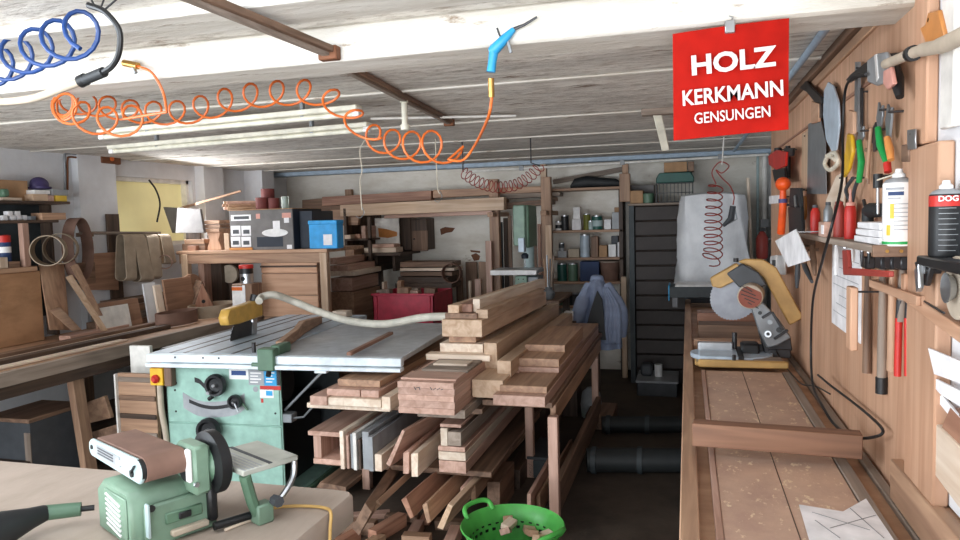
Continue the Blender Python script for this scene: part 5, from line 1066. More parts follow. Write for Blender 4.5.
# abrasive belt rolls (rings)
def belt(label, c, r, w_, axis, mt, sc=(1, 1), g=None, name='sanding_belt'):
    axis = V(axis).normalized(); q = axis.to_track_quat('Z', 'Y').to_matrix(); c = V(c)
    ro, ri = [], []
    N = 36
    def rg(rr, h): return [c + q @ V((rr*cos(2*pi*k/N)*sc[0], rr*sin(2*pi*k/N)*sc[1], h)) for k in range(N)]
    m = MB(); R_ = [rg(r, -w_/2), rg(r, w_/2), rg(r-.006, w_/2), rg(r-.006, -w_/2), rg(r, -w_/2)]
    m.loft(R_, True, False); bmesh.ops.remove_doubles(m.b, verts=m.b.verts[:], dist=1e-5)
    return tag(m.done(name, mt), label, 'sanding belt', g)
pc_ = at(49, 251, x=-4.24); belt('pale rolled abrasive ring standing at the end of the lowest left shelf, front one', (pc_.x, pc_.y, 1.38+.105), .105, .17, (.62, -.78, 0), 'abrasive_grey')
pc_ = at(40, 244, x=-4.30); belt('second rolled abrasive ring behind the front one on the lowest left shelf', (pc_.x-.02, pc_.y+.19, 1.38+.11), .11, .12, (.62, -.78, .0), 'abrasive_grey')
MB_ = None
lxp = lx(34, 268, 64, 271, -4.22, .30, 'shelf_plank', 'short plank sticking out under the abrasive rings on the left shelf', 'plank', 'grey', zb=1.348) if False else None
pc_ = at(78, 249, x=-4.36); belt('large brown abrasive ring hanging between the left shelf unit and the pier', pc_, .185, .09, (1, .25, 0), 'abrasive_brown', (.7, 1.25))
t = thing('wall_rod', 'thin wooden rod fixed along the left wall from which sanding belts hang', 'rod')
a, b = at(80, 233, x=-4.42), at(160, 233, x=-4.40); MB().cyl(a, b, .012).done('rod', 'grey', t); MB().box(-4.54, -4.40, a.y+.08, a.y+.11, a.z-.03, a.z+.0).done('bracket', 'brown', t); MB().box(-4.54, -4.38, b.y-.05, b.y-.02, b.z-.03, b.z+.0).done('bracket', 'brown', t)
for k, (u0, u1, ub0, ub1, vb) in enumerate([(120, 131, 121, 131, 281), (129, 141, 136, 149, 282), (143, 155, 148, 157, 279), (157, 167, 160, 171, 264)]):
    xx = -4.36
    def loopring(u0, u1, ub0, ub1):
        top0, top1 = at(u0, 234, x=xx), at(u1, 234, x=xx); b0, b1 = at(ub0, vb, x=xx), at(ub1, vb, x=xx); R_ = []
        N = 9; path = []
        for s_ in range(N+1): path.append((s_/N, .045))
        seq = []
        for s_ in range(7): th = pi*s_/6; seq.append((-.02*sin(th), .022*cos(th)))
        ring = []
        H = top0.z-b0.z
        for s_ in range(7): th = pi*s_/6; ring.append((1.0-(.035*sin(th)+.0)/H*-1-.035/H, .04*cos(th)))      # over the rod
        for s_ in range(9): th = pi*s_/8; ring.append((.09-.09*sin(th), -.06*cos(th)))                                # bulging bottom
        return top0, top1, b0, b1, ring
    t0_, t1_, b0, b1, ring = loopring(u0, u1, ub0, ub1)
    m = MB(); r0 = [b0.lerp(t0_, f_)+V((dx, 0, 0)) for f_, dx in ring]; r1 = [b1.lerp(t1_, f_)+V((dx, 0, 0)) for f_, dx in ring]
    cc = (sum((p for p in r0), V())+sum((p for p in r1), V()))/(len(r0)*2)
    shr = lambda R__: [V((cc.x+(p.x-cc.x)*.82, p.y, cc.z+(p.z-cc.z)*.985)) for p in R__]
    m.loft([r0, r1, shr(r1), shr(r0), r0], True, False); bmesh.ops.remove_doubles(m.b, verts=m.b.verts[:], dist=1e-5)
    tag(m.done('sanding_belt', 'abrasive_grey'), 'long sanding belt hanging from the rod under the window, %s of four' % nth(k, 4), 'sanding belt', 'sanding belts under the window')
pc_ = at(165, 262, x=-4.30); belt('small pinkish belt roll hanging under the right end of the rod', pc_, .06, .07, (.6, -.8, 0), 'abrasive_brown')
t = thing('plywood_sheet', 'dark tall strip leaning at the left edge of the window', 'panel')
a, b = at(111, 280, x=-4.46), at(119, 214, x=-4.46); MB().box(-4.48, -4.46, a.y, b.y, ZB, b.z).done('panel', 'dark', t, .002)
# boards leaning on the bench between shelf and window
def lean(label, mt, pts, d=.02, name='timber_board', cat='board', dv=(-.02, .01, 0)):
    a = [at(u, v, x=x) for u, v, x in pts]; m = MB(); m.loft([a, [p+V(dv) for p in a]]); return tag(m.done(name, mt, None, .002), label, cat)
lean('wide brown board leaning against the shelf unit on the left bench', 'oak', [(50, 330, -4.25), (70, 330, -4.25), (64, 264, -4.36), (39, 264, -4.36)])
lean('square brown plywood panel standing under the window beside the shelf unit', 'ply', [(78, 290, -4.42), (119, 290, -4.42), (117, 252, -4.45), (86, 254, -4.45)])
lean('darker small panel overlapping the square plywood panel on the left bench', 'brown', [(80, 285, -4.38), (96, 283, -4.38), (95, 262, -4.40), (76, 263, -4.40)])
lean('pale thin strip leaning steeply across the left bench, the left one', 'pine', [(101, 331, -3.98), (106, 331, -3.98), (70, 275, -4.26), (65, 277, -4.26)], dv=(0, .02, 0))
lean('thin brown strip leaning steeply beside the pale one on the left bench', 'oak', [(100, 322, -4.02), (104, 318, -4.02), (75, 262, -4.28), (69, 264, -4.28)], dv=(0, .02, 0)) if False else lean('thin brown strip leaning steeply beside the pale one on the left bench', 'oak', [(96, 316, -4.06), (101, 316, -4.06), (76, 264, -4.29), (70, 266, -4.29)], dv=(0, .02, 0))
lean('short brown board lying tilted on the left bench in front of the wide leaning board', 'oak', [(72, 331, -4.05), (82, 330, -4.05), (60, 307, -4.15), (50, 311, -4.15)], dv=(-.03, .02, .0))
board('wood_block', 'brown block lying flat at the foot of the wide leaning board on the left bench', 'wood block', 'beech', -4.20, -4.10, 3.95, 4.5, ZB, ZB+.035)
for k, (y0, y1, z0, z1, mt) in enumerate([(4.45, 5.25, 0, .05, 'brown'), (4.5, 5.2, .052, .10, 'grey'), (4.5, 5.3, .102, .16, 'oak'), (4.6, 5.3, .162, .20, 'brown')]):
    board('timber_offcut', 'offcut in the low stack against the wall on the left bench, %s' % nth(k, 4, 'bottom one', 'top one', 'bottom'), 'offcut', mt, -4.46, -4.20-.02*k, y0, y1, ZB+z0, ZB+z1, 'low stack of offcuts on the left bench', axis='y')
def stand(label, mt, u0, v0, u1, v1, x, d=.02, lean_=.04, name='wood_sheet', cat='board', slant=0):
    um, vm = (u0+u1)/2, (v0+v1)/2; y0, y1 = at(u0, vm, x=x).y, at(u1, vm, x=x).y; z1 = at(um, v0, x=x).z
    m = MB(); m.loft([[V((x, y0, ZB)), V((x, y1, ZB)), V((x-lean_, y1+slant, z1)), V((x-lean_, y0+slant, z1))], [V((x-d, y0, ZB)), V((x-d, y1, ZB)), V((x-d-lean_, y1+slant, z1)), V((x-d-lean_, y0+slant, z1))]])
    return tag(m.done(name, mt, None, .002), label, cat)
stand('brown square panel standing on the left bench behind a white sheet', 'ply', 98, 301, 143, 330, -4.14)
stand('white square sheet leaning on the brown square panel on the left bench', 'white_paint', 101, 306, 132, 329, -4.11, .006, .03)
stand('grey white panel standing at the left of the wooden boards on the bench', 'canvas_cover', 148, 283, 160, 318, -4.16, .015)
stand('narrow pale board standing right of the grey white panel on the bench', 'pale', 159, 285, 166, 316, -4.12, .02)
stand('wide brown panel standing on the bench in the middle of the standing boards', 'ply', 168, 278, 196, 312, -4.10, .02)
t = thing('round_board', 'round topped brown board standing behind the wide brown panel on the bench', 'board')
c_ = at(192, 284, x=-4.25); m = MB(); m.prism([(-.13, 0), (.13, 0)] + [(.13*cos(pi*k/10), (c_.z-ZB)+.09*sin(pi*k/10)) for k in range(11)], (c_.x, c_.y, ZB), (0, 1, 0), (0, 0, 1), (-.02, 0, 0)); m.done('board', 'tooled', t, .002)
# birdhouse like wedge and belts lying on the bench
t = thing('wooden_wedge_box', 'small triangular wooden box with a round hole on the left bench', 'wooden box')
a = at(202, 309, x=-4.02); m = MB(); hy, hh = .17, .24
fw = V((.75, -.66, 0)); sd = V((.66, .75, 0)); p0 = V((a.x, a.y+.02, ZB))
m.prism([(-.10, .06), (.10, .06), (.0, .30)], p0, sd, (0, 0, 1), -fw*.25); m.done('body', 'brown', t, .003)
m = MB(); m.prism([(-.085, .055), (.085, .055), (.0, .275)], p0+fw*.012, sd, (0, 0, 1), -fw*.010); m.done('front_panel', 'red', t, .001); pz_ = p0+fw*.012+V((0, 0, .12)); MB().cyl(pz_, pz_+fw*.003, .016, n=16).done('hole', 'black', t); MB().bar(p0-fw*.24+V((0, 0, .03)), p0-fw*.02+V((0, 0, .03)), .14, .058).done('foot_block', 'brown', t)
c_ = at(177, 318, z=ZB+.05); belt('flat oval abrasive belt lying on the bench in front of the standing boards, left one', (c_.x, c_.y, ZB+.055), .17, .10, (0, 0, 1), 'abrasive_brown', (.6, 1.25))
c_ = at(211, 310, z=ZB+.05); belt('dark oval abrasive belt lying on the bench around the wooden wedge box', (c_.x+.02, c_.y+.0, ZB+.055), .20, .10, (0, 0, 1), 'abrasive_grey', (.8, 1.25))
# glue canister with a can on top
t = thing('glue_canister', 'square brown canister with an orange and white label on the left bench', 'canister')
ca_, cb_ = at(232, 309, x=-3.98), at(251, 309, x=-3.98); y_ = 5.2; x0, x1, z0, z1 = fr(232, 284, 252, 311, y_)
MB().box(x0, x1, y_, y_+.16, ZB, z1).done('body', 'brown', t, .006); MB().box(x0+.005, x0+(x1-x0)*.55, y_-.003, y_, ZB+.02, z1-.02).done('label', 'white_plastic', t); MB().box(x0+.005, x0+(x1-x0)*.55, y_-.004, y_, z1-.055, z1-.025).done('label_band', 'orange', t); MB().box(x0+(x1-x0)*.55, x0+(x1-x0)*.68, y_-.004, y_, ZB+.01, z1-.01).done('label_edge', 'paper', t)
cz = z1
t = thing('tin_can', 'round silver and black tin with a red lid standing on the square canister', 'can'); xm_ = (x0+x1)/2
MB().lathe([(.055, 0), (.055, .08)], (xm_, y_+.08, cz+.001), 24).done('body', 'steel', t); MB().lathe([(.056, .08), (.056, .125)], (xm_, y_+.08, cz+.001), 24).done('band', 'black', t); MB().lathe([(.06, .125), (.06, .15), (.055, .155)], (xm_, y_+.08, cz+.001), 24).done('lid', 'signal_red', t); MB().cyl((xm_, y_+.022, cz+.04), (xm_, y_+.027, cz+.04), .02, n=16).done('emblem', 'black', t)
# under the bench
t = thing('metal_crate', 'dark grey box with a brown rim standing under the left bench', 'box')
x0, x1, z0, z1 = fr(-12, 422, 31, 480, 3.3); MB().box(x0, x1, 3.3, 3.7, .0, z1).done('body', 'dark_grey', t, .005); MB().box(x0-.01, x1+.01, 3.29, 3.71, z1, z1+.025).done('rim', 'brown', t, .003); MB().box(x1-.04, x1+.004, 3.295, 3.3, .1, z1-.06).done('corner_strip', 'grey', t)
edgeboard('brown board leaning under the left bench behind the slanted leg, upper one', 'oak', [(48, 417), (104, 396), (111, 418), (52, 432)], 3.75, .03, 0, name='timber_board')
edgeboard('long dark board on the floor under the left bench', 'dark', [(34, 424), (88, 432), (88, 440), (34, 432)], 3.85, .05, 0)
edgeboard('lower reddish board lying right of the slanted leg under the left bench', 'brown', [(86, 434), (118, 424), (120, 440), (88, 452)], 3.68, .03, 0)
# ================================================================ back work table with boxes (left rear)
BT = thing('work_table', 'wooden work table carrying tool boxes in front of the left rear corner', 'table')
ty = 5.42; x0, x1, z0, z1 = fr(178, 250, 327, 258, ty); zt = z1
MB().box(x0-.02, x1, ty, ty+.72, zt-.03, zt).done('table_top', 'oak', BT, .003, axis='x'); MB().box(x0, x1, ty+.01, ty+.045, zt-.115, zt-.03).done('front_rail', 'oak', BT, .003, axis='x')
for x in (x1-.07, x0+.03):
    for y in (ty-.005,) if x > -3.6 else (ty-.005, ty+.6): MB().box(x, x+.065, y, y+.06, ZB if x < -3.6 else 0, zt-.03).done('leg', 'pine', BT, .003)
# chest below: plank fronted box
px0, px1, pz0, pz1 = fr(250, 262, 320, 312, ty+.06); px0 = -3.565; px1 -= .02
ch = thing('timber_chest', 'plank fronted wooden chest under the rear work table', 'chest')
MB().box(px0, px1, ty+.07, ty+.22, .0, pz1+.01).done('chest_box', 'oak', ch, .003, axis='x')
for k in range(4): MB().box(px0, px1, ty+.055, ty+.07, pz0-.35+.0+k*.19+.12, pz0-.35+k*.19+.30).done('front_plank', 'tooled', ch, .004, axis='x')
MB().box(px0, px1, ty+.04, ty+.056, pz1-.045, pz1-.03).done('rail_strip', 'dark', ch, .002)
def hb(name, label, cat, mt, u0, v0, u1, v1, y, d, zb=None, g=None, bev=.003, ax=None, low=None):
    x0, x1, z0, z1 = fr(u0, v0, u1, v1, y)
    if low is not None: z0 = low
    if zb is not None: z1 += zb-z0; z0 = zb
    return tag(MB().box(x0, x1, y, y+d, z0, z1).done(name, mt, None, bev, axis=ax), label, cat, g)
# machine carton
t = thing('machine_carton', 'large grey machine carton with product pictures on the rear work table', 'carton')
x0, x1, z0, z1 = fr(230, 209, 293, 249, ty+.02); H = z1-z0; cy = ty+.02; z0 = zt; z1 = zt+H
MB().box(x0, x1, cy, cy+.5, z0, z1).done('box', 'box_grey', t, .003)
def cp(u0, v0, u1, v1, mt, nm, lift=.002):
    a0, a1, b0, b1 = fr(u0, v0, u1, v1, cy); dz = z0-fr(230, 209, 293, 249, cy)[2]; MB().box(a0, a1, cy-lift, cy+.001, b0+dz, b1+dz).done(nm, mt, t)
cp(231, 214, 251, 220, 'paper', 'label_plate'); cp(234, 215.5, 249, 218.5, 'dark_grey', 'label_print', .004)
for u, v in ((231, 225), (241.5, 225), (231, 236), (241.5, 236)): cp(u, v, u+9.5, v+10, 'paper', 'picture_panel'); cp(u+2, v+4, u+8, v+8, 'dark_grey', 'picture_motif', .004)
a0, a1, b0, b1 = fr(262, 228, 288, 236, cy); dz = z0-fr(230, 209, 293, 249, cy)[2]
m = MB(); m.prism([((a0+a1)/2+(a1-a0)/2*cos(2*pi*k/24), (b0+b1)/2+dz+(b1-b0)/2*sin(2*pi*k/24)) for k in range(24)], (0, cy-.003, 0), (1, 0, 0), (0, 0, 1), (0, .003, 0)); m.done('machine_picture', 'white_plastic', t)
cp(273, 220, 280, 231, 'paper', 'machine_picture'); cp(257, 236, 283, 246, 'navy', 'machine_picture'); cp(284, 217, 289, 222, 'paper', 'round_mark'); cp(256, 213, 260, 218, 'skin_pink', 'mark'); cp(282, 212, 291, 217, 'skin_pink', 'mark'); cp(287, 244, 292, 248, 'paper', 'mark')
MB().box(x1, x1+.002, cy+.01, cy+.5, z0, z1).done('side_print', 'navy', t); MB().box(x0-.01, x1+.01, cy-.01, cy+.5, z1, z1+.006).done('lid_flap', 'cardboard', t, .001)
board('machine_carton', 'narrow dark blue carton end standing between the grey carton and the blue box', 'carton', 'navy', x1+.006, x1+.13, ty+.12, ty+.5, zt+.001, zt+H-.02)
t = thing('blue_case', 'bright blue box with a pale label on the rear work table', 'box')
x0, x1, bz0, bz1 = fr(309, 222, 337, 250, ty+.02); hh = bz1-bz0
MB().box(x0, x1, ty+.02, ty+.14, zt, zt+hh).done('box', 'blue_box', t, .006); MB().box(x0-.004, x1+.004, ty+.015, ty+.145, zt+hh-.03, zt+hh+.004).done('lid', 'blue_box', t, .005); MB().box((x0+x1)/2+.005, (x0+x1)/2+.085, ty+.016, ty+.02, zt+.03, zt+.12).done('label', 'paper', t)
# blue box overhangs the table end: a support beam
board('timber_beam', 'short beam under the blue box at the right end of the rear work table', 'beam', 'brown', x0+.03, x1-.02, ty+.08, ty+.7, zt-.06, zt-.001) if False else None
ztop = z1+.006
cyl = lambda name, label, cat, u, v0, v1, y, r, mt, zb: tag(MB().lathe([(r, 0), (r, fr(u-3, v0, u+3, v1, y)[3]-fr(u-3, v0, u+3, v1, y)[2])], (at(u, (v0+v1)/2, y=y).x, y, zb), 20).done(name, mt, None, 0), label, cat)
t = thing('wood_bundle', 'rolled bundle of thin wood sticks lying on the grey carton', 'bundle'); a = at(236, 203, y=ty+.2); 
for k in range(7):
    an = 2*pi*k/6; r_ = 0 if k == 6 else .028; MB().cyl((a.x-.04+r_*cos(an)*1.2, ty+.10, ztop+.044+r_*sin(an)), (a.x+.22+r_*cos(an)*.4, ty+.36, ztop+.044+r_*sin(an)), .0145, n=8).done('stick', ['oak', 'beech', 'pine'][k % 3], t, axis='x')
cyl('abrasive_roll', 'left dark red abrasive roll standing on the grey carton', 'abrasive roll', 262, 197, 209, ty+.2, .055, 'maroon', ztop)
cyl('abrasive_roll', 'second dark red abrasive roll standing right of the first on the grey carton', 'abrasive roll', 274, 198, 209, ty+.22, .05, 'maroon', ztop)
cyl('glass_jar', 'small pale glass jar standing at the right end of the grey carton', 'jar', 285, 197, 209, ty+.12, .032, 'jar_glass', ztop)
cyl('abrasive_roll', 'tall dark red roll standing behind the other two on the grey carton', 'abrasive roll', 268, 188, 209, ty+.4, .06, 'maroon', ztop)
# carved wooden clamp post and offcuts left on the table
t = thing('wooden_stand', 'waisted wooden stand with blocks on top at the left of the rear work table', 'stand')
x0, x1, a0, a1 = fr(206, 232, 222, 250, ty+.1); hh = .33; xm = (x0+x1)/2
m = MB(); m.prism([(-.075, 0), (.075, 0), (.07, .03), (.045, .09), (.07, .16), (-.07, .16), (-.045, .09), (-.07, .03)], (xm, ty+.1, zt), (1, 0, 0), (0, 0, 1), (0, .15, 0)); m.done('waisted_foot', 'tooled', t, .004)
for k, (w_, mt) in enumerate([(.075, 'oak'), (.085, 'brown'), (.08, 'oak')]): MB().box(xm-w_, xm+w_, ty+.08, ty+.27, zt+.161+k*.036, zt+.194+k*.036).done('block', mt, t, .003, axis='x')
for k, (u0, v0, u1, v1, mt) in enumerate([(182, 243, 205, 250, 'brown'), (184, 238, 204, 243, 'oak'), (187, 237, 195, 242, 'red')]):
    hb('wood_block', ['flat brown wooden block at the left end of the rear work table', 'second wooden block stacked on the flat brown block on the rear work table', 'small reddish block in front on the left end of the rear table'][k], 'wood block', mt, u0, v0, u1, v1, ty+.1-.05*(k == 2), .2-.12*(k == 2), zb=zt+(.055 if k == 1 else 0))
hb('wood_board', 'upright pale board between the wooden stand and the grey carton', 'board', 'pine', 224, 232, 229, 249, ty+.05, .02, zb=zt)
hb('wood_board', 'orange batten lying under the picture panel side of the carton front', 'batten', 'amber', 229, 246.5, 252, 249, ty-.0+.002, .015, zb=zt)
t = thing('grey_sheet', 'tilted dark grey sheet metal box leaning behind the stand on the rear table', 'sheet'); a = [at(u, v, y=ty+.03) for u, v in [(172, 233), (204, 233), (200, 209), (163, 207)]]
m = MB(); m.loft([a, [p+V((0, .03, 0)) for p in a]]); m.done('sheet', 'box_grey', t, .003); q = [at(u, v, y=ty+.12) for u, v in [(186, 233), (200, 233), (200, 251), (186, 251)]]; m = MB(); m.loft([q, [p+V((0, .02, 0)) for p in q]]); m.done('stand_foot', 'dark', t)
plank('timber_strip', 'long thin strip slanting up over the grey sheet beside the window', 'strip', 'oak', at(178, 209, y=ty+.3), at(241, 191, y=ty+.5), .03, .02)
t = thing('window_stay', 'curved black iron window stay hanging in front of the yellow window', 'stay'); MB().tube(spline([at(149, 180, x=-4.5), at(156, 190, x=-4.5), at(160, 204, x=-4.5), at(157, 222, x=-4.5)]), .008, 6).done('stay', 'black', t)
leaning('white_strip', 'white strip leaning against the window in front of the grey sheet', 'strip', 'white_paint', 161, 208, 164, 233, 5.6, .02, 0.86) if False else None
# dim items below the table
hb('wood_board', 'pale upright board end under the left of the rear table', 'board', 'beech', 198, 259, 204, 282, ty+.15, .3, low=ZB)
hb('wood_board', 'dark upright board under the left of the rear table', 'board', 'dark', 208, 259, 221, 275, ty+.25, .3, low=ZB)
t = thing('grinding_disc', 'round dusty disc standing under the rear table behind the tin', 'disc'); c_ = at(229, 274, y=ty+.3); MB().cyl(c_, c_+V((0, .03, 0)), .085, n=28).done('disc', 'dust', t); MB().cyl((c_.x, c_.y+.015, ZB), (c_.x, c_.y+.015, c_.z-.083), .02).done('foot', 'dark', t)
MBx = None
# ---------------------------------------------------------------- offcut stacks right of the rear table (ends towards the camera)
ends = [(329, 292, 354, 308, 'oak'), (331, 278, 352, 291, 'beech'), (330, 277, 346, 283, 'oak'), (329, 271, 355, 276, 'pale'), (330, 265.5, 348, 271, 'beech'), (330, 258, 337, 264.5, 'beech'), (347, 283, 354, 291, 'brown')]
zz = 0.0
for k, (u0, v0, u1, v1, mt) in enumerate([e for i, e in enumerate(ends) if i in (0, 1, 3, 4, 5)]):
    hb('timber_board', 'timber end in the stack right of the rear table, %s' % nth(k, 5, 'bottom one', 'top one', 'bottom'), 'board', mt, u0, v0, u1, v1, 6.3, .62, g='timber ends right of the rear table', low=None if k else 0, ax='y')
for k, (u0, v0, u1, v1, mt, dy) in enumerate([(355, 281, 363, 287, 'pale', 0), (352, 283, 357, 293, 'brown', .1), (356, 289, 361, 300, 'oak', 0.05), (352, 271.5, 357, 277, 'red', 0), (361, 298, 366, 312, 'brown', .2), (345, 258, 355, 265, 'brown', .1)]):
    pass
t = thing('offcut_rack', 'dark wooden rack with pigeonholes full of offcuts left of the white picture board', 'rack')
rx0_, rx1_, rz0_, rz1_ = fr(345, 208, 371, 300, 6.95)
MB().box(rx0_, rx0_+.03, 6.95, 7.25, 0, rz1_).done('side', 'dark', t); MB().box(rx1_-.03, rx1_, 6.95, 6.99, 0, rz1_-.1).done('post', 'dark', t)
for z in (.45, .85, 1.17, 1.45): MB().box(rx0_, rx1_, 6.95, 7.25, z-.02, z).done('shelf', 'dark', t)
MB().box(rx0_, rx1_, 7.23, 7.25, 0, rz1_-.05).done('back', 'dark', t)
random.seed(21); n_ = 0; rows = []
for z in (.45, .85, 1.17, 1.45):
    x = rx0_+.04
    while x < rx1_-.09:
        w_ = random.uniform(.04, .10); h_ = random.uniform(.03, .22 if z < 1.4 else .14)
        rows.append((x, min(x+w_, rx1_-.04), z, h_)); x += w_+random.uniform(.003, .02)
for k, (xa, xb, z, h_) in enumerate(rows):
    y_ = 6.86+random.uniform(0, .08)
    board('timber_offcut', 'offcut end in the dark rack, %s' % nth(k, len(rows), 'first at the bottom left', 'last at the top right', 'bottom left'), 'offcut', ['beech', 'oak', 'brown', 'pale', 'red'][k % 5], xa, xb, y_, 7.2, z+.001, z+h_, 'offcut ends in the dark rack', axis='y')
# white picture board, dark box on the wall, boards on wall brackets
wb = thing('picture_board', 'white board with a rusty orange stain leaning above the rear planks', 'board')
x0, x1, z0, z1 = fr(375, 218, 399, 244, 7.2); MB().box(x0, x1, 7.2, 7.22, z0, z1).done('board', 'white_paint', wb, .002)
m = MB(); a = [at(u, v, y=7.198) for u, v in [(378, 228), (386, 229), (397, 232), (397, 236), (388, 238), (379, 237)]]; m.loft([a, [p+V((0, .004, 0)) for p in a]]); m.done('stain', 'amber', wb)
t = thing('wall_console', 'dark wooden console shelf carrying the boards below the white picture board', 'shelf'); x0, x1, z0, z1 = fr(362, 253, 400, 256, 7.0); MB().box(x0, x1, 7.0, YB, z1-.03, z1).done('board', 'dark', t); MB().box(x0+.1, x0+.13, 7.1, YB, z1-.2, z1-.03).done('bracket', 'dark', t); MB().box(x1-.13, x1-.1, 7.1, YB, z1-.2, z1-.03).done('bracket', 'dark', t); czz = z1+.001
hb('timber_board', 'pale board lying in front below the white picture board', 'board', 'pale', 364, 248, 396, 253, 7.05, .2, zb=czz, ax='x'); hb('timber_board', 'thin reddish board lying on the pale board below the picture board', 'board', 'beech', 372, 244.5, 394, 248, 7.06, .18, zb=czz+fr(364, 248, 396, 253, 7.05)[3]-fr(364, 248, 396, 253, 7.05)[2]+.001, ax='x')

t = thing('wall_cabinet', 'dark brown wooden box fixed to the rear wall right of the white board', 'cabinet'); x0, x1, z0, z1 = fr(400, 219, 427, 250, 7.35); MB().box(x0, x1, 7.35, YB, z0, z1).done('body', 'dark', t, .004); xm = at(412, 230, y=7.35).x; MB().box(xm, x1+.01, 7.335, 7.352, z0-.01, z0+(z1-z0)*.62).done('door', 'brown', t, .003); MB().box(x0-.02, xm-.01, 7.335, 7.352, z0, z1+.03).done('side_door', 'dark', t, .003); MB().cyl((xm+.03, 7.335, z0+.12), (xm+.03, 7.32, z0+.12), .008).done('knob', 'black', t)
# wall patches of bare brick under missing plaster
for k, (pts) in enumerate([[(440, 229), (445, 227), (455, 228), (452, 232), (446, 233), (441, 235)], [(471, 255), (476, 253), (480, 256), (479, 260), (474, 261)], [(470, 250), (480, 251), (480, 253), (471, 252)]]):
    a = [at(u, v, y=YB-.004) for u, v in pts]; m = MB(); m.loft([a, [p+V((0, .01, 0)) for p in a]]); struct(m.done('wall_patch', 'rust', smooth=False))
# brackets and posts of the far lumber rack
FR = thing('wall_lumber_rack', 'wooden post rack on the rear wall carrying long timbers under the ceiling', 'rack')
pxs = [at(495, 230, y=7.1).x, at(547, 230, y=7.1).x, at(625, 195, y=7.1).x]
for k, x in enumerate(pxs):
    MB().box(x-.05, x+.05, 7.07, 7.15, 0 if k < 2 else 1.75, 2.02).done('post', 'oak', FR, .004); MB().box(x-.03, x+.03, 7.10, YB, 1.79, 1.83).done('arm', 'oak', FR, .003)
    if k < 2: MB().box(x-.03, x+.03, 6.93, YB, 1.64, 1.685).done('arm', 'oak', FR, .003)
xl = at(335, 215, y=7.2).x; MB().box(xl-.04, xl+.04, 6.93, YB, 1.64, 1.685).done('arm', 'oak', FR, .003); MB().box(xl-.04, xl+.04, YB-.06, YB, 1.3, 2.0).done('post', 'oak', FR, .003)
def tim(label, mt, u0, v0, u1, v1, u2, v2, u3, v3, y, d):
    """long timber on the rack; four corners of its front face"""
    a = [at(u, v, y=y) for u, v in ((u0, v0), (u1, v1), (u2, v2), (u3, v3))]; m = MB(); m.loft([a, [p+V((0, d, 0)) for p in a]])
    return tag(m.done('long_timber', mt, None, .003, axis='x'), label, 'timber')
tim('long reddish timber at the top left of the rear wall rack', 'red', 322, 197, 431, 190.5, 431, 200, 322, 206, 7.25, .12)
tim('long pale squared beam in front on the rear wall rack', 'pine', 352, 204, 490, 197, 490, 211, 352, 216.5, 7.12, .10) if False else tim('long pale squared beam in front on the rear wall rack', 'pine', 340, 205, 504, 197, 504, 210, 340, 216.5, 6.95, .11)
tim('thin long board below the pale beam on the rear wall rack', 'beech', 384, 215, 492, 210.5, 492, 214.5, 384, 218.5, 7.02, .10)
tim('brown long board right of the reddish timber at the top of the rear wall rack', 'oak', 433, 190, 545, 186, 545, 192, 433, 198, 7.22, .14)
tim('dark long board lying under the top timbers on the rear wall rack', 'brown', 330, 206, 420, 201, 420, 206, 330, 212, 7.2, .14)
tim('long brown board at the far left of the rear wall rack', 'brown', 302, 200, 350, 196, 350, 212, 302, 214, 7.35, .12)
tim('wide brown board below the far left board on the rear rack', 'oak', 331, 210, 360, 209, 358, 225, 333, 226, 7.0, .05)
tim('short dark board stub right of the post on the rear rack', 'brown', 505, 203, 552, 199, 552, 204, 505, 209, 7.16, .2); tim('grey brown board on the rack arms before the wire hose', 'grey', 500, 194, 560, 192, 560, 196, 500, 199, 7.18, .2)
# red bin with wood scraps and the planks behind
rb = thing('red_bin', 'red plastic bin full of offcuts in front of the rear wall', 'bin')
x0, x1, z0, z1 = fr(373, 294, 434, 325, 6.2)
m = MB(); m.box(x0, x1, 6.2, 6.21, z0-.45, z1).box(x0, x0+.01, 6.2, 6.75, z0-.45, z1).box(x1-.01, x1, 6.2, 6.75, z0-.45, z1).box(x0, x1, 6.74, 6.75, z0-.45, z1).box(x0, x1, 6.2, 6.75, z0-.45, z0-.44); m.done('tub', 'red_bin', rb); MB().box(x0-.01, x1+.01, 6.185, 6.20, z1-.015, z1+.006).done('rim', 'red_bin', rb, .003)
for x in (x0+.03, x1-.05): MB().box(x, x+.02, 6.185, 6.20, z0-.4, z1-.02).done('rib', 'red_bin', rb, .003)
zb_ = z0-.45
bs = thing('bin_table', 'dark low table under the red bin', 'table'); MB().box(x0-.1, x1+.35, 6.15, 6.85, zb_-.04, zb_-.001).done('top', 'dark', bs) if zb_ > .06 else MB().box(x0-.1, x1+.35, 6.15, 6.85, .0, max(.02, zb_-.001)).done('top', 'dark', bs)
for x in (x0, x1+.2): MB().box(x, x+.06, 6.3, 6.36, 0, max(.03, zb_-.04)).done('leg', 'dark', bs)
for k, (u0, v0, u1, v1, mt) in enumerate([(383, 289, 396, 296, 'grey'), (396, 287, 407, 296, 'oak'), (404, 290, 416, 296, 'beech'), (412, 288, 422, 296, 'grey'), (420, 288, 431, 296, 'brown'), (381.5, 282, 383.5, 297, 'pale'), (394, 281, 398, 294, 'oak')]):
    x0_, x1_, a0, a1 = fr(u0, v0, u1, v1, 6.4+.03*k); o = MB().box(-(x1_-x0_)/2, (x1_-x0_)/2, -.045, .045, -.56, a1-a0).done('wood_offcut', mt, None, .004)
    o.location = ((x0_+x1_)/2, 6.38+.045*k, a0-.56); o.rotation_euler = (0, radians([-4, 3, 3, -3, 4, 0, 2][k]), 0); tag(o, 'wood offcut in the red bin, %s' % nth(k, 7, 'big grey one at the left', 'tall narrow one behind', 'left'), 'offcut', 'offcuts in the red bin')
pr0 = thing('plank_stack', 'x', 'x') if False else None
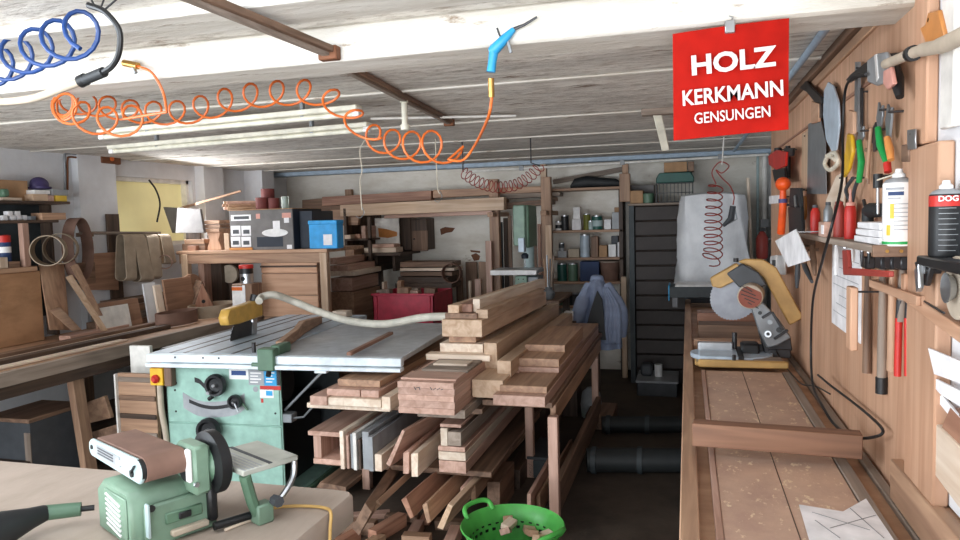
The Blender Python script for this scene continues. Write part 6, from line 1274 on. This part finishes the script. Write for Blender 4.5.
for k, (u0, v0, u1, v1, mt) in enumerate([(400, 262, 452, 267, 'brown'), (400, 268, 454, 271, 'pale'), (400, 272, 452, 276, 'brown'), (398, 277, 448, 283, 'dark')]):
    hb('long_plank', 'long plank lying behind the red bin, %s' % nth(k, 4, 'top one', 'bottom one', 'top'), 'plank', mt, u0, v0, u1, v1, 6.9, .3, g='planks behind the red bin', ax='x')
t = thing('plank_trestle', 'dark trestle carrying the long planks behind the red bin', 'trestle'); x0, x1, z0, z1 = fr(396, 283, 452, 286, 6.9)
MB().box(x0, x1, 6.88, 7.22, z0-.02, fr(398, 277, 448, 283, 6.9)[2]-.001).done('top', 'dark', t)
for x in (x0+.05, x1-.12): MB().box(x, x+.07, 6.95, 7.02, 0, z0-.02).done('leg', 'dark', t)
t = belt('large brown sanding belt hanging round the plank ends behind the red bin', at(452, 273, y=6.86), .10, .08, (0, 1, 0), 'abrasive_brown', (1, 1))
hb('white_bar', 'small white bar end sticking out of the planks behind the red bin', 'bar', 'white_plastic', 439, 271, 451, 275.5, 6.84, .04) if False else None
# boards standing against the rear wall and behind the drill press
sb = [(456, 270, 462, 296, 'brown', 7.25), (466, 262, 477, 310, 'brown', 7.42), (468.5, 281, 471, 310, 'pale', 7.1), (475, 279, 481, 310, 'beech', 7.0), (479, 262, 487, 310, 'oak', 7.3), (486, 241, 492, 310, 'beech', 7.0)]
for k, (u0, v0, u1, v1, mt, y) in enumerate(sb): hb('timber_board', 'board standing upright against the rear wall left of the drill press, %s' % nth(k, 6), 'board', mt, u0, v0, u1, v1, y, .04, low=0.001, g='upright boards left of the drill press', ax='z')
sb = [(499, 222, 503, 'slate'), (504, 218, 508, 'dark'), (508.5, 216, 512, 'brown'), (533, 216, 537, 'brown'), (538, 224, 541, 'red'), (541.5, 214, 544, 'beech'), (546, 225, 552, 'pine')]
for k, (u0, v0, u1, mt) in enumerate(sb): hb('timber_board', 'board standing upright behind the drill press, %s' % nth(k, 7), 'board', mt, u0, v0, u1, 300, 7.25-.25*(k == 6)+.03*(k % 2), .03, low=0.001, g='upright boards behind the drill press', ax='z')
# drill press on a bench
DB = thing('drill_bench', 'small dark bench under the drill press', 'bench'); dy = 6.2
x0, x1, z0, z1 = fr(488, 296, 560, 300, dy); MB().box(x0, x1, dy-.05, dy+.7, z0-.03, z0).done('top', 'brown', DB, .003)
for x in (x0+.02, x1-.08):
    for y in (dy, dy+.6): MB().box(x, x+.06, y, y+.06, 0, z0-.03).done('leg', 'dark', DB)
DP = thing('drill_press', 'grey green pillar drill with a table edge whitened for daylight in front of the rear wall', 'drill press'); zb = z0
x0, x1, a0, a1 = fr(513, 205, 535, 248, dy+.1); MB().box(x0, x0+(x1-x0)*.55, dy+.1, dy+.26, a0+.02, a1).done('head', 'green_drill', DP, .01); MB().box(x0+(x1-x0)*.5, x0+(x1-x0)*.68, dy+.14, dy+.5, a0, a1-.0).done('belt_cover', 'green_dark', DP, .01)
x0, x1, a0, a1 = fr(519, 240, 525, 252, dy+.1); MB().box(x0, x1, dy+.06, dy+.14, a0, a1+.02).done('quill', 'bright_alu', DP, .004); MB().lathe([(.03, 0), (.034, .03), (.018, .05)], ((x0+x1)/2+.02, dy+.12, a0-.06), 16).done('chuck', 'navy', DP); MB().cyl(((x0+x1)/2+.02, dy+.12, a0-.13), ((x0+x1)/2+.02, dy+.12, a0-.06), .006).done('drill_bit', 'steel', DP)
xc = at(529, 260, y=dy+.35).x; MB().cyl((xc, dy+.35, zb+.02), (xc, dy+.35, at(529, 235, y=dy+.35).z), .05, n=20).done('column', 'pale_green', DP)
x0, x1, a0, a1 = fr(491, 270, 537, 275, dy); MB().box(x0, x1, dy-.03, dy, a0, a1).done('daylit_edge', 'white_plastic', DP, .004); MB().box(x0, x1, dy, dy+.32, a0+.01, a1).done('table', 'cast_iron', DP, .004)  # white front strip stands in for daylight reflected off the table
x0, x1, a0, a1 = fr(515, 276, 527, 289, dy+.02); MB().box(x0, x1, dy+.02, dy+.3, a0, a1).done('table_bracket', 'green_drill', DP, .006)
for i in (.3, .7):
    for j in (.35, .75): MB().cyl((x0+(x1-x0)*i, dy+.02, a0+(a1-a0)*j), (x0+(x1-x0)*i, dy+.016, a0+(a1-a0)*j), .006, n=8).done('bolt', 'black', DP)
x0, x1, a0, a1 = fr(527, 277, 538, 289, dy+.05); MB().box(x0, x1, dy+.05, dy+.3, a0, a1).done('motor_box', 'grey_plastic', DP, .005); MB().box(xc-.14, xc+.14, dy+.12, dy+.5, zb, zb+.035).done('foot_plate', 'cast_iron', DP, .006)
t = thing('steel_goblet', 'small tarnished vase like machine part with rods at the right end of the drill bench', 'part'); p = at(549, 296, y=dy+.05); MB().lathe([(.03, 0), (.05, .02), (.055, .06), (.03, .09), (.035, .11)], (p.x, p.y, zb+.001), 18).done('pot', 'grey_metal', t)
for k in range(4): MB().cyl((p.x-.02+.013*k, p.y, zb+.09), (p.x-.045+.03*k, p.y+.02, zb+.36+.03*(k % 2)), .007, n=6).done('rod', ['oak', 'grey_metal', 'dark_steel', 'grey'][k], t)

# ================================================================ shelves with paint tins at the back
SH = thing('open_shelf', 'open wooden wall shelf with paint tins on the rear wall', 'shelf')
sy = 7.25; sxl, sxr = at(549, 230, y=sy).x, at(623, 230, y=sy).x
shz = []
for v in (187.5, 230, 257.5, 281.5, 306): shz.append(at(586, v, y=sy).z)
for k, z in enumerate(shz): MB().box(sxl-.02, sxr, sy, YB, z-.025, z).done('shelf_board', 'oak', SH, .003)
MB().box(sxl-.07, sxl-.01, sy-.04, sy+.03, 0, shz[0]+.25).done('upright', 'pine', SH, .004); MB().box(sxr, sxr+.06, sy-.02, sy+.05, shz[0]-.05, shz[0]+.24).done('upright', 'oak', SH, .004); MB().box(sxr-.02, sxr+.03, sy-.05, sy-.001, 0, shz[3]+.05).done('upright', 'pine', SH, .004)
MB().box(sxr-.04, sxr, sy, YB, 0, shz[0]-.02).done('side_board', 'dark', SH, .003)
bsh = lambda u0, v0, u1, k, mt, label, name, cat, d=.12, bev=.003, y=None: (lambda x: tag(MB().box(x[0], x[1], (y or sy+.03), (y or sy+.03)+d, shz[k]+.001, shz[k]+.001+(x[3]-x[2])).done(name, mt, None, bev), label, cat))(fr(u0, v0, u1, [187, 229, 256.5, 280.5, 305][k], sy+.03))
def tin(u, v0, k, r, mt, label, band=None):
    x = at(u, (v0+[187, 229, 256.5, 280.5, 305][k])/2, y=sy+.08); h = x.z*0+fr(u-1, v0, u+1, [187, 229, 256.5, 280.5, 305][k], sy+.08)[3]-fr(u-1, v0, u+1, [187, 229, 256.5, 280.5, 305][k], sy+.08)[2]
    t = thing('paint_tin', label, 'tin'); c = (x.x, sy+.03+r, shz[k]+.001); MB().lathe([(r, 0), (r, h)], c, 20).done('body', mt, t); MB().lathe([(r*1.04, h), (r*1.04, h+.01), (r*.9, h+.012)], c, 20).done('lid', 'steel', t)
    if band: MB().lathe([(r*1.01, h*.25), (r*1.01, h*.7)], c, 20, caps=False).done('label', band, t)
# top shelf
t = thing('dark_tool_bag', 'dark rounded bag lying on the top rear shelf', 'bag'); p = at(596, 180, y=sy+.12); MB().loft([[V((p.x+dx, p.y+r_*cos(2*pi*k/12)*.6, shz[0]+.002+r_*.8*(1+sin(2*pi*k/12)))) for k in range(12)] for dx, r_ in [(-.26, .02), (-.22, .06), (-.1, .075), (.05, .06), (.2, .05), (.27, .02)]]).done('bag', 'rubber', t)
plank('timber_strip', 'grey strip slanting over the top rear shelf behind the dark bag', 'strip', 'grey', at(553, 182, y=sy+.25), at(624, 169, y=sy+.25), .03, .05)
tin(559, 221, 1, .035, 'white_plastic', 'white paint tin at the left of the upper tin shelf', 'black'); tin(565, 215, 1, .04, 'black', 'black tin behind the white one on the upper tin shelf')
bsh(572, 218, 581, 1, 'paper', 'pale box with a blue corner below a smaller one on the upper tin shelf', 'carton', 'box'); x = fr(573, 207, 580, 217, sy+.05); tag(MB().box(x[0], x[1], sy+.05, sy+.14, shz[1]+(fr(572, 218, 581, 229, sy+.03)[3]-fr(572, 218, 581, 229, sy+.03)[2])+.002, x[3]).done('carton', 'white_plastic', None, .003), 'small white box standing on the pale box on the upper tin shelf', 'box')
tin(587, 214, 1, .035, 'olive', 'dark olive bottle like tin in the middle of the upper tin shelf'); tin(597, 216, 1, .055, 'teal', 'green tin with a pale label on the upper tin shelf', 'pale_green'); tin(591, 221, 1, .03, 'pale_green', 'pale small tin left of the green tin')
bsh(604, 219, 611, 1, 'paper', 'white paper pack left of the stacked boxes on the upper tin shelf', 'paper_pack', 'pack'); bsh(612, 212, 623, 1, 'grey_plastic', 'grey cartons stacked at the right of the upper tin shelf', 'carton', 'box')
bsh(613, 207, 623, 1, 'cardboard', 'brown carton behind the grey cartons on the upper tin shelf', 'carton', 'box', d=.1, y=sy+.17); bsh(563, 226, 571, 1, 'red_dull', 'small reddish tray between the tins on the upper tin shelf', 'tray', 'tray', d=.08, y=sy+.02) if False else None
# middle shelf
tin(562, 243, 2, .03, 'dark_grey', 'dark tin at the left of the middle rear shelf', 'grey_plastic'); bsh(558, 250, 567, 2, 'grey_plastic', 'low grey box at the left front of the middle rear shelf', 'carton', 'box', d=.02, y=sy+.005); bsh(568, 248, 579, 2, 'dust', 'beige low box with a black cloth on the middle rear shelf', 'carton', 'box')
tin(585, 235, 2, .05, 'bright_alu', 'tall shiny silver tin in the middle rear shelf'); bsh(591, 236, 598, 2, 'brown', 'tall brown box right of the silver tin on the middle rear shelf', 'carton', 'box'); bsh(599, 245, 607, 2, 'cardboard', 'brown box in the middle rear shelf', 'carton', 'box'); bsh(608.5, 244, 616, 2, 'white_plastic', 'white blue box on the middle rear shelf', 'carton', 'box'); bsh(610, 236, 617, 2, 'navy', 'navy box behind the white blue box on the middle rear shelf', 'carton', 'box', d=.1, y=sy+.17); bsh(617.5, 242, 622.5, 2, 'paper', 'pale box at the right end of the middle rear shelf', 'carton', 'box')
# lower shelf
tin(562, 264, 3, .05, 'teal', 'dark green glass jar at the left of the lower rear shelf'); tin(573, 264, 3, .05, 'green_dark', 'second green glass jar on the lower rear shelf'); bsh(580, 261, 599, 3, 'deep_blue', 'dark blue crate on the lower rear shelf', 'crate', 'crate')
t = thing('plastic_bucket', 'brownish transparent bucket on the lower rear shelf', 'bucket'); p = at(610, 270, y=sy+.14); MB().lathe([(.085, 0), (.105, .17), (.11, .19)], (p.x, sy+.13, shz[3]+.001), 24).done('body', 'abrasive_brown', t); MB().lathe([(.113, .185), (.113, .20)], (p.x, sy+.13, shz[3]+.001), 24).done('rim', 'grey', t)
for k, (u, mt) in enumerate([(560, 'green_dark'), (568, 'slate'), (576, 'dark_grey')]): tin(u, 294, 4, .045, mt, 'dark tin on the bottom rear shelf behind the jacket, %s' % nth(k, 3))
# dark roller cabinet and things on top
RC = thing('roller_cabinet', 'tall dark brown roller shutter cabinet at the rear wall', 'cabinet'); ry = 7.0
x0, x1, z0, z1 = fr(629.5, 203, 682, 340, ry); x1 += .12
MB().box(x0, x0+.05, ry, YB-.02, 0, z1-.02).done('side', 'slate', RC, .003); MB().box(x1-.05, x1, ry, YB-.02, 0, z1-.02).done('side', 'slate', RC, .003); MB().box(x0-.01, x1+.01, ry-.01, YB-.02, z1-.02, z1).done('top', 'grey', RC, .003); MB().box(x0+.05, x1-.05, ry+.12, ry+.14, 0, z1-.02).done('back_board', 'dark', RC)
for k in range(12): MB().box(x0+.055, x1-.055, ry+.02, ry+.045, z1-.028-.142*(k+1)+.008, z1-.03-.142*k).done('shutter_slat', 'shutter', RC, .006)
rz = z1+.001
def oncab(u0, v0, u1, v1, mt, label, name, cat, y=ry+.08, d=.2, zb=None, bev=.004): return hb(name, label, cat, mt, u0, v0, u1, v1, y, d, zb=rz if zb is None else zb, bev=bev)
oncab(630, 190, 643, 203, 'cardboard', 'brown folded carton at the left on top of the roller cabinet', 'carton', 'box'); tin2 = thing('green_pot', 'dark green round pot on top of the roller cabinet', 'pot'); p = at(648, 197, y=ry+.1); MB().lathe([(.05, 0), (.055, .09), (.05, .095)], (p.x, ry+.12, rz), 18).done('pot', 'green_dark', tin2)
c0 = oncab(628, 170, 654, 189, 'box_grey', 'dusty grey carton behind the brown one on top of the cabinet', 'carton', 'box', y=ry+.32, d=.22)
t = thing('wire_basket', 'black wire basket with a dark green lid on top of the roller cabinet', 'basket'); x0, x1, z0, z1 = fr(656, 183, 693, 203, ry+.06); z0 = rz
for k in range(11): xx = x0+(x1-x0)*k/10; MB().box(xx-.003, xx+.003, ry+.06, ry+.066, z0, z1).done('bar', 'black', t)
for z in (z0+.004, (z0+z1)/2, z1): MB().box(x0, x1, ry+.058, ry+.064, z-.004, z+.004).done('rail', 'black', t)
MB().box(x0, x1, ry+.06, ry+.36, z0, z0+.01).done('base', 'black', t); MB().box(x0, x0+.006, ry+.06, ry+.36, z0, z1).done('side', 'black', t); MB().box(x1-.006, x1, ry+.06, ry+.36, z0, z1).done('side', 'black', t)
a0, a1, b0, b1 = fr(656, 172, 694, 183, ry+.06); m = MB(); m.prism([(a0, z1+.004), (a1, z1+.004), (a1+.0, z1+.05), (a1-.03, z1+.10), (a0+.03, z1+.10), (a0, z1+.05)], (0, ry+.05, 0), (1, 0, 0), (0, 0, 1), (0, .32, 0)); m.done('lid', 'teal', t, .008)
lz = z1+.105
hb('carton', 'brown carton with a white patch on the green lid above the roller cabinet', 'box', 'cardboard', 664, 162, 687, 172, ry+.12, .2, zb=lz); hb('carton', 'dark brown carton right of the other on the green lid above the cabinet', 'box', 'brown', 688, 163, 694, 173, ry+.12, .2, zb=lz)
# white covered machine
CM = thing('covered_machine', 'tall machine under a white dust cover beside the roller cabinet', 'machine'); my = 6.32
x0, x1, z0, z1 = fr(677, 192, 751, 286, my); xm, wd = (x0+x1)/2, (x1-x0)/2
def crg(z, sx, sy_, wob): return [V((xm+sx*(abs(cos(a))**.55)*(1 if cos(a) >= 0 else -1)+.026*wob*sin(5*a+z*9), my+.32+sy_*(abs(sin(a))**.55)*(1 if sin(a) >= 0 else -1)+.03*wob*sin(7*a+z*6), z+.012*wob*sin(3*a))) for a in [2*pi*k/56 for k in range(56)]]
m = MB(); m.loft([crg(z0-.05, wd*1.04, .30, 1.3), crg(z0+.1, wd*1.03, .29, 1), crg(z0+.25, wd*1.02, .29, .8), crg((z0+z1)/2, wd*.98, .28, .7), crg(z1-.22, wd*.95, .28, .7), crg(z1-.08, wd*.90, .27, .7), crg(z1-.02, wd*.86, .24, .6), crg(z1+.0, wd*.6, .16, .4), crg(z1+.005, wd*.2, .05, .1)])
m.done('dust_cover', 'canvas_cover', CM); MB().box(xm-wd*.8, xm+wd*.8, my+.1, my+.55, .0, z0).done('machine_base', 'dark_grey', CM, .01)
# right rear corner clutter
t = thing('floor_broom', 'long pale wooden pole standing right of the covered machine', 'pole'); MB().cyl(at(748, 178, y=6.9), V((at(757, 260, y=6.6).x, 6.6, .0)), .014).done('pole', 'pale', t)
t = thing('fire_extinguisher', 'small red fire extinguisher hanging in the far right corner', 'extinguisher'); p = at(762, 245, y=6.7); MB().lathe([(.04, -.12), (.05, -.1), (.05, .06), (.03, .10), (.015, .12)], p, 18).done('body', 'red_dull', t); MB().box(p.x-.02, p.x+.03, p.y-.02, p.y+.02, p.z+.12, p.z+.15).done('valve', 'black', t); MB().cyl(p+V((0, .03, .05)), V((XR+.005, p.y+.03, p.z+.05)), .01).done('bracket', 'grey_metal', t)
t = thing('switch_box', 'pale grey double electric box at the end of the tool wall', 'switch box'); wallprism(t, [(770, 256), (776, 255), (776, 274), (770, 274)], 'box', 'white_plastic', .47, .05, .004); wallprism(t, [(777, 255), (784, 256), (784, 275), (777, 274)], 'box', 'white_plastic', .47, .05, .004); wallprism(t, [(772, 260), (775, 260), (775, 266), (772, 266)], 'switch', 'dark_grey', .467, .01)
# jacket on a stand
JK = thing('work_jacket', 'dark blue grey work jacket hanging over a stand behind the lumber rack', 'jacket'); jy = 5.95
def jr(zv, u0, u1, amp, n=60, dd=.16):
    z = at(600, zv, y=jy).z; xa, xb = at(u0, zv, y=jy).x, at(u1, zv, y=jy).x; xm_, w_ = (xa+xb)/2, (xb-xa)/2
    return [V((xm_+w_*cos(a), jy+dd*sin(a)+amp*sin(9*a+zv*.02)*(.6+.4*sin(2*a)), z+.0*sin(a))) for a in [2*pi*k/n for k in range(n)]]
m = MB(); m.loft([jr(347, 571, 622, .06), jr(335, 571, 621, .065), jr(322, 573, 619, .06), jr(308, 577, 616, .045), jr(295, 581, 612, .03), jr(285, 587, 606, .015), jr(279, 592, 602, .005, dd=.08)]); m.done('jacket_body', 'denim', JK)
MB().tube(spline([at(606, 286, y=jy-.03), at(615, 300, y=jy-.08), at(621, 316, y=jy-.10), at(620, 336, y=jy-.08)]), [.05]*8+[.06]*8+[.055]*8+[.05], 12).done('sleeve', 'denim', JK); MB().tube(spline([at(590, 286, y=jy-.05), at(583, 300, y=jy-.12), at(577, 320, y=jy-.13), at(573, 334, y=jy-.12)]), [.05]*8+[.06]*8+[.055]*8+[.05], 12).done('sleeve', 'denim', JK)
MB().lathe([(.06, 0), (.05, .04), (.03, .05)], at(597, 281, y=jy), 18).done('collar', 'denim', JK)
a = [at(u, v, y=jy-.235) for u, v in [(597, 291), (602, 300), (606, 340), (583, 340), (590, 312)]]; m = MB(); m.loft([a, [p+V((0, .03, 0)) for p in a]]); m.done('lining', 'rubber', JK)  # dark sheet painted in for the shaded inside of the open jacket
for k in range(4): MB().tube(spline([at(603+k*1.5, 288, y=jy-.10), at(607+k*3.2, 305, y=jy-.19), at(606+k*4.2, 330, y=jy-.21), at(606+k*3.8, 343, y=jy-.19)]), [.012]*8+[.022]*8+[.024]*8+[.016], 8).done('fold', 'denim', JK)
t = thing('coat_stand', 'dark post standing under the work jacket', 'stand'); p = at(597, 300, y=jy); MB().cyl((p.x, jy, .03), (p.x, jy, at(597, 276, y=jy).z), .018).done('post', 'dark', t); MB().cyl((p.x, jy, 0), (p.x, jy, .03), .11, n=24).done('foot', 'dark', t); MB().cyl((p.x-.12, jy, at(597, 289, y=jy).z), (p.x+.12, jy, at(597, 289, y=jy).z), .012).done('arm', 'dark', t)
# small items near the rack end
hb('white_canister', 'small white and red can at the far end of the lumber rack', 'can', 'white_plastic', 564, 311, 573, 320, 5.75, .08, zb=.78)
hb('red_can', 'small red can in front of the white one at the far end of the lumber rack', 'can', 'red', 563, 320, 571, 328, 5.62, .06, zb=.655) if False else None
t = thing('can_shelf', 'dark box under the small white can behind the lumber rack', 'box'); x0, x1, _, _ = fr(560, 311, 576, 320, 5.75); MB().box(x0, x1, 5.73, 5.95, 0, .779).done('body', 'dark', t)
# dust pipes on the floor, crate and buckets in the dark aisle
def fpipe(label, y, r, x0, x1): t = thing('floor_pipe', label, 'pipe'); MB().cyl((x0, y, r+.012), (x1, y+.12, r+.012), r, n=20).done('pipe', 'dark_pipe', t); [MB().cyl((x0+(x1-x0)*k, y+.12*k, r+.012), (x0+(x1-x0)*k+.03, y+.12*k, r+.012), r+.010, n=20).done('collar', 'slate', t) for k in (.05, .5, .92)]
fpipe('grey dust pipe crossing the floor of the aisle, the nearer one', 4.45, .075, -.62, .0); fpipe('grey dust pipe crossing the floor of the aisle, the farther one', 5.3, .06, -.62, .0)
t = thing('floor_box', 'low grey white box on the aisle floor in front of the roller cabinet', 'box'); x0, x1, z0, z1 = fr(637, 345, 677, 366, 6.55); MB().box(x0, x1, 6.5, 6.95, 0, .12).done('body', 'dark_grey', t, .006); MB().box(x0-.01, x1+.01, 6.49, 6.96, .12, .14).done('lid', 'grey_plastic', t, .004)
cyl('plastic_bottle', 'small white bottle standing on the grey box before the roller cabinet', 'bottle', 658, 322, 334, 6.7, .035, 'white_plastic', .141)
hb('toolbox', 'dark bag standing on the grey box left of the white bottle', 'bag', 'dark_grey', 640, 322, 652, 334, 6.68, .12, zb=.141, bev=.02)
hb('white_sack', 'pale sack standing behind the rack under the jacket', 'sack', 'grey_plastic', 585, 378, 597, 394, 5.5, .15, zb=.08, bev=.02) if False else None
hb('low_crate', 'low brown crate on the floor under the jacket', 'crate', 'brown', 585, 388, 612, 402, 5.4, .4, zb=0.001)
wsx = at(591, 390, y=5.75).x
tag(MB().loft([[V((wsx+.08*cos(a)*s_, 5.75+.07*sin(a)*s_, z)) for a in [2*pi*k/16 for k in range(16)]] for s_, z in [(1.0, .002), (1.1, .1), (.9, .2), (.4, .24)]]).done('white_sack', 'grey_plastic'), 'pale knotted sack standing on the floor behind the lumber rack', 'sack')
for t in list(_roots): settle(t)
